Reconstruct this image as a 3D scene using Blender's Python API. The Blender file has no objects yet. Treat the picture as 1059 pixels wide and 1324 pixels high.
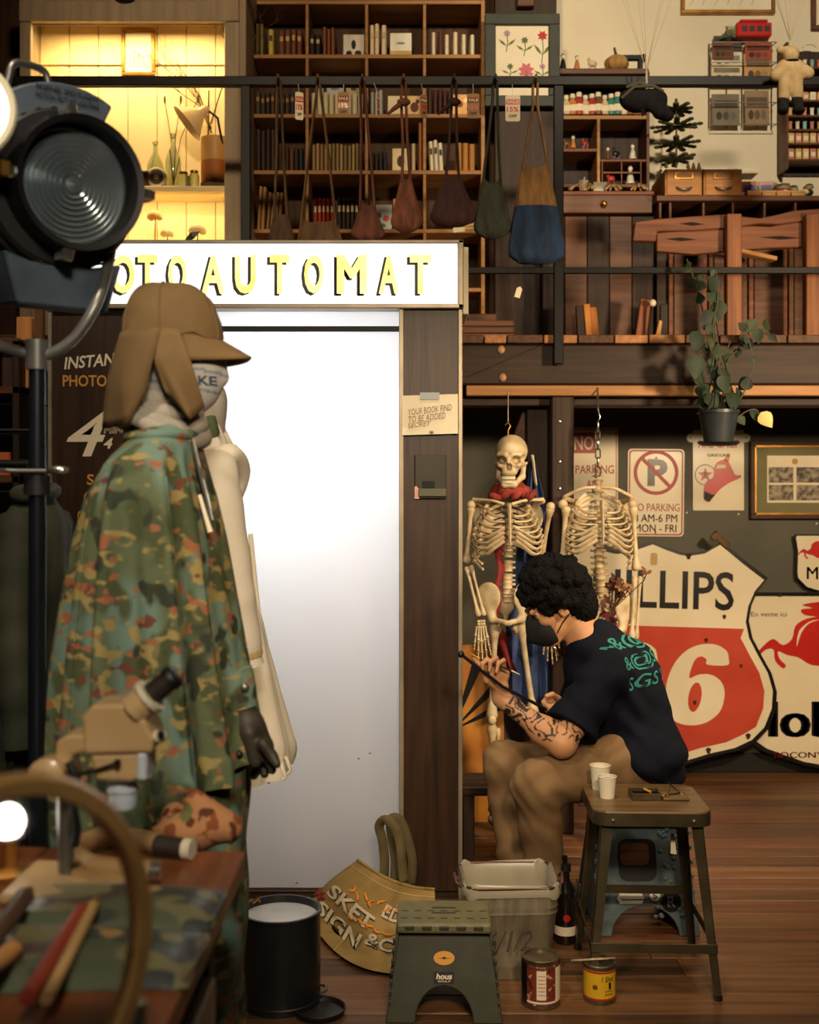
import bpy, bmesh, math, random
import numpy as np
from mathutils import Vector, Matrix, Euler

random.seed(7)
RNG = np.random.default_rng(7)
sc = bpy.context.scene
COL = sc.collection
PI = math.pi

# ------------------------------------------------------------------ camera
FPX, HOR, CAMZ = 1500.0, 640.0, 1.5          # focal length and horizon in photo pixels, eye height in metres
cam_data = bpy.data.cameras.new('camera')
cam = bpy.data.objects.new('camera', cam_data)
COL.objects.link(cam)
cam.location = (0, 0, CAMZ)
cam.rotation_euler = (PI / 2, 0, 0)
cam_data.sensor_fit = 'HORIZONTAL'
cam_data.sensor_width = 36.0
cam_data.lens = FPX / 1059.0 * 36.0
cam_data.shift_y = -(662.0 - HOR) / 1059.0
cam_data.clip_start = 0.05
cam_data.clip_end = 60
cam_data.dof.use_dof = True
cam_data.dof.focus_distance = 4.0
cam_data.dof.aperture_fstop = 4.2
sc.camera = cam

# ------------------------------------------------------------------ light and exposure
sc.view_settings.view_transform = 'Standard'
sc.view_settings.look = 'None'
sc.view_settings.gamma = 1.0
sc.view_settings.exposure = 0.0
sc.cycles.use_denoising = True
sc.cycles.max_bounces = 7
sc.cycles.diffuse_bounces = 2
sc.cycles.sample_clamp_indirect = 4.0
world = bpy.data.worlds.new('shop_air')
sc.world = world
world.use_nodes = True
world.node_tree.nodes['Background'].inputs[0].default_value = (1.0, 0.82, 0.62, 1)
world.node_tree.nodes['Background'].inputs[1].default_value = 0.006

def lamp(name, kind, loc, target, power, color, size=0.5, size_y=None, spot=60, blend=0.5):
 d = bpy.data.lights.new(name, kind)
 d.energy = power
 d.color = color
 if kind == 'AREA':
  d.shape = 'RECTANGLE' if size_y else 'DISK'
  d.size = size
  if size_y:
   d.size_y = size_y
 else:
  d.shadow_soft_size = size
 if kind == 'SPOT':
  d.spot_size = math.radians(spot)
  d.spot_blend = blend
 o = bpy.data.objects.new(name, d)
 COL.objects.link(o)
 o.location = loc
 if target is not None:
  o.rotation_euler = (Vector(target) - Vector(loc)).to_track_quat('-Z', 'Y').to_euler()
 return o

WARM = (1.0, 0.74, 0.46)
# unseen spots above and in front of the frame, some added to lift dark areas
lamp('unseen_spot', 'SPOT', (0.45, 0.1, 2.5), (0.70, 6.0, 0.35), 300, WARM, 0.14, spot=58, blend=0.9)
lamp('unseen_spot', 'SPOT', (2.15, 3.1, 2.15), (0.95, 6.1, 1.0), 260, WARM, 0.12, spot=86, blend=0.5)
lamp('unseen_spot', 'SPOT', (2.3, 2.6, 4.4), (1.35, 5.2, 0.2), 130, WARM, 0.14, spot=58, blend=0.8)
lamp('unseen_spot', 'SPOT', (0.4, 3.3, 4.9), (0.35, 3.85, 0.0), 240, (1.0, 0.80, 0.55), 0.16, spot=42, blend=0.8)
lamp('unseen_spot', 'SPOT', (-0.9, 0.8, 4.3), (-1.05, 3.7, 1.3), 260, (1.0, 0.84, 0.62), 0.14, spot=62, blend=0.7)  # added to light the lettering on the booth's left panel
lamp('unseen_spot', 'SPOT', (0.0, 0.0, 2.55), (-0.66, 2.5, 1.2), 120, (1.0, 0.88, 0.70), 0.16, spot=66, blend=0.9)  # added front spot that brightens the mannequins and the table
lamp('unseen_loft_spot', 'SPOT', (1.4, 1.2, 4.4), (1.5, 6.3, 3.95), 640, (1.0, 0.83, 0.60), 0.12, spot=44, blend=0.8)  # unseen spot set forward to brighten the toys and the loft wall
lamp('unseen_loft_spot', 'SPOT', (-0.3, 1.3, 4.4), (-0.4, 6.0, 3.6), 340, WARM, 0.12, spot=50, blend=0.8)  # unseen spot set forward to brighten the cabinet and bookcase

# ------------------------------------------------------------------ helpers
def at(px, py, d):
 return Vector(((px - 529.5) / FPX * d, d, CAMZ + (HOR - py) / FPX * d))

def lin(c):
 c = c / 255.0
 return c / 12.92 if c <= 0.04045 else ((c + 0.055) / 1.055) ** 2.4

def S(r, g, b):
 return (lin(r), lin(g), lin(b), 1.0)

MATS = {}
def mat(name, c1, c2=None, rough=0.6, metal=0.0, scale=6.0, stretch=(1, 1, 1), bump=0.0, detail=4.0, lo=0.35, hi=0.65,
  emit=0.0, trans=0.0, alpha=1.0, spec=0.5, coat=0.0, sheen=0.0, attr=None, c3=None, rough2=None):
 """Principled material; two or three colours mixed by a stretched noise in object space."""
 if name in MATS:
  return MATS[name]
 m = bpy.data.materials.new(name)
 m.use_nodes = True
 nt = m.node_tree
 b = nt.nodes['Principled BSDF']
 b.inputs['Base Color'].default_value = c1
 b.inputs['Roughness'].default_value = rough
 b.inputs['Metallic'].default_value = metal
 b.inputs['Specular IOR Level'].default_value = spec
 b.inputs['Coat Weight'].default_value = coat
 b.inputs['Sheen Weight'].default_value = sheen
 b.inputs['Transmission Weight'].default_value = trans
 b.inputs['Alpha'].default_value = alpha
 if emit:
  b.inputs['Emission Color'].default_value = c1
  b.inputs['Emission Strength'].default_value = emit
 if c2 is not None or bump:
  tc = nt.nodes.new('ShaderNodeTexCoord')
  mp = nt.nodes.new('ShaderNodeMapping')
  mp.inputs['Scale'].default_value = stretch
  inf = nt.nodes.new('ShaderNodeObjectInfo')
  add = nt.nodes.new('ShaderNodeVectorMath')
  mul = nt.nodes.new('ShaderNodeMath'); mul.operation = 'MULTIPLY'; mul.inputs[1].default_value = 37.0
  nt.links.new(inf.outputs['Random'], mul.inputs[0])
  nt.links.new(tc.outputs['Object'], add.inputs[0])
  nt.links.new(mul.outputs[0], add.inputs[1])
  nt.links.new(add.outputs[0], mp.inputs['Vector'])
  nz = nt.nodes.new('ShaderNodeTexNoise')
  nz.inputs['Scale'].default_value = scale
  nz.inputs['Detail'].default_value = detail
  nt.links.new(mp.outputs[0], nz.inputs['Vector'])
  if c2 is not None:
   r = nt.nodes.new('ShaderNodeValToRGB')
   r.color_ramp.elements[0].position = lo
   r.color_ramp.elements[1].position = hi
   r.color_ramp.elements[0].color = c1
   r.color_ramp.elements[1].color = c2
   if c3 is not None:
    e = r.color_ramp.elements.new((lo + hi) / 2)
    e.color = c3
   nt.links.new(nz.outputs['Fac'], r.inputs[0])
   nt.links.new(r.outputs[0], b.inputs['Base Color'])
   if emit:
    nt.links.new(r.outputs[0], b.inputs['Emission Color'])
  if bump:
   bp = nt.nodes.new('ShaderNodeBump')
   bp.inputs['Strength'].default_value = min(1.0, bump)
   bp.inputs['Distance'].default_value = 0.01
   nt.links.new(nz.outputs['Fac'], bp.inputs['Height'])
   nt.links.new(bp.outputs[0], b.inputs['Normal'])
  if rough2 is not None:
   mr = nt.nodes.new('ShaderNodeMapRange')
   mr.inputs[3].default_value = rough; mr.inputs[4].default_value = rough2
   nt.links.new(nz.outputs['Fac'], mr.inputs[0])
   nt.links.new(mr.outputs[0], b.inputs['Roughness'])
 if attr:
  a = nt.nodes.new('ShaderNodeAttribute'); a.attribute_name = attr
  nt.links.new(a.outputs['Color'], b.inputs['Base Color'])
 MATS[name] = m
 return m

def layered(name, base, layers, rough=0.7, bump=0.15, warp=0.0):
 """Camouflage-like material: base colour with noise-thresholded patches laid over it."""
 if name in MATS:
  return MATS[name]
 m = bpy.data.materials.new(name); m.use_nodes = True
 nt = m.node_tree; b = nt.nodes['Principled BSDF']
 b.inputs['Roughness'].default_value = rough
 b.inputs['Specular IOR Level'].default_value = 0.25
 tc = nt.nodes.new('ShaderNodeTexCoord')
 prev = None
 for i, (col, scale, thr, soft, off, stretch) in enumerate(layers):
  mp = nt.nodes.new('ShaderNodeMapping')
  mp.inputs['Location'].default_value = (off, off * 1.7, off * .6)
  mp.inputs['Scale'].default_value = stretch
  nt.links.new(tc.outputs['Object'], mp.inputs['Vector'])
  nz = nt.nodes.new('ShaderNodeTexNoise')
  nz.inputs['Scale'].default_value = scale; nz.inputs['Detail'].default_value = 1.5
  nt.links.new(mp.outputs[0], nz.inputs['Vector'])
  r = nt.nodes.new('ShaderNodeValToRGB')
  r.color_ramp.elements[0].position = thr; r.color_ramp.elements[1].position = thr + soft
  nt.links.new(nz.outputs['Fac'], r.inputs[0])
  mx = nt.nodes.new('ShaderNodeMix'); mx.data_type = 'RGBA'
  nt.links.new(r.outputs[0], mx.inputs[0])
  if prev is None:
   mx.inputs[6].default_value = base
  else:
   nt.links.new(prev, mx.inputs[6])
  mx.inputs[7].default_value = col
  prev = mx.outputs[2]
 nt.links.new(prev, b.inputs['Base Color'])
 if bump:
  nz = nt.nodes.new('ShaderNodeTexNoise'); nz.inputs['Scale'].default_value = 60
  nt.links.new(tc.outputs['Object'], nz.inputs['Vector'])
  bp = nt.nodes.new('ShaderNodeBump'); bp.inputs['Strength'].default_value = bump; bp.inputs['Distance'].default_value = 0.004
  nt.links.new(nz.outputs['Fac'], bp.inputs['Height']); nt.links.new(bp.outputs[0], b.inputs['Normal'])
 MATS[name] = m
 return m

def wood(name, c1, c2, axis=0, scale=5.0, rough=0.55, bump=0.25, spec=0.35):
 st = [9.0, 9.0, 9.0]; st[axis] = 0.55
 return mat(name, c1, c2, rough=rough, scale=scale, stretch=tuple(st), bump=bump, detail=6, lo=0.3, hi=0.72, spec=spec)

class MB:
 """Collects shapes; build() links them as one mesh object."""
 def __init__(self):
  self.v, self.f = [], []
 def add(self, vs, fs):
  n = len(self.v)
  self.v += [tuple(x) for x in vs]
  self.f += [tuple(i + n for i in q) for q in fs]
  return self
 def box(self, c, s, R=None):
  hx, hy, hz = s[0] / 2, s[1] / 2, s[2] / 2
  vs = [Vector((x, y, z)) for x in (-hx, hx) for y in (-hy, hy) for z in (-hz, hz)]
  if R is not None:
   vs = [R @ v for v in vs]
  c = Vector(c)
  return self.add([v + c for v in vs], [(0, 1, 3, 2), (4, 6, 7, 5), (0, 4, 5, 1), (2, 3, 7, 6), (0, 2, 6, 4), (1, 5, 7, 3)])
 def span(self, a, b):
  return self.box([(a[i] + b[i]) / 2 for i in range(3)], [abs(b[i] - a[i]) for i in range(3)])
 def bar(self, p0, p1, w, t, up=(0, 0, 1)):
  p0, p1 = Vector(p0), Vector(p1)
  z = (p1 - p0); L = z.length; z.normalize()
  x = Vector(up).cross(z)
  if x.length < 1e-5:
   x = Vector((1, 0, 0)).cross(z)
  x.normalize(); y = z.cross(x)
  R = Matrix((x, y, z)).transposed()
  return self.box((p0 + p1) / 2, (w, t, L), R)
 def tube(self, pts, r, n=8, closed=False, caps=True, flat=1.0):
  P = [Vector(p) for p in pts]
  m = len(P)
  rr = r if isinstance(r, (list, tuple)) else [r] * m
  vs, fs = [], []
  N = None
  for i in range(m):
   if closed:
    t = P[(i + 1) % m] - P[i - 1]
   else:
    t = P[min(i + 1, m - 1)] - P[max(i - 1, 0)]
   if t.length < 1e-9:
    t = Vector((0, 0, 1))
   t.normalize()
   if N is None:
    a = Vector((0, 0, 1)) if abs(t.z) < 0.9 else Vector((1, 0, 0))
    N = a.cross(t).normalized()
   else:
    N = (N - t * N.dot(t))
    if N.length < 1e-6:
     N = Vector((1, 0, 0)).cross(t)
    N.normalize()
   B = t.cross(N)
   for k in range(n):
    a = 2 * PI * k / n
    vs.append(P[i] + N * (math.cos(a) * rr[i]) + B * (math.sin(a) * rr[i] * flat))
  for i in range(m if closed else m - 1):
   for k in range(n):
    a, b = i * n + k, i * n + (k + 1) % n
    j = (i + 1) % m
    fs.append((a, b, j * n + (k + 1) % n, j * n + k))
  if caps and not closed:
   fs.append(tuple(reversed(range(n))))
   fs.append(tuple(range((m - 1) * n, m * n)))
  return self.add(vs, fs)
 def cyl(self, p0, p1, r0, r1=None, n=16):
  return self.tube([p0, p1], [r0, r0 if r1 is None else r1], n)
 def lathe(self, prof, c=(0, 0, 0), n=24, R=None, sx=1.0, sy=1.0, caps=False):
  c = Vector(c); vs, fs = [], []
  for (r, z) in prof:
   for k in range(n):
    a = 2 * PI * k / n
    v = Vector((r * math.cos(a) * sx, r * math.sin(a) * sy, z))
    vs.append((R @ v if R is not None else v) + c)
  m = len(prof)
  for i in range(m - 1):
   for k in range(n):
    fs.append((i * n + k, i * n + (k + 1) % n, (i + 1) * n + (k + 1) % n, (i + 1) * n + k))
  if caps:
   fs.append(tuple(reversed(range(n)))); fs.append(tuple(range((m - 1) * n, m * n)))
  return self.add(vs, fs)
 def prism(self, pts, M, depth):
  """Outline (2D, anticlockwise) in the frame M, its front at +0 and its back at -depth along the normal."""
  n = len(pts)
  vs = [M @ Vector((p[0], p[1], 0)) for p in pts] + [M @ Vector((p[0], p[1], -depth)) for p in pts]
  fs = [tuple(range(n)), tuple(reversed(range(n, 2 * n)))]
  fs += [(i, i + n, (i + 1) % n + n, (i + 1) % n) for i in range(n)]
  return self.add(vs, fs)
 def sheet(self, rows, closed=False):
  """A grid of points; closed joins the last column to the first."""
  m, n = len(rows), len(rows[0])
  vs = [p for r in rows for p in r]; fs = []
  for i in range(m - 1):
   for k in range(n if closed else n - 1):
    fs.append((i * n + k, i * n + (k + 1) % n, (i + 1) * n + (k + 1) % n, (i + 1) * n + k))
  return self.add(vs, fs)
 def ball(self, c, r, R=None, n=12, m=8):
  r = (r, r, r) if isinstance(r, (int, float)) else r
  vs = [Vector((0, 0, -1))]
  for i in range(1, m):
   a = -PI / 2 + PI * i / m
   for k in range(n):
    vs.append(Vector((math.cos(a) * math.cos(2 * PI * k / n), math.cos(a) * math.sin(2 * PI * k / n), math.sin(a))))
  vs.append(Vector((0, 0, 1)))
  out = []
  for v in vs:
   w = Vector((v.x * r[0], v.y * r[1], v.z * r[2]))
   if R is not None:
    w = R @ w
   out.append(w + Vector(c))
  fs = [(0, 1 + (k + 1) % n, 1 + k) for k in range(n)]
  for i in range(m - 2):
   for k in range(n):
    a = 1 + i * n
    fs.append((a + k, a + (k + 1) % n, a + n + (k + 1) % n, a + n + k))
  a = 1 + (m - 2) * n
  fs += [(a + k, a + (k + 1) % n, len(vs) - 1) for k in range(n)]
  return self.add(out, fs)
 def mesh(self, name, bevel=0.0, seg=1, smooth=None, fix=True):
  me = bpy.data.meshes.new(name)
  me.from_pydata(self.v, [], self.f)
  if fix or bevel:
   bm = bmesh.new(); bm.from_mesh(me)
   if fix:
    bmesh.ops.recalc_face_normals(bm, faces=bm.faces)
   if bevel:
    ed = [e for e in bm.edges if len(e.link_faces) == 2 and e.calc_face_angle(0) > 0.6]
    bmesh.ops.bevel(bm, geom=ed, offset=bevel, segments=seg, profile=0.5, affect='EDGES', clamp_overlap=True)
   bm.to_mesh(me); bm.free()
  if smooth:
   me.polygons.foreach_set('use_smooth', [True] * len(me.polygons))
   me.set_sharp_from_angle(angle=math.radians(smooth))
  return me
 def build(self, name, m, parent=None, bevel=0.0, seg=1, smooth=None, fix=True):
  return link(name, self.mesh(name, bevel, seg, smooth, fix), m, parent)

def link(name, me, m, parent=None):
 o = bpy.data.objects.new(name, me)
 COL.objects.link(o)
 if m is not None:
  if len(me.materials) == 0:
   me.materials.append(m)
  elif me.materials[0] is not m:
   o.material_slots[0].link = 'OBJECT'
   o.material_slots[0].material = m
 if parent is not None:
  o.parent = parent
 return o

def tag(o, label, cat, group=None):
 o['label'] = label; o['category'] = cat
 if group:
  o['group'] = group
 return o

def thing(name, label, cat, loc=(0, 0, 0), rotz=0.0, group=None):
 o = bpy.data.objects.new(name, None)
 COL.objects.link(o)
 o.empty_display_size = 0.05
 o.location = loc; o.rotation_euler = (0, 0, rotz)
 return tag(o, label, cat, group)

def struct(o, label=None):
 o['kind'] = 'structure'
 if label:
  o['label'] = label
 return o

def copy_tree(o, parent=None):
 c = o.copy(); COL.objects.link(c); c.parent = parent
 for ch in list(o.children):
  copy_tree(ch, c)
 return c

def frame(o, x=(1, 0, 0), y=(0, 0, 1)):
 x = Vector(x).normalized(); y = Vector(y).normalized(); z = x.cross(y)
 M = Matrix.Identity(4)
 for i in range(3):
  M[i][0], M[i][1], M[i][2], M[i][3] = x[i], y[i], z[i], o[i]
 return M

def text_mb(s, w, h, M, depth=0.001, shear=0.0, bold=0.0, space=1.0, arc=0.0, fit=True):
 """Lettering as flat solid shapes: centred on the frame M, w wide and h tall; arc bends the line (radius in metres)."""
 wide = bold if 'M' in s else 0
 bold = 0.0 if 'M' in s else bold
 cu = bpy.data.curves.new('lettering', 'FONT')
 cu.body = s; cu.size = 1.0; cu.shear = shear; cu.offset = bold; cu.space_character = space
 cu.resolution_u = 3; cu.fill_mode = 'FRONT'
 cu.align_x = 'CENTER'
 ob = bpy.data.objects.new('lettering', cu)
 me = bpy.data.meshes.new_from_object(ob)
 bpy.data.objects.remove(ob); bpy.data.curves.remove(cu)
 bm = bmesh.new(); bm.from_mesh(me)
 bmesh.ops.remove_doubles(bm, verts=bm.verts, dist=1e-5)
 r = bmesh.ops.extrude_face_region(bm, geom=list(bm.faces))
 top = [e for e in r['geom'] if isinstance(e, bmesh.types.BMVert)]
 for v in top:
  v.co.z += 1.0
 bm.verts.index_update()
 V = np.array([v.co[:] for v in bm.verts]); F = [[v.index for v in f.verts] for f in bm.faces]
 bm.free(); bpy.data.meshes.remove(me)
 if wide:                                # heavy M strokes: overlaid copies a little apart
  n0 = len(V)
  V = np.concatenate([V + (q * wide, 0, 0) for q in (-1.2, 0, 1.2)])
  F = [[i + n0 * q for i in f_] for q in range(3) for f_ in F]
 lo, hi = V.min(0), V.max(0)
 sx = w / max(hi[0] - lo[0], 1e-6); sy = h / max(hi[1] - lo[1], 1e-6)
 V[:, 0] = (V[:, 0] - (lo[0] + hi[0]) / 2) * sx
 V[:, 1] = (V[:, 1] - (lo[1] + hi[1]) / 2) * sy
 V[:, 2] *= depth
 if arc:
  a = V[:, 0] / arc; rr = arc + V[:, 1]
  V[:, 0] = np.sin(a) * rr; V[:, 1] = np.cos(a) * rr - arc
 mb = MB(); mb.add([M @ Vector(v) for v in V], F)
 return mb

def text(s, w, h, M, m, parent, name='lettering', **kw):
 return text_mb(s, w, h, M, **kw).build(name, m, parent)

def arcpts(c, r, a0, a1, n, ry=None):
 ry = r if ry is None else ry
 return [(c[0] + r * math.cos(math.radians(a0 + (a1 - a0) * i / n)), c[1] + ry * math.sin(math.radians(a0 + (a1 - a0) * i / n))) for i in range(n + 1)]

def rrect(w, h, r, n=4):
 out = []
 for cx, cy, a in ((w / 2 - r, h / 2 - r, 0), (-w / 2 + r, h / 2 - r, 90), (-w / 2 + r, -h / 2 + r, 180), (w / 2 - r, -h / 2 + r, 270)):
  out += arcpts((cx, cy), r, a, a + 90, n)
 return out

def smooth_path(pts, n=6, closed=False):
 """Catmull-Rom through the points (2D or 3D)."""
 P = [np.array(p, float) for p in pts]; m = len(P); out = []
 rng = range(m if closed else m - 1)
 for i in rng:
  p1, p2 = P[i], P[(i + 1) % m]
  p0 = P[i - 1] if (closed or i > 0) else 2 * p1 - p2
  p3 = P[(i + 2) % m] if (closed or i + 2 < m) else 2 * p2 - p1
  for k in range(n):
   t = k / n
   out.append(0.5 * (2 * p1 + (p2 - p0) * t + (2 * p0 - 5 * p1 + 4 * p2 - p3) * t * t + (3 * p1 - p0 - 3 * p2 + p3) * t ** 3))
 if not closed:
  out.append(P[-1])
 return [tuple(p) for p in out]

# ---- implicit surfaces: round cones, ellipsoids and boxes blended into one skin
def rc(a, b, r1, r2=None):
 a = np.array(a, float); b = np.array(b, float); r2 = r1 if r2 is None else r2
 ab = b - a; L2 = max(ab.dot(ab), 1e-12)
 def f(p):
  t = np.clip(((p - a) @ ab) / L2, 0, 1)
  return np.linalg.norm(p - a - t[:, None] * ab, axis=1) - (r1 + (r2 - r1) * t)
 return f

def el(c, r, R=None):
 c = np.array(c, float); r = np.array(r, float)
 Rm = None if R is None else np.array(R.to_3x3() if hasattr(R, 'to_3x3') else R)
 def f(p):
  q = p - c
  if Rm is not None:
   q = q @ Rm
  k0 = np.linalg.norm(q / r, axis=1); k1 = np.linalg.norm(q / (r * r), axis=1)
  return np.where(k1 > 1e-9, k0 * (k0 - 1) / np.maximum(k1, 1e-9), -r.min())
 return f

def rb(c, s, rad=0.005, R=None):
 c = np.array(c, float); s = np.array(s, float) / 2 - rad
 Rm = None if R is None else np.array(R.to_3x3() if hasattr(R, 'to_3x3') else R)
 def f(p):
  q = p - c
  if Rm is not None:
   q = q @ Rm
  q = np.abs(q) - s
  return np.linalg.norm(np.maximum(q, 0), axis=1) + np.minimum(q.max(axis=1), 0) - rad
 return f

def smin(a, b, k):
 if k <= 0:
  return np.minimum(a, b)
 h = np.clip(0.5 + 0.5 * (b - a) / k, 0, 1)
 return b + (a - b) * h - k * h * (1 - h)

def union(*items):
 """items: functions or (function, blend radius) or (function, blend radius, '-') to carve."""
 full = [it if isinstance(it, tuple) and len(it) == 3 else (it + ('+',) if isinstance(it, tuple) else (it, 0.01, '+')) for it in items]
 def f(p):
  d = None
  use = full
  if len(p) > 600 and len(full) > 3:                # leave out members that lie too far from this patch of points
   lo_, hi_ = p.min(0), p.max(0)
   c = (lo_ + hi_)[None] / 2; R = np.linalg.norm(hi_ - lo_) / 2
   if R < 0.2:
    vc = [it[0](c)[0] for it in full]
    best = min(v for v, it in zip(vc, full) if it[2] == '+')
    use = [it for v, it in zip(vc, full) if (it[2] == '+' and v <= best + 2.2 * R + it[1] + .03) or (it[2] != '+' and v < 1.4 * R + it[1] + .03)]
    if use[0][2] != '+':
     use = [it for it in use if it[2] == '+'][:1] + [it for it in use]
  for fn, k, op in use:
   v = fn(p)
   if d is None:
    d = v
   elif op == '+':
    d = smin(d, v, k)
   else:
    d = -smin(-d, v, k)
  return d
 return f

def skin(f, lo, hi, h, disp=None):
 """Sparse surface nets of f(p) = 0 in the box lo..hi with cells of h; returns vertices and quads."""
 lo = np.array(lo, float); hi = np.array(hi, float); B = 8
 nb = np.ceil((hi - lo) / (h * B)).astype(int)
 g = np.stack(np.meshgrid(*[np.arange(n) for n in nb], indexing='ij'), -1).reshape(-1, 3)
 ctr = lo + (g + 0.5) * B * h
 g = g[np.abs(f(ctr)) < B * h * 1.25]
 q3 = g // 3
 g = g[np.lexsort((q3[:, 2], q3[:, 1], q3[:, 0]))]
 o = np.arange(B + 1)
 og = np.stack(np.meshgrid(o, o, o, indexing='ij'), -1)
 idx = g[:, None, None, None, :] * B + og[None]
 pts = lo + idx.reshape(-1, 3) * h
 n3 = (B + 1) ** 3
 cut_ = np.nonzero(np.any(np.diff(g // 3, axis=0) != 0, axis=1))[0] + 1
 val = np.concatenate([f(q) for q in np.split(pts, cut_ * n3)]).reshape(-1, B + 1, B + 1, B + 1)
 neg = val < 0
 cnt = np.zeros((len(g), B, B, B), int)
 for a in (0, 1):
  for b in (0, 1):
   for c in (0, 1):
    cnt += neg[:, a:a + B, b:b + B, c:c + B]
 act = (cnt > 0) & (cnt < 8)
 bi, ci, cj, ck = np.nonzero(act)
 cell = g[bi] * B + np.stack([ci, cj, ck], 1)
 NX, NY = nb[0] * B + 2, nb[1] * B + 2
 cid = cell[:, 0] + NX * (cell[:, 1] + NY * cell[:, 2])
 acc = np.zeros((len(bi), 3)); num = np.zeros(len(bi))
 for ax in range(3):
  oth = [x for x in range(3) if x != ax]
  for a in (0, 1):
   for b in (0, 1):
    d0 = [0, 0, 0]; d0[oth[0]] = a; d0[oth[1]] = b
    d1 = list(d0); d1[ax] = 1
    v0 = val[bi, ci + d0[0], cj + d0[1], ck + d0[2]]
    v1 = val[bi, ci + d1[0], cj + d1[1], ck + d1[2]]
    x = (v0 < 0) != (v1 < 0)
    t = np.where(x, v0 / np.where(x, v0 - v1, 1), 0)
    q = np.tile(np.array(d0, float), (len(bi), 1)); q[:, ax] += t
    acc += np.where(x[:, None], q, 0); num += x
 V = lo + (cell + acc / np.maximum(num, 1)[:, None]) * h
 order = np.argsort(cid); sid = cid[order]
 quads = []
 for ax in range(3):
  sl1 = [slice(None)] + [slice(0, B)] * 3
  sl2 = list(sl1); sl2[ax + 1] = slice(1, B + 1)
  n0 = neg[tuple(sl1)]; n1 = neg[tuple(sl2)]
  e = np.nonzero(n0 != n1)
  c = g[e[0]] * B + np.stack(e[1:], 1)
  flip = n0[e]
  o1, o2 = (ax + 1) % 3, (ax + 2) % 3
  cc = []
  for (a, b) in ((0, 0), (-1, 0), (-1, -1), (0, -1)):
   q = c.copy(); q[:, o1] += a; q[:, o2] += b
   k = q[:, 0] + NX * (q[:, 1] + NY * q[:, 2])
   j = np.clip(np.searchsorted(sid, k), 0, len(sid) - 1)
   cc.append(np.where(sid[j] == k, order[j], -1))
  Q = np.stack(cc, 1)
  Q = np.where(flip[:, None], Q, Q[:, ::-1])
  quads.append(Q[(Q >= 0).all(1)])
 return V, np.concatenate(quads)

def skin_obj(name, f, lo, hi, h, m, parent=None, color=None, attr='paint'):
 V, Q = skin(f, lo, hi, h)
 me = bpy.data.meshes.new(name)
 me.vertices.add(len(V)); me.vertices.foreach_set('co', V.astype(np.float32).ravel())
 me.loops.add(Q.size); me.loops.foreach_set('vertex_index', Q.astype(np.int32).ravel())
 me.polygons.add(len(Q))
 me.polygons.foreach_set('loop_start', np.arange(0, Q.size, 4, dtype=np.int32))
 me.polygons.foreach_set('loop_total', np.full(len(Q), 4, dtype=np.int32))
 me.update(calc_edges=True)
 me.validate()
 me.polygons.foreach_set('use_smooth', [True] * len(me.polygons))
 if color is not None:
  c = color(V)
  a = me.color_attributes.new(attr, 'FLOAT_COLOR', 'POINT')
  a.data.foreach_set('color', np.concatenate([c, np.ones((len(V), 1))], 1).astype(np.float32).ravel())
 return link(name, me, m, parent)

# ================================================================== materials
M_floor = [wood('floor_board_%s' % n, S(*a), S(*b), 0, 4.0, 0.42, 0.35) for n, a, b in (
 ('umber', (72, 48, 30), (108, 75, 47)), ('tan', (84, 57, 34), (124, 86, 53)), ('dark', (58, 39, 25), (92, 63, 40)), ('russet', (78, 49, 29), (114, 73, 45)))]
M_beam = wood('dark_beam_wood', S(38, 25, 17), S(62, 42, 28), 0, 4.0, 0.6, 0.5)
M_post = wood('dark_post_wood', S(38, 25, 17), S(60, 41, 28), 2, 4.0, 0.6, 0.5)
M_deck = wood('deck_plank_wood', S(60, 38, 23), S(96, 62, 37), 1, 5.0, 0.6, 0.4)
M_deckl = wood('pale_deck_plank_wood', S(140, 92, 54), S(176, 124, 76), 1, 5.0, 0.6, 0.4)
M_shelfwood = wood('honey_shelf_wood', S(150, 104, 58), S(186, 136, 82), 0, 4.0, 0.55, 0.2)
M_shelfback = wood('shelf_back_wood', S(60, 40, 24), S(88, 60, 36), 2, 4.0, 0.7, 0.2)
M_brownwood = wood('brown_furniture_wood', S(78, 46, 26), S(112, 70, 40), 0, 4.0, 0.5, 0.25)
M_redwood = wood('russet_bench_wood', S(98, 55, 31), S(136, 82, 48), 0, 4.0, 0.55, 0.35)
M_booth = wood('booth_veneer', S(44, 29, 20), S(66, 44, 30), 2, 5.0, 0.4, 0.12)
M_trimmetal = mat('champagne_trim', S(146, 132, 112), S(164, 150, 128), rough=0.4, metal=0.35, scale=9)
M_black = mat('black_steel', S(9, 9, 10), S(15, 15, 15), rough=0.5, metal=0.0, spec=.25, scale=20)
M_blackpl = mat('black_plastic', S(18, 18, 18), rough=0.5)
M_white = mat('white_paint', S(236, 230, 216), S(226, 220, 204), rough=0.6, scale=3)
M_cream = mat('cream_paint', S(238, 226, 196), S(228, 214, 182), rough=0.6, scale=3)
M_wallgrey = mat('olive_grey_paint', S(88, 86, 74), S(98, 96, 84), rough=0.75, scale=2.5, bump=0.08)
M_wallcream = mat('cream_plaster', S(238, 226, 196), S(228, 214, 184), rough=0.85, scale=2.0, bump=0.1)
M_paper = mat('cream_paper', S(240, 228, 200), S(232, 218, 188), rough=0.85, scale=8)
M_ink = mat('black_ink', S(22, 20, 20), rough=0.6)
M_red = mat('enamel_red', S(200, 44, 36), S(186, 36, 32), rough=0.3, scale=5)
M_gold = mat('gold_lettering', S(214, 150, 60), rough=0.5)
M_letterw = mat('cream_lettering', S(240, 226, 196), rough=0.6)
M_glass = mat('clear_glass', (1, 1, 1, 1), rough=0.03, trans=1.0)
M_brass = mat('brass', S(190, 140, 70), S(160, 112, 52), rough=0.35, metal=0.9, scale=12)
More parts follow.
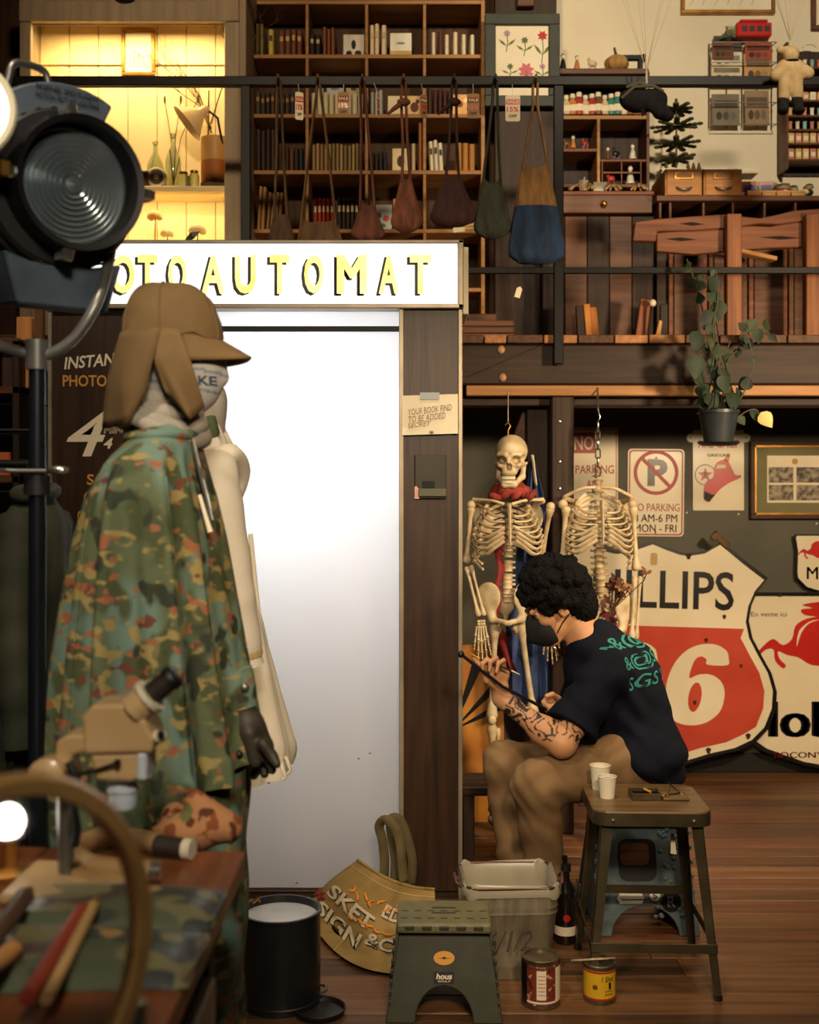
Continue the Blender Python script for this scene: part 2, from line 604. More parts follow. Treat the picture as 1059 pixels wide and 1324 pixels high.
M_steel = mat('dull_steel', S(150, 148, 142), S(120, 118, 112), rough=0.4, metal=0.8, scale=14)
M_chrome = mat('bright_metal', S(215, 212, 204), rough=0.2, metal=0.95)

# ================================================================== setting
XL, XR, YB = -3.4, 3.4, 6.3
ZD = 2.20          # top of the loft deck
YM = 5.10          # front edge of the loft
ZC = 5.3
# subfloor and boards
fl = struct(MB().span((XL, -1.5, -0.12), (XR, YB + 0.1, -0.03)).build('floor', mat('subfloor', S(20, 14, 10), rough=0.9)), 'dark brown wooden plank floor')
bw = 0.132
bmeshes = {}
y = 0.3
row = 0
while y < YB - 0.02:
 w = bw * (0.92 + 0.16 * random.random())
 if y + w > YB:
  w = YB - y
 x = XL
 cuts = [XL, random.uniform(-2.2, -0.2), random.uniform(0.6, 2.4), XR]
 for i in range(3):
  L = cuts[i + 1] - cuts[i]
  o = MB().box((0, 0, -0.0155), (L - 0.003, w - 0.0045, 0.031)).build('plank', random.choice(M_floor), fl, bevel=0.0018)
  o.location = ((cuts[i] + cuts[i + 1]) / 2, y + w / 2, random.uniform(-0.0012, 0.0))
 y += w; row += 1
# walls
struct(MB().span((XL, YB, 0), (XR, YB + 0.1, ZD - 0.1)).build('wall_back', M_wallgrey), 'dark olive grey painted wall behind the signs')
struct(MB().span((0.72, YB, ZD - 0.1), (XR, YB + 0.1, ZC)).build('wall_upper', M_wallcream), 'cream plaster wall of the loft')
wub = struct(MB().span((XL, YB + 0.02, ZD - 0.1), (0.72, YB + 0.1, ZC)).build('wall_upper_boards', M_shelfback), 'dark boarded wall behind the bookcase')
brd = MB().box((0, 0, 0), (0.148, 0.02, ZC - ZD)).mesh('board', bevel=0.003)
for i in range(28):
 o = link('board', brd, M_shelfback, wub); o.location = (XL + 0.075 + i * 0.1475, YB + 0.012, (ZC + ZD) / 2)
struct(MB().span((XL - 0.1, -1.5, 0), (XL, YB + 0.1, ZC)).build('wall_left', mat('dark_side_wall', S(48, 40, 34), S(58, 50, 42), rough=0.8)))
struct(MB().span((XR, -1.5, 0), (XR + 0.1, YB + 0.1, ZC)).build('wall_right', mat('tan_side_wall', S(72, 60, 46), S(82, 68, 54), rough=0.8)))
struct(MB().span((XL, -1.5, ZC), (XR, YB + 0.1, ZC + 0.1)).build('ceiling', mat('dark_ceiling', S(60, 48, 38), S(72, 58, 46), rough=0.85)))
struct(MB().span((XL, YB - 0.02, 0), (XR, YB, 0.1)).build('baseboard_back', mat('black_baseboard', S(22, 20, 18), rough=0.6), bevel=0.003))

# loft: deck boards, beams, column
mz = thing('loft_floor', None or 'timber loft floor carried on dark beams', 'loft floor')
del mz['category']
mz['kind'] = 'structure'
x = XL
dk = 0
while x < XR - 0.02:
 w = random.choice((0.135, 0.15, 0.16, 0.10))
 w = min(w, XR - x)
 th = 0.036
 o = MB().box((0, 0, 0), (w - 0.006, YB - YM + 0.03 + random.uniform(0, 0.012), th)).build('plank', M_deckl if random.random() < 0.16 else M_deck, mz, bevel=0.003)
 o.location = (x + w / 2, (YM - 0.03 + YB) / 2, ZD - th / 2)
 x += w
MB().span((XL, YM, ZD - 0.215), (XR, YM + 0.12, ZD - 0.037)).build('front_beam', M_beam, mz, bevel=0.008)
MB().span((0.25, YM + 0.012, ZD - 0.262), (XR, YM + 0.09, ZD - 0.217)).build('batten', M_shelfwood, mz, bevel=0.003)
MB().span((XL, YM + 0.10, ZD - 0.30), (XR, YM + 0.24, ZD - 0.264)).build('ledger', M_beam, mz, bevel=0.004)
jst = MB().box((0, 0, 0), (0.07, YB - YM - 0.16, 0.16)).mesh('joist', bevel=0.004)
for i in range(12):
 o = link('joist', jst, M_beam, mz); o.location = (XL + 0.3 + i * 0.6, (YM + 0.14 + YB) / 2, ZD - 0.118)
for p in ((648, 452), (650, 488)):
 b = at(p[0], p[1], YM - 0.004)
 MB().ball(b, (0.017, 0.006, 0.02), n=8, m=5).build('bolt', mat('raw_bolt', S(170, 126, 90), rough=0.6, metal=0.3), mz, smooth=50)
MB().bar((at(603, 488, YM - 0.01)), at(716, 440, YM - 0.01), 0.004, 0.0015).build('scratch', M_beam, mz)
cx0, cx1 = at(712, 0, 5.16).x, at(741, 0, 5.16).x
cl = MB().span((cx0, 5.13, 0), (cx1, 5.29, ZD - 0.262)).build('column', M_post, bevel=0.006)
struct(cl, 'dark timber column under the loft')
cl2 = MB().span((at(682, 0, 5.25).x, 5.30, 0), (at(712, 0, 5.25).x, 5.42, ZD - 0.262)).build('column', M_post, bevel=0.006)
struct(cl2, 'narrow dark timber post beside the column')
br = MB().bar(at(672, 600, 5.42), at(706, 505, 5.42), 0.09, 0.15).build('brace', M_brownwood, bevel=0.004)
struct(br, 'brown diagonal brace under the loft')
for (px, py) in ((724, 597), (724, 632), (724, 545)):
 b = at(px, py, 5.127)
 MB().ball(b, (0.009, 0.004, 0.009), n=8, m=5).build('bolt', M_chrome, cl, smooth=50)

# railing
rl = thing('loft_railing', 'black square steel railing along the loft edge', 'railing', (0, YM - 0.045, ZD))
def rz(py): return CAMZ + (HOR - py) / FPX * (YM - 0.045) - ZD
MB().span((XL, -0.02, rz(112)), (XR, 0.02, rz(100))).build('top_rail', M_black, rl, bevel=0.003)
MB().span((XL, -0.012, rz(354)), (XR, 0.012, rz(346))).build('mid_rail', M_black, rl, bevel=0.002)
for px in (318, 722, 1130, -90):
 xx = (px - 529.5) / FPX * (YM - 0.045)
 MB().span((xx - 0.021, -0.018, -0.13), (xx + 0.021, 0.018, rz(112))).build('post', M_black, rl, bevel=0.003)

# ================================================================== photo booth
YF, YBK = 4.29, 5.0
def bx(px): return (px - 529.5) / FPX * YF
def bz(py): return CAMZ + (HOR - py) / FPX * YF
bo = thing('photo_booth', 'dark wood photo booth with a glowing white doorway and lit sign above', 'photo booth', (0, YF, 0))
X0, X1, O0, O1 = bx(62), bx(598), bx(268), bx(518)
ZT, ZS, ZO = bz(312), bz(400), bz(1157)
BD = YBK - YF
# local y = 0 at the front face
MB().span((X0 + .012, 0.012, 0.03), (O0, 0.05, ZS)).build('side_panel', M_booth, bo, bevel=0.002)
MB().span((O1, 0.012, 0.03), (X1 - .012, 0.05, ZS)).build('side_panel', M_booth, bo, bevel=0.002)
MB().span((X0 + .012, 0.05, 0.03), (X0 + .03, BD, ZT - 0.01)).build('end_wall', M_booth, bo)
MB().span((X1 - .03, 0.05, 0.03), (X1 - .012, BD, ZT - 0.01)).build('end_wall', M_booth, bo)
M_boothin = mat('booth_white_lining', S(232, 232, 232), rough=0.8)
MB().span((X0 + .03, BD - 0.02, 0.03), (X1 - .03, BD, ZT - 0.01)).build('rear_wall', M_boothin, bo)
MB().span((X0 + .03, 0.05, ZT - 0.03), (X1 - .03, BD - 0.02, ZT - 0.01)).build('roof_panel', M_boothin, bo)
MB().span((X0 + .012, 0.03, 0.0), (X1 - .012, BD, 0.03)).build('base', M_beam, bo)
MB().span((O0, 0.02, 0.03), (O1, 0.045, ZO)).build('threshold', M_booth, bo, bevel=0.002)
for a, b in ((O0 - .02, O0), (O1, O1 + .02)):
 MB().span((a, 0.05, 0.03), (b, BD - .02, ZS)).build('partition', M_boothin, bo)
# white translucent sheet across the doorway, lit from the lamp inside the booth
ms = bpy.data.materials.new('white_translucent_sheet'); ms.use_nodes = True
nt = ms.node_tree; nt.nodes.remove(nt.nodes['Principled BSDF'])
dfn = nt.nodes.new('ShaderNodeBsdfDiffuse'); dfn.inputs[0].default_value = S(190, 184, 180)
trn = nt.nodes.new('ShaderNodeBsdfTranslucent'); trn.inputs[0].default_value = S(242, 242, 243)
mxn = nt.nodes.new('ShaderNodeMixShader'); mxn.inputs[0].default_value = 0.55
nt.links.new(dfn.outputs[0], mxn.inputs[1]); nt.links.new(trn.outputs[0], mxn.inputs[2])
nt.links.new(mxn.outputs[0], nt.nodes['Material Output'].inputs[0])
rows = []
for i in range(24):
 z = ZO + (ZS + 0.0 - ZO) * i / 23
 rows.append([(O0 + (O1 - O0) * k / 20, 0.055 + 0.0012 * math.sin(k * 1.1 + i * .25) + 0.0008 * math.sin(i * .9), z) for k in range(21)])
sh = MB().sheet(rows).build('white_sheet', ms, bo, smooth=60, fix=False)
for (px, py) in ((478, 978), (463, 985), (382, 1148)):
 MB().ball((bx(px), 0.052, bz(py)), (0.006, 0.0012, 0.003), n=6, m=4).build('scuff', M_steel, bo)
MB().span((O0, 0.03, bz(427)), (O1 - .004, 0.042, bz(420))).build('curtain_rail', M_black, bo, bevel=0.002)
lb = lamp('booth_lamp', 'POINT', (bx(335), YF + 0.55, bz(560)), None, 17, (0.95, 0.97, 1.0), 0.11)
# trims
for a in (62, 592.5):
 MB().span((bx(a), -0.006, 0.0), (bx(a + 5.5), 0.05, ZS)).build('edge_trim', M_trimmetal, bo, bevel=0.002)
MB().span((bx(516), -0.006, 0.03), (bx(522), 0.05, ZS)).build('door_trim', M_trimmetal, bo, bevel=0.002)
MB().span((O0 - .016, -0.006, 0.03), (O0, 0.05, ZS)).build('door_trim', M_trimmetal, bo, bevel=0.002)
# lit sign box
M_signlit = mat('lit_sign_face', (1.0, 0.985, 0.95, 1), rough=0.5, emit=1.05)
MB().span((X0 + .02, -0.02, ZS + .016), (X1 - .02, 0.05, ZT - .012)).build('sign_face', M_signlit, bo)
for (a, b) in (((X0, -0.028, ZT - .013), (X1 + .003, 0.06, ZT)), ((X0, -0.028, ZS), (X1 + .003, 0.06, ZS + .017)),
               ((X0, -0.028, ZS), (X0 + .02, 0.06, ZT)), ((X1 - .017, -0.028, ZS), (X1 + .003, 0.06, ZT))):
 MB().span(a, b).build('sign_trim', M_trimmetal, bo, bevel=0.003)
MB().span((X1 + .003, 0.05, ZS - .01), (X1 + .025, 0.30, ZT - .01)).build('sign_side', M_cream, bo, bevel=0.003)
M_signyel = mat('lit_yellow_paint', (1.0, 0.86, 0.20, 1), (1.0, 0.93, 0.42, 1), rough=0.5, emit=0.88, scale=9)
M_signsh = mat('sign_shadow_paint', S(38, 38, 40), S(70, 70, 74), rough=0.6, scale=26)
letters = [('F', 108, 140), ('O', 146, 176), ('T', 180, 205), ('O', 219, 243), ('A', 262, 292), ('U', 305, 332), ('T', 350, 375), ('O', 394, 419), ('M', 436, 475), ('A', 490, 516), ('T', 530, 557)]
for ch, a, b in letters:
 c = ((bx(a) + bx(b)) / 2, 0, bz(356))
 w, h = bx(b) - bx(a), bz(330) - bz(380)
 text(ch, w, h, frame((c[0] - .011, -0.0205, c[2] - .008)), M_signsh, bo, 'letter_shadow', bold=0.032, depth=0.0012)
 text(ch, w, h, frame((c[0], -0.0222, c[2])), M_signyel, bo, 'letter', bold=0.03, depth=0.0012)
# painted lettering on the left panel
fy = 0.0105
def bt(s, px, py, w, h, m, **kw):
 return text(s, w * YF / FPX, h * YF / FPX, frame((bx(px), fy, bz(py)), kw.pop('x', (1, 0, 0)), kw.pop('y', (0, 0, 1))), m, bo, **kw)
bt('INSTANT', 121, 466, 80, 16, M_letterw, shear=0.25, x=(1, 0, .09), y=(-.09, 0, 1), bold=.02)
bt('PHOTOBOOTH', 138, 492, 116, 15, M_gold, bold=.02)
bt('4', 113, 560, 56, 60, M_letterw, shear=0.35, bold=.01)
bt('MIN', 146, 556, 26, 9, M_letterw, shear=0.2, bold=.03)
bt('4', 139, 573, 12, 14, M_letterw, shear=0.25, bold=.03)
for s, px, py in (('S', 116, 620), ('C', 112, 643), ('OR', 108, 667)):
 bt(s, px, py, 9 * len(s), 14, M_gold, bold=.02)
for k in range(4):
 a = k * PI / 4
 MB().box((bx(91), fy - .001, bz(711)), (0.056 if k != 2 else 0.07, 0.001, 0.0035), Matrix.Rotation(a, 3, 'Y')).build('painted_star', M_letterw, bo)
bt('1.-', 97, 748, 24, 36, M_letterw, shear=0.35, bold=.005)
# coin unit in a recess of the right panel
cu_ = MB().span((bx(536), -0.002, bz(645)), (bx(577), 0.013, bz(588))).build('coin_unit', mat('dark_olive_metal', S(44, 42, 34), S(54, 50, 40), rough=0.5, metal=0.4), bo, bevel=0.003)
MB().span((bx(541), -0.014, bz(642)), (bx(577), -0.001, bz(632))).build('coin_tray', mat('olive_tray', S(86, 82, 66), rough=0.5, metal=0.3), cu_, bevel=0.002)
MB().span((bx(546), -0.0035, bz(631)), (bx(562), -0.001, bz(622))).build('coin_slot', M_black, cu_, bevel=0.001)
MB().prism([(bx(536), bz(645)), (bx(542), bz(645)), (bx(541.5), bz(632)), (bx(538), bz(628)), (bx(536), bz(630))], frame((0, -0.004, 0)), 0.002).build('pink_sticker', mat('pink_paper', S(226, 170, 160), rough=0.8), cu_)
# note
nr = []
for i in range(6):
 z = bz(563) + (bz(512) - bz(563)) * i / 5
 nr.append([(bx(520 + 72 * k / 8), -0.010 - 0.004 * math.sin(k / 8 * PI) - (0.006 if i == 0 and k % 8 == 0 else 0), z + 0.0008 * k) for k in range(9)])
nt_ = thing('paper_note', 'handwritten paper note taped to the booth beside the doorway', 'paper note', (0, YF, 0))
n1 = MB().sheet(nr).build('sheet', M_paper, nt_, fix=False)
sd = n1.modifiers.new('thickness', 'SOLIDIFY'); sd.thickness = 0.0008
M_pencil = mat('pencil_grey', S(150, 132, 110), rough=0.8)
for s, px, py, w, h in (('YOUR BOOK FIND', 556, 530, 56, 8), ('TO BE ADDED', 552, 540, 48, 8), ('SECRET', 542, 549, 30, 6)):
 text(s, w * YF / FPX, h * YF / FPX, frame((bx(px), -0.0165, bz(py)), (1, 0, .12), (-.12, 0, 1)), M_pencil, nt_, shear=0.25, depth=0.0006)
MB().span((bx(543), -0.0175, bz(517)), (bx(568), -0.0155, bz(508))).build('tape', mat('grey_tape', S(150, 156, 156), rough=0.4), nt_)
MB().ball((bx(558), -0.0165, bz(559)), (.008, .002, .006), n=8, m=5).build('pin', M_steel, nt_)

# ================================================================== loft: lit display cabinet
YC = 5.70
def cx(px): return (px - 529.5) / FPX * YC
def cz(py): return CAMZ + (HOR - py) / FPX * YC
M_cabout = mat('cabinet_taupe_paint', S(150, 130, 104), S(170, 150, 122), rough=0.6, scale=4, stretch=(6, 6, .6), bump=.1)
M_cabin = mat('cabinet_cream_lining', S(246, 226, 178), S(240, 218, 166), rough=0.7, scale=3)
cab = thing('display_cabinet', 'tall cream lined display cabinet lit from within behind the stage lamp', 'cabinet', (0, YC, ZD))
def C(a, b, name, m=M_cabout, bev=.004): return MB().span((a[0], a[1], a[2] - ZD), (b[0], b[1], b[2] - ZD)).build(name, m, cab, bevel=bev)
CD = 0.30
C((cx(25), 0, ZD), (cx(40), 0.03, cz(28)), 'stile'); C((cx(290), 0, ZD), (cx(309), 0.03, cz(28)), 'stile')
C((cx(25), 0.03, ZD), (cx(28), CD, cz(-20)), 'side_wall'); C((cx(306), 0.03, ZD), (cx(309), CD, cz(-20)), 'side_wall')
C((cx(309), 0.0, ZD), (cx(318), CD, cz(-20)), 'side_board')
C((cx(25), -0.01, cz(28)), (cx(309), 0.04, cz(-6)), 'head_rail')
C((cx(18), -0.04, cz(-2)), (cx(322), CD, cz(-40)), 'cornice', bev=.012)
MB().prism([(cx(60), cz(3) - ZD)] + [(cx(60 + 210 * i / 14), cz(3 - 14 * math.sin(PI * i / 14)) - ZD) for i in range(15)][::-1][0:0] + [(cx(270), cz(3) - ZD), (cx(250), cz(-12) - ZD), (cx(80), cz(-12) - ZD)], frame((0, -0.012, 0)), 0.02).build('arch_board', M_cabout, cab, bevel=.003)
MB().ball((cx(163), -0.02, cz(0) - ZD), (0.052, 0.02, 0.022), n=14, m=8).build('ornament', M_black, cab, smooth=60)
C((cx(28), 0.03, cz(-6)), (cx(306), CD, cz(-10)), 'roof_board', M_cabin)
C((cx(28), 0.02, cz(28)), (cx(306), 0.05, cz(24)), 'lamp_pelmet', M_brownwood)
bwid = (cx(306) - cx(28)) / 7
bb = MB().box((0, 0, 0), (bwid - .003, .016, cz(-6) - ZD)).mesh('back_board', bevel=.003)
for i in range(7):
 o = link('back_board', bb, M_cabin, cab); o.location = (cx(28) + bwid * (i + .5), CD - .01, (cz(-6) - ZD) / 2)
C((cx(28), CD - .03, cz(57)), (cx(306), CD - .018, cz(55.5)), 'rail_strip', M_cabin, .001)
C((cx(28), 0.06, cz(243)), (cx(306), CD - .018, cz(236)), 'shelf', M_cabin)
C((cx(28), 0.03, cz(322)), (cx(306), CD - .018, cz(314)), 'shelf', M_cabin)
C((cx(40), 0.004, ZD), (cx(290), 0.03, cz(318)), 'lower_door', M_cabout)
lamp('cabinet_lamp', 'AREA', ((cx(165)), YC + 0.09, cz(22)), (cx(165), YC + 0.22, cz(240)), 10, (1.0, 0.70, 0.30), 0.8, 0.06)
lamp('cabinet_lamp', 'AREA', ((cx(190)), YC + 0.10, cz(245)), (cx(190), YC + 0.2, cz(330)), 2.5, (1.0, 0.70, 0.30), 0.8, 0.05)

ZSH = cz(236); ZSL = cz(314)
def lathe_thing(name, label, cat, prof, loc, m, group=None, n=20, sx=1, sy=1):
 o = MB().lathe(prof, n=n, sx=sx, sy=sy).build(name, m, None, smooth=45)
 o.location = loc
 return tag(o, label, cat, group)
# things on the cabinet shelf
M_gglass = mat('green_bottle_glass', S(214, 226, 190), rough=0.05, trans=0.85)
def bottle(px, d, hpx, rpx, label, loc_z, m=M_gglass):
 k = d / FPX; h = hpx * k; r = rpx * k
 b = MB().lathe([(0, 0), (r * .9, 0), (r, h * .03), (r, h * .5), (r * .85, h * .6), (r * .32, h * .78), (r * .28, h * .95), (r * .36, h * .96), (r * .36, h), (r * .2, h), (r * .2, h * .93), (0, h * .92)], n=20).build('bottle', m, smooth=50)
 b.location = ((px - 529.5) / FPX * d, d, loc_z)
 return tag(b, label, 'bottle')
bottle(201, 5.90, 66, 11, 'pale green glass bottle without stems in the lit cabinet', ZSH)
vb = bottle(224, 5.86, 74, 10, 'slim clear bottle holding dry stems in the lit cabinet', ZSH)
M_twig = mat('dark_twig', S(86, 66, 34), rough=0.8)
st = MB()
for (a, b, c) in ((-.012, .012, .47), (.01, -.004, .46), (.03, .01, .47)):
 p0 = Vector((0, 0, .03)); p1 = Vector((a * 1.2, b, .27)); p2 = Vector((a * 4, b * 2, c))
 st.tube([p0, p1, p2], .0022, 5)
stt = thing('dried_grass_spray', 'three thin dried stems in the slim clear bottle', 'dried stems', vb.location)
st.build('stems', M_twig, stt)
for (a, b, c) in ((-.012, .012, .47), (.01, -.004, .46), (.03, .01, .47)):
 MB().ball((a * 4, b * 2, c), (.006, .006, .022), n=6, m=6).build('seed_head', M_twig, stt)
def jar(px, d, h, r, label, m, z):
 j = MB().lathe([(0, 0), (r, 0), (r, h * .7), (r * .7, h * .82), (r * .7, h * .84)], n=16).build('jar', m, smooth=45)
 j.location = ((px - 529.5) / FPX * d, d, z)
 MB().lathe([(0, h * .84), (r * .76, h * .84), (r * .76, h), (0, h)], n=16).build('lid', M_brass, j, smooth=45)
 return tag(j, label, 'jar')
jar(237, 5.79, .075, .030, 'round clear jar in front of the slim bottle', M_gglass, ZSH)
jar(251, 5.80, .085, .026, 'clear stopper jar between the round jar and the wooden box', M_gglass, ZSH)
clk = thing('table_clock', 'small round cream table clock on the cabinet shelf', 'clock', ((203 - 529.5) / FPX * 5.80, 5.80, ZSH))
Rfx = Matrix.Rotation(PI / 2, 3, 'X')
MB().lathe([(0, -.03), (.044, -.028), (.05, -.01), (.05, .02), (.04, .024), (.036, .016)], (0, 0, .05), 24, Rfx).build('clock_case', M_cream, clk, smooth=40)
MB().lathe([(0, .012), (.036, .014)], (0, 0, .05), 20, Rfx).build('dial', mat('grey_dial', S(120, 112, 96), rough=.5), clk)
MB().lathe([(0, .016), (.012, .018), (.014, .014)], (0, 0, .05), 12, Rfx).build('hub', M_cream, clk)
tag(MB().box((cx(180), 5.82, ZSH + .04), (.06, .1, .08)).build('keepsake_box', M_brownwood, bevel=.006), 'small dark wooden box behind the stage lamp rim', 'box')
tag(MB().lathe([(0, 0), (.045, 0), (.05, .01), (.05, .05), (.03, .06), (0, .06)], n=20).build('dish', M_cream, smooth=45), 'pale covered dish beside the small dark box', 'dish').location = (cx(186) - .01, 5.9, ZSH)
# brown pot, lid box, desk lamp, twig
pot = thing('stoneware_pot', 'tall two-tone brown pot at the end of the lit shelf', 'pot', ((278 - 529.5) / FPX * 5.88, 5.88, ZSH))
MB().lathe([(0, .02), (.068, .02), (.07, .03), (.07, .13)], n=24).build('glazed_base', wood('pot_brown', S(150, 84, 30), S(176, 104, 44), 2), pot, smooth=45)
MB().lathe([(.07, .13), (.072, .14), (.07, .25), (.064, .25), (.062, .14)], n=24).build('upper_band', mat('pot_tan', S(196, 150, 84), rough=.5), pot, smooth=45)
tag(MB().box((cx(275), 5.83, ZSH + .012), (.15, .1, .024)).build('wooden_block', M_brownwood, bevel=.004), 'flat brown wooden block under the desk lamp', 'block')
pot.location.z += .02
dl = thing('desk_lamp', 'cream enamel desk lamp with a tilted shade inside the lit cabinet', 'desk lamp', ((283 - 529.5) / FPX * 5.80, 5.80, ZSH + .024))
hd = at(254, 150, 5.78) - Vector(dl.location)
ax = Vector((-.75, -.12, -.62)).normalized()
Rq = ax.to_track_quat('Z', 'Y').to_matrix()
M_enamel = mat('cream_enamel', S(232, 204, 156), rough=.3)
MB().lathe([(.012, -.075), (.02, -.07), (.026, -.03), (.05, .0), (.098, .06), (.1, .062), (.094, .06), (.046, .004), (.02, -.02)], hd, 26, Rq).build('lamp_shade', M_enamel, dl, smooth=50)
MB().tube([hd - ax * .06, hd - ax * .07 + Vector((.05, .0, -.05)), Vector((.02, .05, .16)), Vector((0, .03, .02))], .006, 8).build('arm', M_black, dl, smooth=50)
MB().lathe([(0, 0), (.05, 0), (.05, .012), (.01, .02), (0, .02)], (0, .03, 0), 20).build('base', M_black, dl, smooth=40)
tw = thing('twig_branch', 'bare twig branch standing behind the desk lamp', 'branch', ((278 - 529.5) / FPX * 5.95, 5.95, ZSH + .02))
def twig(mb, p, d, L, r, lev):
 q = p + d * L
 mid = (p + q) / 2 + Vector((random.uniform(-1, 1), random.uniform(-1, 1), 0)) * L * .08
 mb.tube([p, mid, q], [r, r * .8, r * .55], 5)
 if lev:
  for i in range(3 if lev > 1 else 4):
   dd = (d + Vector((random.uniform(-1.1, .75), random.uniform(-.5, .3), random.uniform(-.15, .6)))).normalized()
   twig(mb, p + (q - p) * random.uniform(.35, 1), dd, L * random.uniform(.45, .75), r * .6, lev - 1)
tm = MB(); twig(tm, Vector((0, 0, .0)), Vector((-.06, 0, 1)), .52, .007, 4)
tm.build('twigs', M_twig, tw)
# framed print in the cabinet
def picture(name, label, cat, x0, x1, y0, y1, d, fr, mf, mm, thick=.025, tilt=0):
 """A framed picture: four frame bars and a sheet; pixel box at distance d of its front."""
 a, b = at(x0, y1, d), at(x1, y0, d)
 p = thing(name, label, cat, ((a.x + b.x) / 2, d + thick, a.z))
 w, h = b.x - a.x, b.z - a.z; f = fr * d / FPX
 for (u0, u1, v0, v1) in ((-w / 2, w / 2, 0, f), (-w / 2, w / 2, h - f, h), (-w / 2, -w / 2 + f, f, h - f), (w / 2 - f, w / 2, f, h - f)):
  MB().span((u0, -thick, v0), (u1, 0, v1)).build('frame_bar', mf, p, bevel=.003)
 MB().span((-w / 2 + f, -thick * .45, f), (w / 2 - f, -thick * .3, h - f)).build('sheet', mm, p)
 return p, w, h
pc, w, h = picture('framed_print', 'small gold framed print on the cabinet back wall', 'picture', 157, 200, 36, 97, 5.955, 4.5, M_brass, M_cream, .02)
M_dry = mat('dry_ochre_ink', S(190, 150, 84), rough=.8)
for i in range(7):
 x = -.045 + .09 * i / 6
 MB().tube([(x, -.0095, .05), (x + random.uniform(-.01, .01), -.0095, .05 + random.uniform(.02, .07))], .0015, 4).build('printed_stem', M_dry, pc)
# flowers low in the cabinet
M_petal = mat('peach_petal', S(226, 176, 110), S(206, 150, 84), rough=.7, scale=20)
M_petalw = mat('cream_petal', S(240, 222, 176), S(226, 200, 148), rough=.7, scale=20)
for nm, px, py, r, m, lb in (('peach', 200, 282, .052, M_petal, 'peach dried flower head low in the lit cabinet'), ('cream', 216, 304, .045, M_petalw, 'cream flower head beside the peach one'), ('white', 255, 300, .06, M_petalw, 'white bloom with a dark leaf at the sign edge')):
 c = at(px, py, 5.82)
 fo = thing('dried_flower', lb, 'flower', (c.x, c.y, ZSL))
 hh = c.z - ZSL
 if hh > .01:
  MB().tube([(0, 0, 0), (.004, 0, hh)], .003, 5).build('stem', M_twig, fo)
 for i in range(11):
  a = i * 2.4; e = .3 + .6 * (i / 11)
  dvec = Vector((math.cos(a) * math.cos(e), math.sin(a) * math.cos(e), math.sin(e)))
  MB().ball(Vector((0, 0, max(hh, .03))) + dvec * r * .55, (r * .42, r * .42, r * .2), dvec.to_track_quat('Z', 'Y').to_matrix(), 8, 5).build('petal', m, fo, smooth=60)
 if nm == 'white':
  MB().sheet([[(-.05, -.06, .03), (-.03, -.07, .015)], [(-.02, -.08, .06), (.0, -.08, .03)], [(.03, -.07, .07), (.03, -.07, .068)]]).build('leaf', mat('dark_leaf', S(40, 52, 34), rough=.5), fo)

# ================================================================== loft: bookcase
YS = 6.0
def sx(px): return (px - 529.5) / FPX * YS
def sz(py): return CAMZ + (HOR - py) / FPX * YS
bc = thing('bookcase', 'honey wood bookcase of square compartments full of books', 'bookcase', (0, YS, ZD))
def BC(a, b, name, m=M_shelfwood): return MB().span((a[0], a[1], a[2] - ZD), (b[0], b[1], b[2] - ZD)).build(name, m, bc, bevel=.002)
SHY = [0, 70, 147, 220, 296, 372, 448]
colx = [325, 397, 474, 549, 622]
BC((sx(322), 0, ZD), (sx(327), .28, sz(0)), 'side_board'); BC((sx(622), 0, ZD), (sx(627), .28, sz(0)), 'side_board')
for i, yy in enumerate(SHY):
 BC((sx(327), 0.002, sz(yy + 5)), (sx(622), .27, sz(yy)), 'shelf')
BC((sx(322), .27, ZD), (sx(627), .284, sz(0)), 'back_panel', M_shelfback)
for i in range(6):
 for c in (397, 474, 549):
  BC((sx(c - 2), 0.004, sz(SHY[i + 1])), (sx(c + 2), .27, sz(SHY[i] + 5)), 'divider')
# one book: cover (boards and rounded spine) with a page block, unit size
def book_meshes():
 mb = MB(); pr = [(-.5, .0), (-.42, -.06), (-.2, -.10), (.2, -.10), (.42, -.06), (.5, .0), (.5, 1), (.38, 1), (.38, .04), (-.38, .04), (-.38, 1), (-.5, 1)]
 n = len(pr)
 vs = [(x, y, 0) for x, y in pr] + [(x, y, 1) for x, y in pr]
 fs = [(i, (i + 1) % n, (i + 1) % n + n, i + n) for i in range(n)]
 caps = [(0, 1, 2, 3, 4, 5, 8, 9), (5, 6, 7, 8), (0, 9, 10, 11)]
 mb.add(vs, fs + [tuple(reversed(c)) for c in caps] + [tuple(i + n for i in c) for c in caps])
 cover = mb.mesh('book_cover')
 pages = MB().span((-.37, .05, .015), (.37, .97, .975)).mesh('pages')
 band = MB().span((-.3, -.125, .55), (.3, -.09, .75)).mesh('title_band')
 return cover, pages, band
BK_C, BK_P, BK_B = book_meshes()
BOOKM = {}
def bookmat(c):
 if c not in BOOKM:
  BOOKM[c] = mat('book_cloth_%d' % len(BOOKM), S(*c), S(*[min(255, int(v * 1.12) + 4) for v in c]), rough=.7, scale=14, stretch=(1, 1, .3))
 return BOOKM[c]
def book(x, yb, z, w, h, d, c, label, group, lean=0.0, band=None):
 o = link('book', BK_C, bookmat(c))
 o.location = (x, yb, z + abs(math.sin(lean)) * w / 2); o.scale = (w, d, h); o.rotation_euler = (0, lean, 0)
 link('pages', BK_P, M_paper, o)
 if band:
  link('title_band', BK_B, bookmat(band), o)
 return tag(o, label, 'book', group)
ORD = 'first second third fourth fifth sixth seventh eighth ninth tenth eleventh twelfth thirteenth'.split()
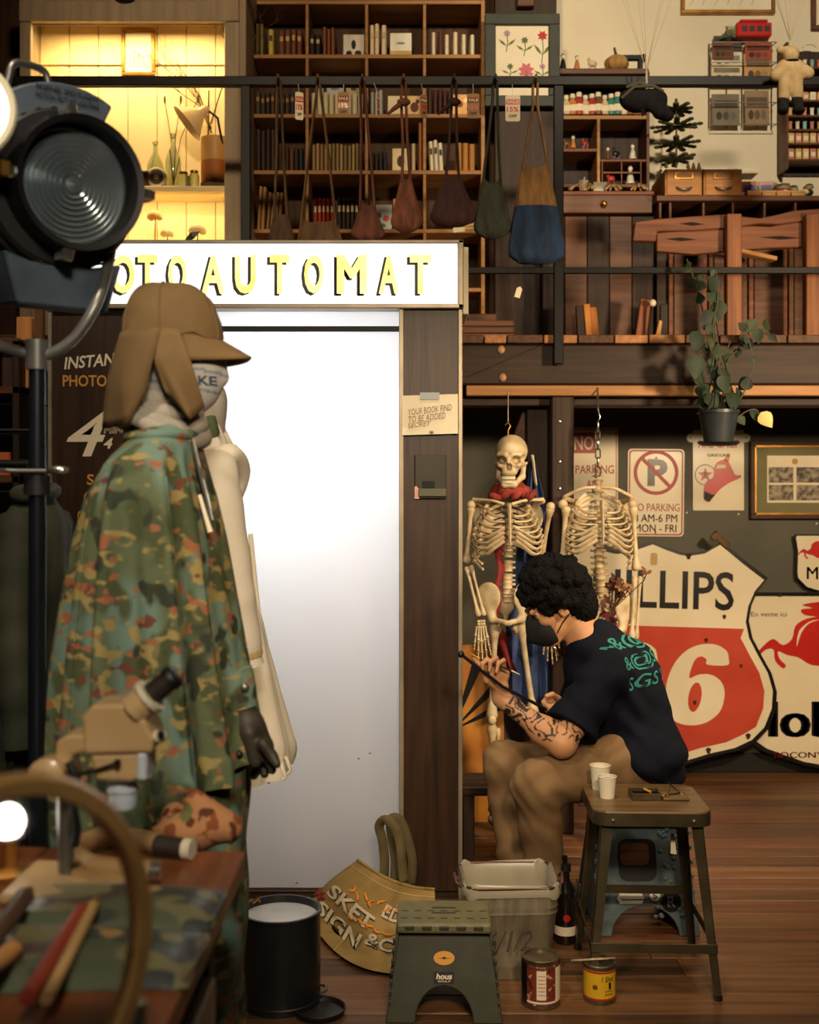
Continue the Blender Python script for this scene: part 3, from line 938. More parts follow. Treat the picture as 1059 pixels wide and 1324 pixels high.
def books(px0, n, wpx, hpx, rowi, c, label, group=None, jit=2.0, lean=0.0, band=None, gap=0.6, dy=0.03, var=12):
 x = px0
 for i in range(n):
  cc = c[i % len(c)] if isinstance(c, list) else c
  cc = tuple(max(0, min(255, int(v + random.uniform(-var, var) / 2))) for v in cc) if var else cc
  cc = tuple(int(v // 6 * 6) for v in cc)
  w = wpx * random.uniform(.9, 1.05)
  h = (hpx + random.uniform(-jit, jit)) * YS / FPX
  book(sx(x + w / 2), YS + dy, sz(SHY[rowi]) + .001, w * YS / FPX * .96, h, .17, cc, label + ((', %s from the cabinet' if len(label.split()) < 13 else ', %s along') % ORD[i] if n > 1 else ''), group, lean, band[i % len(band)] if isinstance(band, list) else band)
  x += w + gap
def facing(px, w, h, rowi, c, label, prints=(), off=0.0):
 """A book shown cover first, leaning back a little."""
 k = YS / FPX
 o = thing('book', label, 'book', (sx(px), YS + .09 + off, sz(SHY[rowi]) + .002))
 o.rotation_euler = (-.12, 0, 0)
 MB().span((-w * k / 2, 0, 0), (w * k / 2, .022, h * k)).build('cover', bookmat(c), o, bevel=.002)
 MB().span((-w * k / 2 + .003, .004, .003), (w * k / 2 + .001, .018, h * k + .0005)).build('pages', M_paper, o)
 for (u, v, pw, ph, pcx) in prints:
  MB().prism([(p[0] + u * w * k, p[1] + v * h * k) for p in arcpts((0, 0), pw * k / 2, 0, 330, 11, ph * k / 2)], frame((0, -.001, 0)), .0012).build('printed_motif', bookmat(pcx), o)
 return o
# row 1 (top)
books(330, 2, 5, 42, 1, [(96, 84, 50), (134, 130, 70)], 'tall olive book at the start of the top shelf', 'olive books of the top shelf')
books(346, 1, 8, 35, 1, (198, 180, 84), 'yellow book with a dark title band on the top shelf', band=(70, 60, 30))
books(360, 4, 7.2, 33, 1, (112, 66, 44), 'ribbed brown leather book in the set of four on the top shelf', 'set of four ribbed brown books', band=(190, 150, 100))
books(400, 2, 7, 27, 1, (34, 28, 26), 'short black book with a pale title band on the top shelf', 'pair of short black books', band=(180, 160, 130))
books(417, 3, 5, 35, 1, (132, 80, 40), 'plain brown book beside the card of leaf prints', 'plain brown books of the top shelf')
facing(456, 27, 36, 1, (222, 214, 200), 'pale book facing out with dark leaf prints on its cover', [(0, .6, 6, 13, (40, 34, 34)), (-.22, .26, 8, 8, (40, 34, 34)), (.22, .27, 9, 8, (50, 30, 34))])
books(478, 2, 6, 39, 1, (224, 206, 166), 'ribbed cream book at the start of the third top compartment', 'pair of ribbed cream books', band=(200, 176, 130))
books(493, 1, 7, 39, 1, (226, 210, 174), 'single cream book standing before the white cover', band=(190, 166, 120))
fb = facing(518, 28, 38, 1, (232, 226, 208), 'large white book facing out with a tan lower half', [(0, .62, 12, 3, (140, 120, 84))])
MB().span((-14 * YS / FPX, -.0012, 0), (14 * YS / FPX, 0, .052)).build('tan_band', bookmat((190, 156, 92)), fb)
books(558, 1, 6, 28, 1, (220, 200, 170), 'pale narrow book before the dark red one, top corner compartment', 'pale narrow books in the dark top corner compartment')
books(567, 1, 6, 30, 1, (90, 44, 34), 'dark red book between pale narrow ones')
for i, xx in enumerate((575, 586, 597, 608)):
 books(xx, 1, 6, 28, 1, (222, 204, 174), 'pale narrow book, %s past the dark red one, top corner compartment' % ORD[i], 'pale narrow books in the dark top corner compartment')
# row 2
books(330, 9, 6, 28, 2, [(52, 66, 56), (66, 44, 32), (40, 44, 54), (96, 44, 34), (46, 58, 50)], 'small dark book in the row behind the white tag', 'row of small dark books behind the tag', band=(150, 110, 60))
for xx in (418, 430, 452):
 pass
books(402, 9, 7, 28, 2, (214, 200, 168), 'slim cream paperback in the row behind the hanging cord', 'row of slim cream paperbacks')
facing(410, 8, 50, 2, (200, 200, 200), 'narrow pale book behind the paperback row', off=.08)
facing(430, 22, 58, 2, (190, 190, 190), 'grey book propped behind the cream paperbacks', [(0, .85, 12, 5, (120, 130, 140))], off=.08)
facing(455, 20, 58, 2, (180, 164, 130), 'tan illustrated book propped behind the cream paperbacks', [(0, .85, 8, 6, (70, 60, 50))], off=.08)
books(479, 3, 5, 30, 2, (170, 178, 170), 'pale blue narrow book in the third compartment', 'pale blue narrow books')
facing(513, 24, 32, 2, (220, 206, 168), 'plain cream book facing out on the second shelf')
facing(536, 20, 32, 2, (214, 178, 128), 'tan book facing out with a dark floral cover', [(0, .5, 11, 14, (90, 44, 34)), (.2, .75, 5, 6, (60, 40, 30))])
books(553, 5, 6, 32, 2, (70, 34, 28), 'dark maroon book in the last compartment of the second shelf', 'dark maroon books')
facing(602, 32, 34, 2, (220, 170, 104), 'orange patterned book facing out behind the sale tags', [(-.2, .6, 9, 9, (120, 60, 30)), (.2, .4, 8, 10, (150, 84, 44)), (.05, .75, 6, 6, (250, 230, 180))])
# row 3
books(331, 4, 6, 52, 3, (56, 34, 28), 'tall dark brown book in the left end of the third shelf', 'tall dark brown books')
books(362, 6, 5.4, 29, 3, [(44, 46, 40), (60, 40, 26), (96, 66, 36), (36, 44, 56)], 'short dark book beside the tall brown ones', 'short dark books of the third shelf')
books(403, 13, 4.6, 34, 3, [(150, 126, 84), (176, 148, 100), (136, 112, 74)], 'beige cloth book in the full row of the third shelf', 'full row of beige books')
books(479, 4, 5, 24, 3, (40, 36, 40), 'little black book beside the cream cover with a figure', 'little black books')
facing(518, 22, 36, 3, (226, 206, 160), 'cream book facing out with a dark figure on its cover', [(0, .5, 10, 16, (60, 44, 36))])
books(532, 1, 5, 34, 3, (196, 176, 136), 'narrow cream book leaning by the dark compartment')
books(541, 2, 5, 62, 3, (150, 92, 44), 'tall orange brown book against the divider', 'pair of tall orange brown books')
books(556, 3, 5.5, 38, 3, (226, 214, 184), 'ribbed white book leaning in the third shelf', 'three leaning white books', lean=-.05, band=(60, 50, 40))
books(590, 3, 8, 36, 3, (166, 118, 62), 'tan board book at the end of the third shelf', 'tan board books')
# row 4
books(331, 2, 5, 56, 4, (168, 132, 86), 'tall tan book leaning in the lowest visible compartment', 'leaning tall tan books', lean=.06)
books(343, 4, 4.5, 48, 4, (150, 112, 70), 'thin tan book beside the tall leaning ones', 'thin tan books', lean=.08)
books(405, 5, 5.0, 40, 4, (168, 56, 34), 'red spined book with a pale top in the set of five', 'set of five red books', band=(226, 200, 170), var=0, jit=.3)
books(436, 5, 5.2, 41, 4, (52, 38, 32), 'dark spined book with a pale dot next to the red set', 'set of five dark books', band=(210, 190, 150), var=0, jit=.3)
facing(494, 24, 38, 4, (196, 200, 196), 'colourful cover with blue and pink figures facing out', [(-.2, .6, 7, 8, (60, 100, 150)), (.2, .5, 8, 9, (200, 90, 90)), (0, .25, 9, 6, (70, 130, 90))])
facing(512, 8, 46, 4, (196, 150, 92), 'narrow tan book facing out beside the red bag')
for i in range(5):
 o = book(sx(612), YS + .05, sz(SHY[4]) + .002 + i * .019, .018, .095, .13, (196 + 8 * (i % 2), 170, 120), 'cream book lying flat in the stack beside the green bag, %s from below' % ORD[i], 'flat stack of cream books')
 o.rotation_euler = (0, -PI / 2, 0); o.location.x += .05; o.location.z += .010

# ================================================================== loft: flower print on its dark stand
fp, w, h = picture('flower_print', 'botanical flower print in a wide dark green frame', 'picture', 627, 724, 17, 137, 5.905, 14, mat('dark_green_frame', S(36, 40, 28), S(46, 50, 34), rough=.6, scale=8), M_paper, .04)
k = 5.905 / FPX
M_leafp = mat('printed_green', S(96, 112, 66), rough=.8); M_pink = mat('printed_pink', S(206, 110, 120), rough=.8); M_redp = mat('printed_red', S(190, 50, 50), rough=.8); M_lil = mat('printed_lilac', S(176, 140, 160), rough=.8)
def fl_print(px, py, r, m, stem):
 u, v = (px - 675.5) * k, (137 - py) * k
 if stem:
  MB().tube([(u, -.019, v), (u + .004, -.019, v - stem * k * .5), (u - .004, -.019, v - stem * k)], .0025, 5).build('printed_stem', M_leafp, fp)
  for s in (-1, 1):
   MB().prism([(u, v - stem * k * .7), (u + s * .028, v - stem * k * .55), (u + s * .045, v - stem * k * .3), (u + s * .018, v - stem * k * .45)][::s], frame((0, -.0185, 0)), .001).build('printed_leaf', M_leafp, fp)
 MB().prism([(u + r * k * (1 + .25 * math.sin(7 * a)) * math.cos(a), v + r * k * (1 + .25 * math.sin(7 * a)) * math.sin(a)) for a in [2 * PI * i / 28 for i in range(28)]], frame((0, -.0195, 0)), .0012).build('printed_bloom', m, fp)
fl_print(656, 41, 4, M_lil, 24); fl_print(679, 50, 4, M_leafp, 20); fl_print(702, 44, 5.5, M_redp, 36)
fl_print(660, 84, 3.5, M_leafp, 14); fl_print(681, 89, 8.5, M_pink, 10); fl_print(702, 84, 3.5, M_lil, 16)
std = thing('print_stand', 'dark wooden post standing behind the flower print', 'post', (at(680, 0, 5.95).x, 5.96, ZD))
MB().span((at(640, 0, 5.95).x - at(680, 0, 5.95).x, 0, 0), (at(720, 0, 5.95).x - at(680, 0, 5.95).x, .05, 2.75)).build('board', M_post, std, bevel=.004)
MB().span((at(668, 0, 5.95).x - at(680, 0, 5.95).x, -.05, sz(17) - ZD), (at(690, 0, 5.95).x - at(680, 0, 5.95).x, 0, 2.72)).build('hanger_block', M_brownwood, std, bevel=.004)

# ================================================================== loft: curio shelf, drawer cabinet
YQ = 6.04
def qx(px): return (px - 529.5) / FPX * YQ
def qz(py): return CAMZ + (HOR - py) / FPX * YQ
cs = thing('curio_shelf', 'honey wood curio shelf with small figurines behind the railing post', 'shelf', (0, YQ, ZD))
def Q(a, b, name, m=M_brownwood, bev=.002): return MB().span((a[0], a[1], a[2] - ZD), (b[0], b[1], b[2] - ZD)).build(name, m, cs, bevel=bev)
Q((qx(708), 0, qz(430)), (qx(712), .2, qz(92)), 'side_board'); Q((qx(836), 0, qz(430)), (qx(840), .2, qz(92)), 'side_board')
Q((qx(722), -.02, qz(97)), (qx(838), .22, qz(90)), 'top_board')
Q((qx(712), 0, qz(154)), (qx(836), .2, qz(149)), 'shelf', M_shelfwood)
Q((qx(712), 0, qz(196)), (qx(772), .2, qz(192)), 'shelf', M_redwood)
Q((qx(776), 0, qz(209)), (qx(836), .2, qz(206)), 'shelf', M_redwood)
Q((qx(772), 0, qz(238)), (qx(776), .2, qz(154)), 'divider', M_shelfwood)
Q((qx(712), 0, qz(242)), (qx(836), .2, qz(238)), 'shelf', M_redwood)
Q((qx(778), .0, qz(224)), (qx(830), .012, qz(222)), 'gallery_rail', M_redwood, .001)
for px in (778, 803, 828):
 Q((qx(px), .0, qz(238)), (qx(px + 1.6), .012, qz(209)), 'gallery_post', M_redwood, .001)
Q((qx(708), .2, qz(430)), (qx(840), .214, qz(92)), 'back_panel', M_post)
def figurine(px, py, hpx, d, m, label, group=None, style=0, name='figurine'):
 k = d / FPX; h = hpx * k; r = h * (.22 if style != 2 else .4)
 o = thing(name, label, 'figurine', ((px - 529.5) / FPX * d, d, CAMZ + (HOR - py) / FPX * d), random.uniform(-.5, .5), group)
 if style == 0:      # a standing doll
  MB().lathe([(0, 0), (r * 1.1, 0), (r, h * .1), (r * .75, h * .4), (r * .5, h * .62), (r * .3, h * .68)], n=12).build('body', m, o, smooth=50)
  MB().ball((0, 0, h * .82), (r * .62, r * .62, h * .18), n=10, m=7).build('head', M_cream, o, smooth=60)
  MB().ball((0, r * .1, h * .9), (r * .66, r * .62, h * .12), n=10, m=6).build('hair', M_brownwood, o, smooth=60)
 elif style == 1:    # small bottle with a cap
  MB().lathe([(0, 0), (r, 0), (r, h * .6), (r * .45, h * .75), (r * .45, h * .8)], n=12).build('body', m, o, smooth=50)
  MB().lathe([(0, h * .8), (r * .6, h * .8), (r * .55, h), (0, h)], n=12).build('cap', M_cream, o, smooth=50)
  MB().lathe([(r * 1.03, h * .15), (r * 1.03, h * .45)], n=12).build('paper_band', M_paper, o)
 else:               # an animal
  MB().ball((0, 0, h * .5), (r, r * .6, h * .28), n=12, m=8).build('body', m, o, smooth=60)
  MB().ball((-r * .75, 0, h * .8), (r * .38, r * .32, h * .2), n=10, m=7).build('head', m, o, smooth=60)
  for s in (-.6, .6):
   for t in (-.3, .3):
    MB().cyl((r * s, r * t, 0), (r * s, r * t, h * .45), r * .14, n=6).build('leg', m, o)
  for t in (-.2, .2):
   MB().ball((-r * .75, r * t, h * 1.0), (r * .1, r * .08, h * .1), n=6, m=5).build('ear', m, o)
 return o
FIGM = [mat('glaze_%s' % n, S(*c), S(*[int(v * .8) for v in c]), rough=.4, scale=30) for n, c in (('red', (190, 60, 50)), ('teal', (70, 140, 120)), ('green', (110, 130, 70)), ('cream', (230, 206, 160)), ('orange', (214, 140, 70)), ('brown', (130, 80, 44)), ('black', (34, 30, 28)), ('white', (238, 230, 210)))]
for i, ci in enumerate((3, 4, 0, 3, 0, 5, 3, 1, 1, 3, 5, 4)):
 figurine(732 + i * 8.3, 149, 25 + (i % 3) * 2, 6.10, FIGM[ci], 'tiny labelled bottle on the curio shelf, %s from the railing post' % ORD[i], 'row of tiny labelled bottles', 1, 'miniature_bottle')
figurine(728, 90, 20, 6.06, FIGM[6], 'dark figurine nearest the flower print on the curio shelf top')
figurine(746, 90, 18, 6.05, FIGM[4], 'small orange doll on the curio shelf top', style=0)
figurine(766, 90, 15, 6.06, FIGM[3], 'cream animal figurine beside the pumpkin', style=2)
figurine(733, 192, 12, 6.06, FIGM[5], 'small brown animal on the middle curio ledge', style=2)
figurine(741, 192, 17, 6.08, FIGM[4], 'orange crown shaped ornament on the middle curio ledge', style=0)
figurine(757, 192, 12, 6.06, FIGM[0], 'reddish animal ornament on the middle curio ledge', style=2)
figurine(786, 206, 16, 6.06, FIGM[5], 'dark pair figurine on the higher curio ledge', style=0)
figurine(797, 206, 14, 6.08, FIGM[6], 'black animal figurine on the higher curio ledge', style=2)
figurine(818, 206, 20, 6.06, FIGM[7], 'white seated figurine on the higher curio ledge', style=0)
figurine(815, 238, 24, 6.07, FIGM[7], 'white triangular figurine behind the little gallery rail', style=0)
figurine(790, 238, 14, 6.07, FIGM[0], 'red figurine behind the little gallery rail', style=2)
pk = thing('pumpkin', 'dried tan gourd pumpkin on the curio shelf top', 'pumpkin', (qx(799), 6.08, qz(90)))
rws = []
for i in range(13):
 a = -PI / 2 + PI * i / 12
 rws.append([(math.cos(a) * .066 * (1 - .12 * abs(math.sin(4 * t))) * math.cos(t), math.cos(a) * .066 * (1 - .12 * abs(math.sin(4 * t))) * math.sin(t), .045 + .045 * math.sin(a)) for t in [2 * PI * j / 48 for j in range(48)]])
MB().sheet(rws, True).build('gourd', mat('gourd_tan', S(190, 150, 90), S(160, 118, 64), rough=.6, scale=12), pk, smooth=60)
MB().tube([(0, 0, .085), (-.006, 0, .105), (-.012, 0, .13)], [.009, .007, .006], 7).build('stem', M_twig, pk)
sm = thing('toy_sewing_machine', 'small black toy sewing machine behind the pumpkin', 'toy', (qx(821), 6.12, qz(90)))
MB().span((-.06, -.02, 0), (.06, .02, .012)).build('bed', M_black, sm, bevel=.003)
MB().span((.03, -.014, .012), (.055, .014, .09)).build('pillar', M_black, sm, bevel=.005)
MB().span((-.055, -.013, .075), (.055, .013, .105)).build('arm', M_black, sm, bevel=.006)
MB().span((-.055, -.008, .03), (-.04, .008, .078)).build('needle_bar', M_black, sm, bevel=.002)
MB().cyl((.056, 0, .09), (.07, 0, .09), .022, n=14).build('handwheel', M_black, sm)
# drawer cabinet in front of the curio shelf
YD = 5.80
def dx(px): return (px - 529.5) / FPX * YD
def dz(py): return CAMZ + (HOR - py) / FPX * YD
dc = thing('drawer_cabinet', 'dark wood plank cabinet with one wide drawer below the curio shelf', 'cabinet', (0, YD, ZD))
def D(a, b, name, m=M_brownwood, bev=.003): return MB().span((a[0], a[1], a[2] - ZD), (b[0], b[1], b[2] - ZD)).build(name, m, dc, bevel=bev)
D((dx(722), 0.0, dz(252)), (dx(846), .20, dz(247)), 'top_board', M_redwood)
dr = D((dx(724), -.012, dz(276)), (dx(843), .19, dz(253)), 'drawer')
MB().ball((dx(780), -.026, dz(265) - ZD), (.017, .016, .017), n=10, m=7).build('knob', M_brass, dr, smooth=60)
for i in range(5):
 a, b = 702 + i * 29, 702 + i * 29 + 28.4
 D((dx(a), .01, ZD), (dx(b), .04, dz(279)), 'plank', M_brownwood if i % 2 else M_post)
D((dx(702), .04, ZD), (dx(846), .2, dz(279)), 'carcass', M_post)
def small(name, label, cat, px, py, d, build, group=None):
 o = thing(name, label, cat, ((px - 529.5) / FPX * d, d, CAMZ + (HOR - py) / FPX * d), 0, group)
 build(o); return o
small('paper_cone', 'white paper star ornament standing on the drawer cabinet', 'ornament', 754, 247, 5.86, lambda o: [MB().lathe([(0, 0), (.022, 0), (.012, .02), (.03, .05), (.016, .045), (0, .03)], n=7).build('star', M_white, o), MB().tube([(0, 0, .04), (.008, 0, .07)], .003, 5).build('tip', M_white, o)])
small('place_card', 'small white card standing on the drawer cabinet', 'card', 776, 247, 5.86, lambda o: [MB().span((-.034, 0, 0), (.034, .002, .045)).build('card_face', M_white, o), MB().span((-.034, .004, 0), (.034, .02, .006)).build('card_foot', M_brownwood, o)])
M_straw = mat('straw_cream', S(226, 196, 136), S(196, 160, 96), rough=.8, scale=40)
for px, lb in ((747, 'cream tassel bundle by the paper star'), (762, 'short cream tassel beside the place card'), (793, 'long cream tassel bundle beyond the place card'), (826, 'cream tassel heap hanging over the cabinet corner')):
 def tas(o):
  mb = MB()
  for i in range(9):
   a = random.uniform(0, 2 * PI)
   mb.tube([(0, 0, .03), (math.cos(a) * .02, math.sin(a) * .012, .028), (math.cos(a) * .045, math.sin(a) * .02 - .005, .006)], .005, 5)
  mb.build('strands', M_straw, o, smooth=60); MB().ball((0, 0, .03), .012, n=8, m=5).build('knot', M_straw, o, smooth=60)
 small('tassel', lb, 'tassel', px, 247, 5.85, tas)

# ================================================================== loft: desk with pigeonholes, card drawers and goods
YE = 5.72
def ex(px): return (px - 529.5) / FPX * YE
def ez(py): return CAMZ + (HOR - py) / FPX * YE
dk_ = thing('pigeonhole_desk', 'brown desk with a row of pigeonholes below its top', 'desk', (0, YE, ZD))
def E(a, b, name, m=M_brownwood, bev=.003): return MB().span((a[0], a[1], a[2] - ZD), (b[0], b[1], b[2] - ZD)).build(name, m, dk_, bevel=bev)
E((ex(848), -.02, ez(261)), (ex(1180), .42, ez(254)), 'desk_top')
E((ex(852), 0, ez(288)), (ex(1180), .4, ez(283)), 'lower_board')
E((ex(852), .38, ez(283)), (ex(1180), .4, ez(261)), 'back_board', M_post)
for px in (852, 865, 908, 946, 987, 1027, 1068, 1110, 1150):
 E((ex(px), 0, ez(283)), (ex(px + 3.5), .38, ez(261)), 'divider')
for i in range(6):
 a = 866 + i * 52
 E((ex(a), .02, ZD + .02), (ex(a + 50), .05, ez(292)), 'door_panel', M_brownwood if i % 2 else M_redwood)
 E((ex(a + 6), .008, ZD + .07), (ex(a + 44), .02, ez(305)), 'raised_field', M_brownwood)
E((ex(852), .05, ZD), (ex(1180), .4, ez(288)), 'carcass', M_post)
ZE = ez(254)
for i, (a, b) in enumerate(((861, 909), (911, 961))):
 cd = thing('card_drawer_box', ['tan wooden card index box beside the miniature tree', 'tan wooden card index box beside the little jars'][i], 'card box', ((ex(a) + ex(b)) / 2, YE + .02, ZE))
 w = ex(b) - ex(a); h = ez(217) - ZE
 MB().span((-w / 2, 0, 0), (w / 2, .32, h)).build('case', wood('card_box_wood', S(168, 112, 56), S(192, 134, 74), 0), cd, bevel=.003)
 MB().span((-w / 2 + .008, -.008, .01), (w / 2 - .008, 0, h - .01)).build('drawer_front', MATS['card_box_wood'], cd, bevel=.002)
 MB().span((-w * .26, -.013, h * .62), (w * .26, -.008, h * .88)).build('label_holder', M_brass, cd, bevel=.002)
 MB().span((-w * .21, -.0145, h * .67), (w * .21, -.0125, h * .83)).build('label_card', wood('card_tan', S(150, 100, 54), S(160, 110, 60), 0), cd)
 MB().tube([(-w * .2, -.008, h * .34), (-w * .16, -.022, h * .28), (0, -.026, h * .24), (w * .16, -.022, h * .28), (w * .2, -.008, h * .34)], .006, 7).build('pull', M_steel, cd, smooth=60)
# books / envelopes behind the boxes
for i, (px, w, h, m, lb) in enumerate(((868, 34, 9, M_paper, 'white envelope stack on the desk under the miniature tree'), (920, 30, 10, M_white, 'white folded paper lying on the card boxes'), (962, 30, 9, M_paper, 'cream paper stack behind the card boxes'))):
 c = at(px, 216, YE + .16)
 o = thing('paper_stack', lb, 'paper stack', (c.x, c.y, ez(217) + .001))
 for j in range(4):
  MB().box((random.uniform(-.004, .004), 0, .003 + j * .0066), (w * .0038, .12, .0062), Matrix.Rotation(random.uniform(-.06, .06), 3, 'Z')).build('sheet', m, o)
# miniature tree
mt = thing('miniature_tree', 'tiered wire miniature fir tree on the desk', 'ornamental tree', (at(875, 0, 5.95).x, 5.96, ZE))
def tz(py): return CAMZ + (HOR - py) / FPX * 5.96 - ZE
MB().cyl((0, 0, .0), (0, 0, tz(132)), .006, .004, 8).build('trunk', M_twig, mt)
MB().lathe([(0, 0), (.06, 0), (.06, .02), (.02, .03), (0, .03)], n=16).build('base', M_brownwood, mt, smooth=40)
M_fir = mat('dark_fir', S(62, 62, 40), S(84, 82, 54), rough=.8, scale=30)
for py, r in ((142, .085), (163, .125), (186, .125), (206, .10)):
 for i in range(9):
  a = 2 * PI * i / 9 + py
  L = r * random.uniform(.8, 1.05)
  e = Vector((math.cos(a) * L, math.sin(a) * L, tz(py) + .008 * math.sin(i)))
  mb = MB().tube([(0, 0, tz(py)), e], [.003, .002], 5)
  for j in range(4):
   p = Vector((0, 0, tz(py))).lerp(e, .35 + .2 * j)
   mb.ball(p, (.017, .017, .008), n=7, m=5)
  mb.build('branch', M_fir, mt, smooth=60)
MB().ball((0, 0, tz(130)), (.008, .008, .012), n=8, m=6).build('tip', M_fir, mt)
# small trees around the base
for i, px in enumerate((858, 886, 893, 900)):
 c = at(px, 217, 5.9)
 o = thing('pine_cone', ['small dark pine cone beside the miniature tree trunk', 'dark pine cone just past the miniature tree', 'middle pine cone between two others by the card boxes', 'pine cone closest to the white folded paper'][i], 'pine cone', (c.x, 5.84, ez(217) + .001))
 mb = MB()
 for j in range(5):
  mb.lathe([(.004, .004 + j * .011), (.019 - j * .003, .001 + j * .011), (.016 - j * .003, .013 + j * .011), (.003, .014 + j * .011)], n=9)
 mb.build('scales', M_twig, o)
# picture high on the wall, second frame edge
pw, w, h = picture('wall_map', 'wide brass framed map at the top of the cream wall', 'picture', 881, 1003, -70, 17, 6.27, 5, M_brass, M_paper, .025)
for i in range(6):
 MB().tube([(-w * .4 + w * .13 * i, -.0125, .05), (-w * .35 + w * .13 * i, -.0125, .09 + .02 * (i % 2)), (-w * .38 + w * .13 * i, -.0125, .16)], .0015, 4).build('printed_line', M_dry, pw)
picture('wall_picture', 'brown framed picture at the upper corner of the cream wall', 'picture', 1050, 1120, -60, 38, 6.27, 6, M_brownwood, M_paper, .025)
# magazine rack
MK = 6.2
def mx(px): return (px - 529.5) / FPX * MK
def mzz(py): return CAMZ + (HOR - py) / FPX * MK
mr = thing('magazine_rack', 'wire wall rack stacked with magazines and postcards', 'magazine rack', (mx(962), YB - .005, mzz(160)))
MX, MZ = mx(962), mzz(160)
wr = MB()
for px in (922, 945, 965, 985, 1004):
 wr.tube([(mx(px) - MX, -.01, 0), (mx(px) - MX, -.01, mzz(48) - MZ)], .003, 5)
for py in (158, 130, 100, 78, 52):
 wr.tube([(mx(922) - MX, -.012, mzz(py) - MZ), (mx(922) - MX, -.10, mzz(py) - MZ - .012), (mx(1004) - MX, -.10, mzz(py) - MZ - .012), (mx(1004) - MX, -.012, mzz(py) - MZ)], .003, 5)
wr.build('wire_frame', mat('grey_wire', S(120, 110, 96), rough=.4, metal=.7), mr)
mags = [(927, 963, 155, 113, .05, (120, 110, 90), 'grey magazine low in the wire rack'), (970, 1002, 155, 108, .05, (140, 116, 84), 'tan magazine with dark figures low in the rack'), (926, 966, 100, 86, .06, (200, 184, 150), 'pale magazine in the middle tier of the rack'), (926, 966, 84, 70, .045, (216, 206, 180), 'cream magazine in the middle tier of the rack'), (969, 1005, 100, 72, .06, (178, 138, 84), 'ochre magazine in the middle tier of the rack'), (927, 955, 68, 58, .05, (110, 70, 44), 'brown booklet near the rack top'), (970, 1005, 70, 57, .05, (150, 70, 50), 'rust coloured booklet near the rack top'), (929, 965, 57, 49, .035, (70, 66, 60), 'dark booklet at the rack top')]
for i, (a, b, y1, y0, off, c, lb) in enumerate(mags):
 p = at((a + b) / 2, y1, MK - off)
 w = (b - a) * MK / FPX; h = (y1 - y0) * MK / FPX + (.05 if i > 1 else 0)
 o = thing('magazine', lb, 'magazine', (p.x, YB - .03 - off + .02, p.z)); o.rotation_euler = (-.08, 0, 0)
 MB().span((-w / 2, 0, 0), (w / 2, .006, h)).build('cover', bookmat(c), o, bevel=.001)
 MB().span((-w / 2 + .002, .006, .002), (w / 2 - .002, .01, h - .002)).build('pages', M_paper, o)
 MB().span((-w * .42, -.001, h * .55), (w * .42, 0, h * .8)).build('title_strip', bookmat(tuple(int(v * .6) for v in c)), o)
 for j in range(3):
  MB().prism([(q[0] - w * .25 + w * .25 * j, q[1] + h * .3) for q in arcpts((0, 0), w * .11, 0, 324, 9, h * .14)], frame((0, -.0008, 0)), .0006).build('printed_motif', bookmat(tuple(int(v * (.45 + .2 * j)) for v in c)), o)
rb_ = thing('red_toy_bus', 'red toy tram box on top of the magazine rack', 'toy', (mx(975), YB - .07, mzz(47)))
MB().span((-.095, -.035, 0), (.095, .035, .075)).build('body', M_red, rb_, bevel=.006)
MB().span((-.075, -.034, .075), (.075, .034, .092)).build('roof', M_red, rb_, bevel=.006)
for i in range(4):
 MB().span((-.065 + i * .04, -.037, .025), (-.037 + i * .04, -.034, .055)).build('window', mat('toy_window', S(70, 60, 66), rough=.3), rb_, bevel=.001)
wl = thing('wire_flower', 'clear cellophane wrap beside the red toy tram', 'wrap', (mx(945), YB - .08, mzz(47)))
rws = [[(math.cos(t) * (.035 + .02 * math.sin(3 * t + i)) * (1 - .15 * i), math.sin(t) * .03 * (1 - .15 * i), i * .02) for t in [2 * PI * j / 14 for j in range(14)]] for i in range(4)]
MB().sheet(rws, True).build('film', M_gglass, wl)
wl.name = 'cellophane_wrap'
# spool rack on the right
SPD = 6.1
def px_(px): return (px - 529.5) / FPX * SPD
def pz_(py): return CAMZ + (HOR - py) / FPX * SPD
sr = thing('spool_rack', 'brown wall rack of small boxes and spools at the frame edge', 'rack', (px_(1070), YB, pz_(215)))
SXO, SZO = px_(1070), pz_(215)
MB().span((px_(1020) - SXO, -.16, 0), (px_(1023) - SXO, 0, pz_(50) - SZO)).build('side_board', M_brownwood, sr, bevel=.002)
MB().span((px_(1120) - SXO, -.16, 0), (px_(1123) - SXO, 0, pz_(50) - SZO)).build('side_board', M_brownwood, sr, bevel=.002)
MB().span((px_(1020) - SXO, -.02, 0), (px_(1123) - SXO, -.005, pz_(50) - SZO)).build('back_board', M_post, sr)
SPY = [82, 104, 125, 145, 163, 181, 202]
for py in SPY:
 MB().span((px_(1023) - SXO, -.155, pz_(py + 2.5) - SZO), (px_(1120) - SXO, -.02, pz_(py) - SZO)).build('shelf', M_brownwood, sr, bevel=.001)
MB().tube([(px_(1048) - SXO, -.08, pz_(50) - SZO), (px_(1052) - SXO, -.08, pz_(46) - SZO), (px_(1062) - SXO, -.08, pz_(46) - SZO), (px_(1066) - SXO, -.08, pz_(50) - SZO)], .004, 6).build('handle', M_white, sr)
spc = [(214, 160, 110), (206, 130, 90), (230, 220, 196), (140, 170, 170), (190, 120, 100), (200, 160, 90), (210, 168, 100)]
rown = ['top', 'second', 'third', 'fourth', 'fifth', 'sixth', 'lowest']
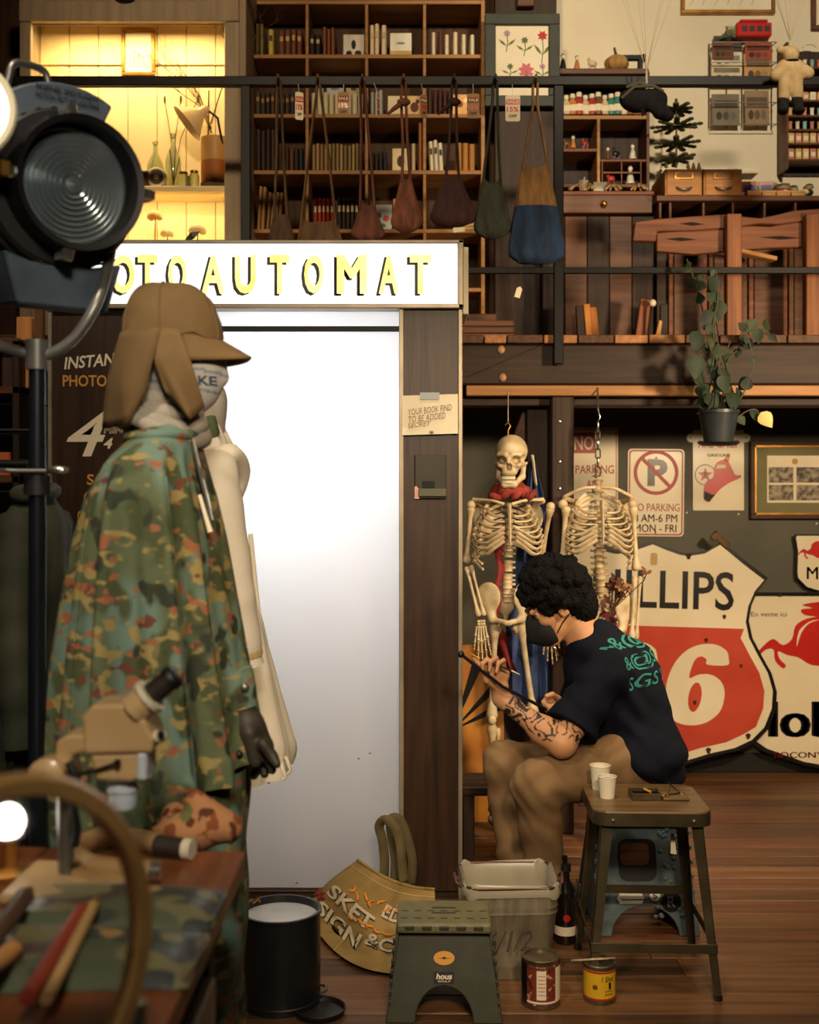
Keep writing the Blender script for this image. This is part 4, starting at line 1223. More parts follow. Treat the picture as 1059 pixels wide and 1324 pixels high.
for r, py in enumerate(SPY):
 for i in range(5):
  x = 1029 + i * 9.5
  h = (12 if r < 5 else 15) * SPD / FPX
  if r in (0, 1, 3, 4):
   o = MB().lathe([(0, 0), (.013, 0), (.013, .004), (.010, .006), (.010, h - .006), (.013, h - .004), (.013, h), (0, h)], n=12).build('thread_spool', bookmat(spc[(r * 2 + i) % 7]), smooth=40)
   tag(o, 'coloured thread spool on the %s tier of the wall rack, %s from its side' % (rown[r], ORD[i]), 'spool', 'spools on the %s tier' % rown[r])
  else:
   o = MB().span((-.016, -.02, 0), (.016, .02, h)).build('kraft_box', bookmat(spc[(r + i) % 3 + (4 if r > 4 else 0)]), bevel=.002)
   MB().span((-.011, -.0206, h * .3), (.011, -.02, h * .7)).build('paper_label', M_paper, o)
   tag(o, 'little card box on the %s tier of the wall rack, %s from its side' % (rown[r], ORD[i]), 'box', 'little boxes on the %s tier' % rown[r])
  o.location = (px_(x), YB - .11, pz_(py) + .001)
# desk goods: postcards, jars, small boxes
for i in range(9):
 px = 944 + i * 7.4
 c = at(px, 232 - (i % 3), YE + .3)
 cc = [(206, 120, 110), (120, 150, 160), (220, 190, 130), (170, 90, 84), (140, 160, 120), (210, 200, 170), (196, 140, 130), (110, 130, 150), (226, 210, 180)][i]
 nm = ['rose', 'blue grey', 'straw', 'brick red', 'sage', 'bone', 'dusty pink', 'slate blue', 'ivory'][i]
 o = thing('postcard', '%s picture postcard standing in the row behind the card boxes' % nm, 'postcard', (c.x, YE + .26 + .012 * (i % 3), ZE + .045)); o.rotation_euler = (-.15, 0, random.uniform(-.2, .2))
 MB().span((-.035, 0, 0), (.035, .002, .105)).build('card', bookmat(cc), o)
 MB().span((-.028, -.001, .03), (.028, 0, .085)).build('picture_print', bookmat(tuple(int(v * .7) for v in cc[::-1])), o)
tr = thing('card_tray', 'cream curved card tray on the desk', 'tray', (ex(990), YE + .24, ZE))
MB().span((-.2, -.06, 0), (.2, .1, .044)).build('tray_body', M_cream, tr, bevel=.012, seg=2)
for i, c in enumerate(((40, 40, 40), (220, 210, 190), (150, 60, 50), (60, 110, 100), (50, 46, 44))):
 o = MB().span((-.014, -.012, 0), (.014, .012, .036)).build('inkpad_tin', bookmat(c), bevel=.003)
 MB().span((-.012, -.0135, .006), (.012, -.012, .03)).build('label_print', M_paper, o)
 o.location = (ex(968 + i * 10.5), YE + .14, ZE)
 tag(o, ['black', 'cream', 'brick red', 'teal', 'charcoal'][i] + ' small tin in the row before the cream tray', 'tin')
for i in range(4):
 o = MB().span((-.034, -.02, 0), (.034, .02, .034)).build('kraft_box', bookmat((190 - i * 6, 130, 70)), bevel=.003)
 MB().span((-.036, -.022, .026), (.036, .022, .038)).build('lid', bookmat((200 - i * 6, 140, 78)), o, bevel=.002)
 o.location = (ex(978 + i * 19), YE + .05, ZE)
 tag(o, ['tan lidded box next to the card drawers', 'second tan lidded box along the desk front', 'third tan lidded box along the desk front', 'tan lidded box in front of the printed tin'][i], 'box', None)
tn = thing('printed_tin', 'round printed tin on the desk near the frame edge', 'tin', (ex(1026), YE + .16, ZE))
MB().lathe([(0, 0), (.036, 0), (.037, .004), (.037, .09), (.033, .095), (.033, .1), (0, .1)], n=22).build('can', bookmat((214, 196, 160)), tn, smooth=40)
MB().lathe([(.0378, .02), (.0378, .075)], n=22).build('paper_label', bookmat((150, 70, 60)), tn, smooth=40)
MB().prism(arcpts((0, .047), .02, 0, 330, 11), frame((0, -.0385, 0)), .001).build('label_motif', M_paper, tn)
bx_ = thing('folded_leaflet', 'white folded leaflet standing next to the printed tin', 'leaflet', (ex(1013), YE + .18, ZE))
MB().prism([(-.02, 0), (.0, 0), (.03, .12), (.01, .12)], frame((0, 0, 0)), .004).build('leaf_front', M_white, bx_)
MB().prism([(.0, 0), (.02, 0), (.036, .11), (.03, .12)], frame((0, .006, 0)), .004).build('leaf_back', M_paper, bx_)
ob = thing('dried_bouquet', 'pale dried flower bunch at the desk end', 'flower bunch', (ex(1050), YE + .16, ZE))
for i in range(10):
 a = i * 2.4
 MB().ball((math.cos(a) * .04, math.sin(a) * .04, .06 + .03 * math.sin(i * 1.7)), (.024, .024, .016), n=8, m=5).build('bloom', M_petalw if i % 3 else mat('dark_leaf', S(40, 52, 34)), ob, smooth=60)
MB().cyl((0, 0, 0), (0, 0, .06), .02, .035, 10).build('wrap', M_paper, ob)
# ================================================================== live-edge bench behind the railing
YN = 5.36
def nx(px): return (px - 529.5) / FPX * YN
def nz_(py): return CAMZ + (HOR - py) / FPX * YN
bn = thing('live_edge_bench', 'rough live-edge timber bench with two cracked back boards', 'bench', (0, YN, ZD))
def rough_board(pts_top, pts_bot, y0, th, name, m):
 n = len(pts_top)
 outl = [(nx(p[0]), nz_(p[1]) - ZD) for p in pts_bot] + [(nx(p[0]), nz_(p[1]) - ZD) for p in reversed(pts_top)]
 return MB().prism(outl, frame((0, y0, 0)), th).build(name, m, bn, bevel=.004)
rough_board([(823, 285), (850, 281), (890, 278), (938, 275), (985, 280), (1005, 276), (1030, 270), (1059, 268), (1130, 264)], [(820, 309), (850, 310), (852, 297), (900, 296), (940, 293), (985, 287), (1010, 288), (1040, 284), (1130, 280)], 0.03, .05, 'back_board', M_redwood)
rough_board([(852, 298), (900, 294), (945, 288), (1000, 290), (1035, 282), (1130, 276)], [(852, 322), (900, 326), (945, 322), (1000, 318), (1035, 317), (1130, 314)], 0.045, .04, 'back_board', M_redwood)
for a, b in ((938, 957), (1040, 1060)):
 MB().span((nx(a), -.03, 0), (nx(b), .03, nz_(278) - ZD)).build('upright', wood('upright_wood', S(112, 66, 36), S(150, 94, 54), 2), bn, bevel=.004)
MB().bar((nx(960), .06, nz_(322) - ZD), (nx(1010), .10, nz_(330) - ZD), .06, .02).build('stretcher', M_shelfwood, bn, bevel=.003)
for (u, v, L) in ((862, 306, .15), (985, 304, .2), (880, 287, .12)):
 MB().prism([(nx(u), nz_(v) - ZD), (nx(u) + L * .5, nz_(v + 2) - ZD - .004), (nx(u) + L, nz_(v + 1) - ZD), (nx(u) + L * .5, nz_(v - 1) - ZD + .003)], frame((0, .0292 if v < 296 else .0442, 0)), .002).build('crack', mat('crack_dark', S(30, 18, 12), rough=.9), bn)
# boards and books leaning on the deck
for i, (px, w, h, lean, c, lb) in enumerate(((752, 10, 56, -.04, (44, 30, 24), 'dark narrow board leaning by the railing post'), (763, 8, 58, -.07, (196, 130, 60), 'golden brown board leaning on the loft floor'), (772, 9, 54, -.09, (176, 112, 50), 'second golden board leaning beside the first'), (826, 14, 64, .16, (120, 70, 40), 'wide brown plank tilted against the drawer cabinet'), (848, 9, 36, .25, (190, 140, 80), 'short pale plank tilted beside the wide one'), (858, 10, 58, .02, (36, 28, 24), 'black board standing beyond the tilted planks'))):
 d = 5.55
 o = MB().span((-w * d / FPX / 2, -.012, 0), (w * d / FPX / 2, .012, h * d / FPX)).build('leaning_board', wood('board_%d' % i, S(*c), S(*[int(v * 1.25) for v in c]), 2), bevel=.003)
 o.location = ((px - 529.5) / FPX * d, d, ZD + .5 * w * d / FPX * abs(math.sin(lean))); o.rotation_euler = (-.08, lean, 0)
 tag(o, lb, 'board')
pt = thing('white_knob_stick', 'dark stick with a round white knob by the tilted plank', 'stick', (at(838, 430, 5.5).x, 5.5, ZD))
MB().cyl((0, 0, 0), (.02, 0, .20), .008, n=8).build('stick', M_post, pt); MB().ball((.021, 0, .21), .018, n=10, m=7).build('knob', M_cream, pt, smooth=60)
# low crate at the deck edge by the sign
lc = thing('low_crate', 'low brown wooden crate on the loft edge beside the booth sign', 'crate', (at(625, 0, 5.25).x, 5.24, ZD))
for i in range(3):
 MB().span((-.14, .0, .003 + i * .03), (.14, .012, .029 + i * .03)).build('slat', M_brownwood, lc, bevel=.002)
MB().span((-.14, .012, 0), (-.125, .2, .09)).build('end_board', M_brownwood, lc); MB().span((.125, .012, 0), (.14, .2, .09)).build('end_board', M_brownwood, lc)
MB().span((-.14, .19, 0), (.14, .2, .09)).build('rear_board', M_brownwood, lc)
kb = tag(MB().span((-.07, 0, 0), (.07, .14, .16)).build('wooden_box', M_brownwood, bevel=.004), 'brown wooden box standing on the loft floor by the green bag', 'box'); kb.location = (at(625, 0, 5.4).x, 5.5, ZD)

# ================================================================== bags hung on the railing
YR = YM - 0.085
def hang_bag(name, label, px, top, sp, yb0, yb1, w0, w1, col, depth=.045, skew=0, two=None, knot=False):
 """Straps from the rail at (px, top) to the bag mouth sp px wide at yb0, bag from yb0 to yb1."""
 k = YR / FPX
 c = at(px, 112, YR)
 o = thing(name, label, 'bag', (c.x, YR, c.z), 0, 'bags hung along the railing')
 m = mat('bag_' + label[:24], S(*col), S(*[int(v * .7) for v in col]), rough=.85, scale=9, stretch=(4, 4, 1), bump=.3)
 for s in (-1, 1):
  x1 = s * sp / 2 * k + skew * k
  pts = [(0, .05 * s, .03), (s * .008, .0 - .012 * s, .01), (s * .01, -.008 * s, -(top - 112) * k), (x1 * .6, -.01 * s, -((top + yb0) / 2 - 112) * k), (x1, 0, -(yb0 - 112) * k), (x1 * .95, 0, -(yb0 + 8 - 112) * k)]
  MB().tube(smooth_path(pts, 4), .0065, 6, flat=1.8).build('strap', m, o, smooth=60)
 if knot:
  MB().ball((.0, -.02, -(top - 112) * k), (.03, .02, .018), n=8, m=6).build('knot', m, o, smooth=60)
  MB().tube([(0, -.02, -(top - 112) * k), (-.04, -.02, -(top - 104) * k), (-.07, -.02, -(top - 96) * k)], [.012, .01, .005], 6).build('loose_end', m, o, smooth=60)
 n, R = 28, 15
 rt = .93 if two else .8
 rows = []
 for i in range(R):
  t = i / (R - 1)
  hw = (w0 + (w1 - w0) * min(1, t * 1.25)) * k / 2 * (1 if t < rt else math.sqrt(max(0.02, 1 - ((t - rt) / (1.02 - rt)) ** 2)))
  zz = -((yb0 + (yb1 - yb0) * t) - 112) * k
  rows.append([(skew * k + hw * math.cos(a) * (1 + .05 * math.sin(5 * a + 2 * t)), depth * (.35 + .65 * t) * (hw / (w1 * k / 2)) * math.sin(a) * (1 + .16 * math.sin(9 * a + px)), zz + (.02 * math.cos(2 * a) if i == 0 else 0)) for a in [2 * PI * j / n for j in range(n)]])
 rows.append([(skew * k, 0, rows[-1][0][2] - .004)] * n)
 if two:
  cut = 6
  MB().sheet(rows[:cut + 1], True).build('bag_top', m, o, smooth=60)
  MB().sheet(rows[cut:], True).build('bag_body', mat('bag_blue', S(*two), S(*[int(v * .6) for v in two]), rough=.85, scale=7, stretch=(3, 3, 1), bump=.3), o, smooth=60)
 else:
  MB().sheet(rows, True).build('bag_body', m, o, smooth=60)
 return o
hang_bag('net_bag', 'dark brown net bag on long thin cords at the row start', 361, 130, 16, 275, 316, 18, 34, (84, 56, 36), .03, skew=2)
hang_bag('net_bag', 'olive brown bag on widely spread straps', 412, 120, 44, 285, 322, 46, 60, (104, 74, 44), .035)
hang_bag('leather_bag', 'reddish brown soft bag drooping behind the sign', 469, 116, 18, 262, 312, 16, 44, (104, 58, 42), .04, skew=6)
hang_bag('leather_bag', 'light russet bag knotted at the railing', 522, 134, 10, 228, 300, 12, 42, (128, 74, 52), .045, skew=3, knot=True)
hang_bag('leather_bag', 'dark maroon pleated bag with a paper tag below', 587, 134, 16, 226, 293, 18, 62, (66, 36, 34), .05, skew=-2, knot=True)
hang_bag('canvas_bag', 'dark green bag hanging beside the booth sign', 640, 130, 22, 232, 308, 24, 50, (56, 62, 50), .05, skew=-4)
hang_bag('canvas_tote', 'tan and deep blue two-tone tote hanging by the railing post', 692, 138, 30, 212, 340, 34, 72, (150, 112, 66), .06, two=(28, 56, 92))
tg = MB().span((-.025, -.001, -.02), (.025, .001, 0)).build('price_slip', M_paper); tg.location = at(593, 294, YR - .05); tg.rotation_euler = (0, -.1, 0)
tag(tg, 'small cream paper slip under the maroon bag', 'tag')
pt_ = thing('price_tag', 'small brown paper tag below the dark green bag', 'tag', at(671, 376, YR - .03))
MB().prism([(-.012, -.03), (.012, -.03), (.012, .01), (0, .02), (-.012, .01)], frame((0, 0, 0), (1, 0, -.3), (.3, 0, 1)), .001).build('slip', M_paper, pt_)
MB().tube([(0.005, 0, .02), (.01, 0, .1), (-.04, 0, .24)], .001, 4).build('string', M_twig, pt_)
# sale tags
def sale_tag(px, py, w, h, label, rot=0.0, wear=1.0):
 k = (YR - .05) / FPX
 c = at(px, py, YR - .05)
 o = thing('sale_tag', label, 'sale tag', c, rot, 'sale tags on the railing')
 W, H = w * k, h * k
 m = M_paper if wear > .9 else mat('worn_tag', S(170, 140, 100), S(150, 118, 82), rough=.8)
 MB().prism(rrect(W, H, .008, 3), frame((0, 0, 0)), .0015).build('card', m, o)
 MB().span((-W * .46, -.0012, H * .14), (W * .46, 0, H * .34)).build('red_band', M_red if wear > .9 else mat('worn_red', S(130, 50, 40), rough=.8), o)
 text('SALE', W * .8, H * .12, frame((0, -.0015, H * .24)), M_paper, o, depth=.0006, bold=.02)
 text('15%', W * .82, H * .2, frame((0, -.0006, -H * .04)), M_red, o, depth=.0006, bold=.03)
 text('OFF', W * .55, H * .12, frame((0, -.0006, -H * .3)), M_ink, o, depth=.0006, bold=.03)
 MB().tube([(0, 0, H * .42), (0, .02, (py - 107) * k)], .001, 4).build('string', M_white, o)
 return o
sale_tag(387, 137, 11, 36, 'bright white sale tag hanging over the dark book row', .35)
sale_tag(444, 135, 15, 32, 'brownish sale tag hanging by the olive bag straps', 0, .5)
sale_tag(489, 135, 11, 34, 'sale tag turned edge-on before the third compartment', 1.25)
sale_tag(548, 137, 10, 30, 'worn sale tag turned aside near the knotted bag', .5, .5)
sale_tag(612, 137, 16, 32, 'worn sale tag at the bookcase end', 0, .5)
sale_tag(663, 140, 19, 34, 'clean sale tag hanging before the flower print', 0)
# ================================================================== toys on parachute strings
def parachute(o, knot, n, spread, htop, m):
 for i in range(n):
  a = 2 * PI * i / n
  MB().tube([knot, (knot[0] + math.cos(a) * spread, knot[1] + math.sin(a) * spread * .5, htop)], .0011, 4).build('string', m, o)
 MB().tube([(knot[0] + math.cos(2 * PI * i / 24) * spread, knot[1] + math.sin(2 * PI * i / 24) * spread * .5, htop) for i in range(24)], .006, 6, closed=True).build('hoop', m, o)
M_str = mat('pale_string', S(200, 184, 150), rough=.8)
TD = 4.85
c = at(836, 130, TD)
crow = thing('parachute_toy', 'black plush toy hanging from a fan of strings', 'toy', c)
kk = TD / FPX
M_plush = mat('black_plush', S(22, 20, 20), S(34, 30, 30), rough=.95, scale=60, bump=.6)
f = union(el((-.045, 0, .0), (.07, .05, .05), Matrix.Rotation(.2, 3, 'Y')), (el((.03, -.01, .0), (.055, .045, .045)), .03), (rc((.04, -.01, -.01), (.075, -.02, -.065), .026, .022), .02), (el((.078, -.03, -.075), (.03, .03, .022)), .01), (rc((.0, -.03, -.02), (.045, -.04, -.06), .022, .024), .02), (el((.045, -.05, -.07), (.028, .03, .024)), .01), (rc((-.02, -.02, -.03), (-.02, -.02, -.07), .01, .006), .01))
skin_obj('plush_body', f, (-.14, -.1, -.13), (.14, .1, .1), .006, M_plush, crow)
M_strap = mat('olive_strap', S(104, 96, 70), rough=.8)
MB().tube([(-.11, -.03, .0), (-.06, -.05, .04), (.02, -.045, .045), (.06, -.05, .02)], .007, 6).build('harness', M_strap, crow, smooth=60)
MB().tube([(-.09, -.03, .045), (-.04, -.04, .06), (.01, -.03, .05)], .006, 6).build('harness', M_strap, crow, smooth=60)
parachute(crow, (0, 0, (130 - 92) * kk), 7, 40 * kk * 1.0, (130 + 25) * kk, M_str)
MB().tube([(0, 0, .04), (0, 0, (130 - 92) * kk)], .005, 6).build('cord', M_str, crow)
c = at(1022, 105, TD)
doll = thing('parachute_toy', 'cream cloth doll with black boots hanging from strings', 'toy', c)
M_cloth = mat('cream_doll_cloth', S(206, 176, 128), S(188, 156, 108), rough=.9, scale=30, bump=.3)
f = union(el((0, 0, .045), (.05, .035, .05)), (rc((-.03, 0, .06), (-.065, -.01, .02), .026, .024), .02), (rc((.03, 0, .06), (.07, -.01, .03), .026, .026), .02), (rc((-.022, 0, .02), (-.028, 0, -.07), .028, .024), .012), (rc((.022, 0, .02), (.03, 0, -.065), .028, .024), .012))
skin_obj('doll_body', f, (-.12, -.07, -.11), (.12, .07, .13), .005, M_cloth, doll)
f = union(el((-.004, -.01, .105), (.036, .034, .036)), (rc((-.02, -.02, .115), (-.055, -.04, .115), .02, .016), .02), (el((.02, .0, .125), (.02, .014, .014)), .01))
skin_obj('doll_head', f, (-.1, -.08, .04), (.08, .06, .17), .005, M_cloth, doll)
MB().lathe([(.034, .073), (.04, .077), (.034, .083)], n=16).build('collar', M_black, doll)
for s in (-1, 1):
 f = union(rc((s * .029, 0, -.075), (s * .033, -.005, -.12), .023, .02), (el((s * .034, -.018, -.128), (.02, .034, .016)), .01))
 skin_obj('boot', f, (-.07, -.07, -.16), (.07, .05, -.04), .005, M_plush, doll)
parachute(doll, (0, 0, (105 - 55) * kk), 7, 24 * kk, (105 + 20) * kk, M_str)
MB().tube([(0, 0, .11), (0, 0, (105 - 55) * kk)], .006, 6).build('cord', M_str, doll)

# ================================================================== signs on the lower wall
M_signw = mat('enamel_cream', S(240, 228, 198), S(230, 216, 182), rough=.3, scale=3, coat=.3)
M_signk = mat('enamel_black', S(20, 18, 18), rough=.3, coat=.3)
M_signr = mat('enamel_vermilion', S(206, 84, 64), S(192, 70, 54), rough=.22, scale=3, coat=.4)
M_parkr = mat('sign_dark_red', S(170, 44, 38), rough=.45)
M_rust = mat('rust_chip', S(58, 32, 22), rough=.9)
WD = 6.292
def wk(d=WD): return d / FPX
def plate(name, label, px, py, w, h, d, r=.012, m=M_signw, cat='sign', th=.004, rot=0):
 c = at(px, py, d)
 o = thing(name, label, cat, c)
 o.rotation_euler = (0, rot, 0)
 MB().prism(rrect(w * wk(d), h * wk(d), r, 5), frame((0, 0, 0)), th).build('plate', m, o)
 return o
def ring_outline(o, pts_out, pts_in, m, name, y=-.0008, th=.0008):
 n = len(pts_out); mb = MB()
 vs = [(p[0], y, p[1]) for p in pts_out] + [(p[0], y, p[1]) for p in pts_in]
 mb.add(vs, [(i, (i + 1) % n, (i + 1) % n + n, i + n) for i in range(n)])
 ob = mb.build(name, m, o)
 return ob
k = wk()
np1 = plate('parking_sign', 'cream no parking sign half hidden behind the headless skeleton', 769, 612, 60, 118, WD, .02)
ring_outline(np1, rrect(57 * k, 115 * k, .018), rrect(54.5 * k, 112.5 * k, .014), M_parkr, 'border_line')
MB().span((-29 * k, -.001, 26 * k), (1 * k, 0, 52 * k)).build('red_block', M_parkr, np1)
text('NO', 25 * k, 18 * k, frame((-14 * k, -.002, 39 * k)), M_letterw, np1, depth=.0006, bold=.02)
text('PARKING', 50 * k, 11 * k, frame((0, -.001, 5 * k)), M_parkr, np1, depth=.0006, bold=.01)
text('ANY', 22 * k, 11 * k, frame((0, -.001, -14 * k)), M_parkr, np1, depth=.0006, bold=.01)
np2 = plate('parking_sign', 'cream no parking sign with a red barred P circle', 848, 637, 73, 113, WD, .022, rot=.01)
ring_outline(np2, rrect(70 * k, 110 * k, .02), rrect(66.5 * k, 106.5 * k, .016), M_parkr, 'border_line')
ring_outline(np2, arcpts((0, 26 * k), 29 * k, 0, 351, 39), arcpts((0, 26 * k), 24.5 * k, 0, 351, 39), M_parkr, 'prohibition_ring', -.0016)
text('P', 26 * k, 35 * k, frame((2 * k, -.0012, 26 * k)), M_signk, np2, depth=.0006, bold=.045)
MB().box((0, -.0022, 26 * k), (51 * k, .001, 4.5 * k), Matrix.Rotation(PI / 4, 3, 'Y')).build('prohibition_bar', M_parkr, np2)
for s, v, w in (('NO PARKING', -19, 62), ('8 AM-6 PM', -33, 56), ('MON - FRI', -46, 54)):
 text(s, w * k, 10 * k, frame((0, -.0012, v * k)), M_parkr, np2, depth=.0006, bold=.004)
for v in (45, -52):
 MB().ball((0, -.001, v * k), .005, n=8, m=5).build('bolt', M_steel, np2)
# gasoline plate with star and red helmet
gs = plate('pump_plate', 'cream pump plate with a red star and a red helmet', 929, 608, 66, 104, WD, .006)
for s in (-1, 1):
 MB().prism(arcpts((s * 35 * k, 42 * k), 6 * k, 0, 345, 23), frame((0, -.0002, 0)), .003).build('ear', M_signw, gs)
 MB().ball((s * 36 * k, -.001, 42 * k), .004, n=8, m=5).build('bolt', M_rust, gs)
text('FIRE-CHIEF', 52 * k, 10 * k, frame((0, -.001, 34 * k)), M_red, gs, depth=.0006, bold=.02)
text('GASOLINE', 29 * k, 3.8 * k, frame((0, -.001, 19.5 * k)), M_ink, gs, depth=.0006, bold=.02)
cxs, cys = -17 * k, -6 * k
ring_outline(gs, arcpts((cxs, cys), 13.5 * k, 0, 350, 35), arcpts((cxs, cys), 12.7 * k, 0, 350, 35), M_ink, 'logo_ring')
MB().prism([(cxs + (10 if i % 2 == 0 else 4.2) * k * math.cos(PI / 2 + i * PI / 5), cys + (10 if i % 2 == 0 else 4.2) * k * math.sin(PI / 2 + i * PI / 5)) for i in range(10)], frame((0, -.001, 0)), .0008).build('logo_star', M_red, gs)
text('T', 6 * k, 6 * k, frame((cxs, -.002, cys)), mat('logo_green', S(70, 96, 60), rough=.5), gs, depth=.0005, bold=.02)
hel = [(-19, -41), (-12, -44), (-7, -38), (3, -27), (15, -19), (28, -13), (29, -9), (22, -9), (16, 2), (12, 9), (4, 10), (-3, 6), (-6, -2), (-7, -12), (-15, -17), (-19, -26)]
MB().prism(smooth_path([(a * k, (b + 3) * k) for a, b in hel], 3, True), frame((0, -.001, 0)), .0008).build('helmet', M_red, gs)
MB().prism([(a * k, (b + 3) * k) for a, b in ((-19, -40), (-12, -44), (-7, -38), (-4, -35), (-10, -34), (-18, -30))], frame((0, -.0018, 0)), .0006).build('helmet_shade', M_ink, gs)
MB().prism([(a * k, (b + 3) * k) for a, b in ((6, 10), (13, 8), (16, 18), (10, 16))], frame((0, -.001, 0)), .0008).build('helmet_crest', M_gold, gs)
MB().prism([(a * k, (b + 3) * k) for a, b in ((-3, -1), (9, 0), (9, 4), (-2, 4))], frame((0, -.0018, 0)), .0006).build('helmet_badge', M_letterw, gs)
for (px, py) in ((888, 663), (955, 665), (1056, 677), (872, 648)):
 b = at(px, py, YB - .004)
 o = MB().ball(b, (.006, .004, .006), n=7, m=5).build('wall_nail', M_cream)
 tag(o, {888: 'pale nail head below the pump plate corner', 955: 'pale nail head under the pump plate', 1056: 'pale nail head under the framed photographs', 872: 'pale nail head beside the parking sign'}[px], 'nail')
# framed photographs
fpz, w, h = picture('framed_photographs', 'dark framed sheet of four old photographs on the olive wall', 'picture', 971, 1120, 570, 671, 6.26, 5.5, wood('dark_frame_wood', S(58, 36, 22), S(80, 52, 32), 0), mat('olive_mount', S(112, 108, 74), S(128, 122, 84), rough=.8, scale=5), .03)
k = 6.26 / FPX
for (u0, u1, v0, v1) in ((-w / 2 + 6 * k, w / 2 - 6 * k, 5.5 * k, 8 * k), (-w / 2 + 6 * k, w / 2 - 6 * k, h - 8 * k, h - 5.5 * k), (-w / 2 + 5.5 * k, -w / 2 + 8 * k, 6 * k, h - 6 * k)):
 MB().span((u0, -.02, v0), (u1, -.013, v1)).build('gilt_slip', M_brass, fpz)
MB().span((-w / 2 + 22 * k, -.0155, 21 * k), (w / 2 - 22 * k, -.0135, h - 19 * k)).build('photo_mount', M_paper, fpz)
M_bw = mat('old_photo_print', S(60, 52, 44), S(170, 156, 130), rough=.6, scale=38, detail=3)
for i in range(3):
 for j in range(2):
  u = -w / 2 + (24 + i * 36) * k; v = (24 + j * 23) * k
  MB().span((u, -.0165, v), (u + 32 * k, -.0152, v + 20 * k)).build('photograph', M_bw, fpz)
MB().prism(arcpts((-w / 2 + 58 * k, 74.5 * k), 4 * k, 0, 330, 11), frame((0, -.0158, 0)), .0006).build('crest', M_dry, fpz)

# shield outlines
def shield(c, half, k):
 pts = [(x, y) for x, y in half] + [(-x, y) for x, y in reversed(half) if abs(x) > 1e-6]
 return [((p[0]) * k, (c - p[1]) * k) for p in pts]
PD = 6.10
k = PD / FPX
half = [(0, 708)] + [(47 * t + 3 * math.sin(PI * t), 708 + 14 * math.sin(t * PI / 2)) for t in (.35, .7, 1)] + [(68, 718), (88, 706), (117, 729), (146, 750), (134, 765), (126, 785), (123, 805), (128, 826), (140, 848), (153, 870), (160, 893), (159, 916), (150, 940), (134, 957), (112, 968), (80, 976), (50, 986), (24, 999), (0, 1012)]
ph = thing('shield_sign', 'large orange and cream enamel shield sign leaning at the wall', 'sign', at(837, 1008, PD))
ph.rotation_euler = (-.035, .03, 0)
out = shield(1012, half, k)[::-1]
big = [(p[0] * 1.035, p[1] * 1.03 - .02) for p in out]
MB().prism(big, frame((0, 0, 0)), .02).build('black_rim', M_signk, ph)
MB().prism(out, frame((0, -.0015, 0)), .0015).build('cream_field', M_signw, ph)
red = [(x, y) for x, y in half if y > 812]
rh = [(121, 814)] + [(x - 11, y - (7 if y > 940 else 0)) for x, y in red]
rh[-1] = (0, 998)
MB().prism(shield(1012, [(0, 814)] + rh, k)[::-1], frame((0, -.0024, 0)), .0012).build('orange_field', M_signr, ph)
text('PHILLIPS', 214 * k, 50 * k, frame((0, -.0032, (1012 - 766) * k), (1, 0, .0)), M_signk, ph, depth=.001, bold=.012)
six = [(345, 1010), (352, 950), (378, 890), (420, 846), (470, 826), (520, 826), (556, 846), (564, 872), (560, 896), (490, 896), (487, 878), (468, 868), (448, 878), (434, 910), (428, 945), (460, 932), (500, 930), (534, 948), (551, 980), (550, 1020), (536, 1060), (500, 1092), (456, 1108), (405, 1106), (366, 1086), (348, 1050)]
for sdx in (0, -93):
 pts6 = [((730 + a / 2.702 - 837 + sdx) * k, (1012 - 530 - b / 2.702) * k) for a, b in six]
 MB().prism(smooth_path(pts6, 3, True)[::-1], frame((0, -.0034, 0)), .0009).build('numeral', M_signw, ph)
 MB().prism([(x + (896 - 837 + sdx) * k + .12 * y_, y_ + (1012 - 904) * k) for x, y_ in arcpts((0, 0), 8.5 * k, 0, 345, 23, 19 * k)], frame((0, -.0040, 0)), .0008).build('numeral_eye', M_signr, ph)
for (px, py, r) in ((932, 799, 3), (909, 830, 3), (896, 911, 3), (955, 862, 2.4), (966, 952, 4), (915, 972, 4), (884, 722, 4)):
 MB().prism([(r * k * (.8 + .4 * math.sin(5 * a)) * math.cos(a) + (px - 837) * k, r * k * math.sin(a) + (1012 - py) * k) for a in [2 * PI * i / 12 for i in range(12)]], frame((0, -.0048, 0)), .001).build('chip', M_rust, ph)
MB().prism([((839 - 837) * k + p[0], (1012 - 727) * k + p[1]) for p in rrect(9 * k, 16 * k, .01)], frame((0, -.003, 0)), .001).build('paper_tag', mat('tan_tag', S(196, 166, 110), rough=.8), ph)
brk = MB()
b0 = Vector(((925 - 837) * k, -.01, (1012 - 702) * k))
brk.box(b0 + Vector((.0, 0, .01)), (.11, .012, .035), Matrix.Rotation(.65, 3, 'Y'))
brk.box(b0 + Vector((-.03, 0, .03)), (.035, .016, .05), Matrix.Rotation(.65, 3, 'Y'))
brk.build('hanging_bracket', mat('rusty_bracket', S(120, 96, 66), S(80, 56, 36), rough=.7, metal=.5, scale=30), ph, bevel=.003)
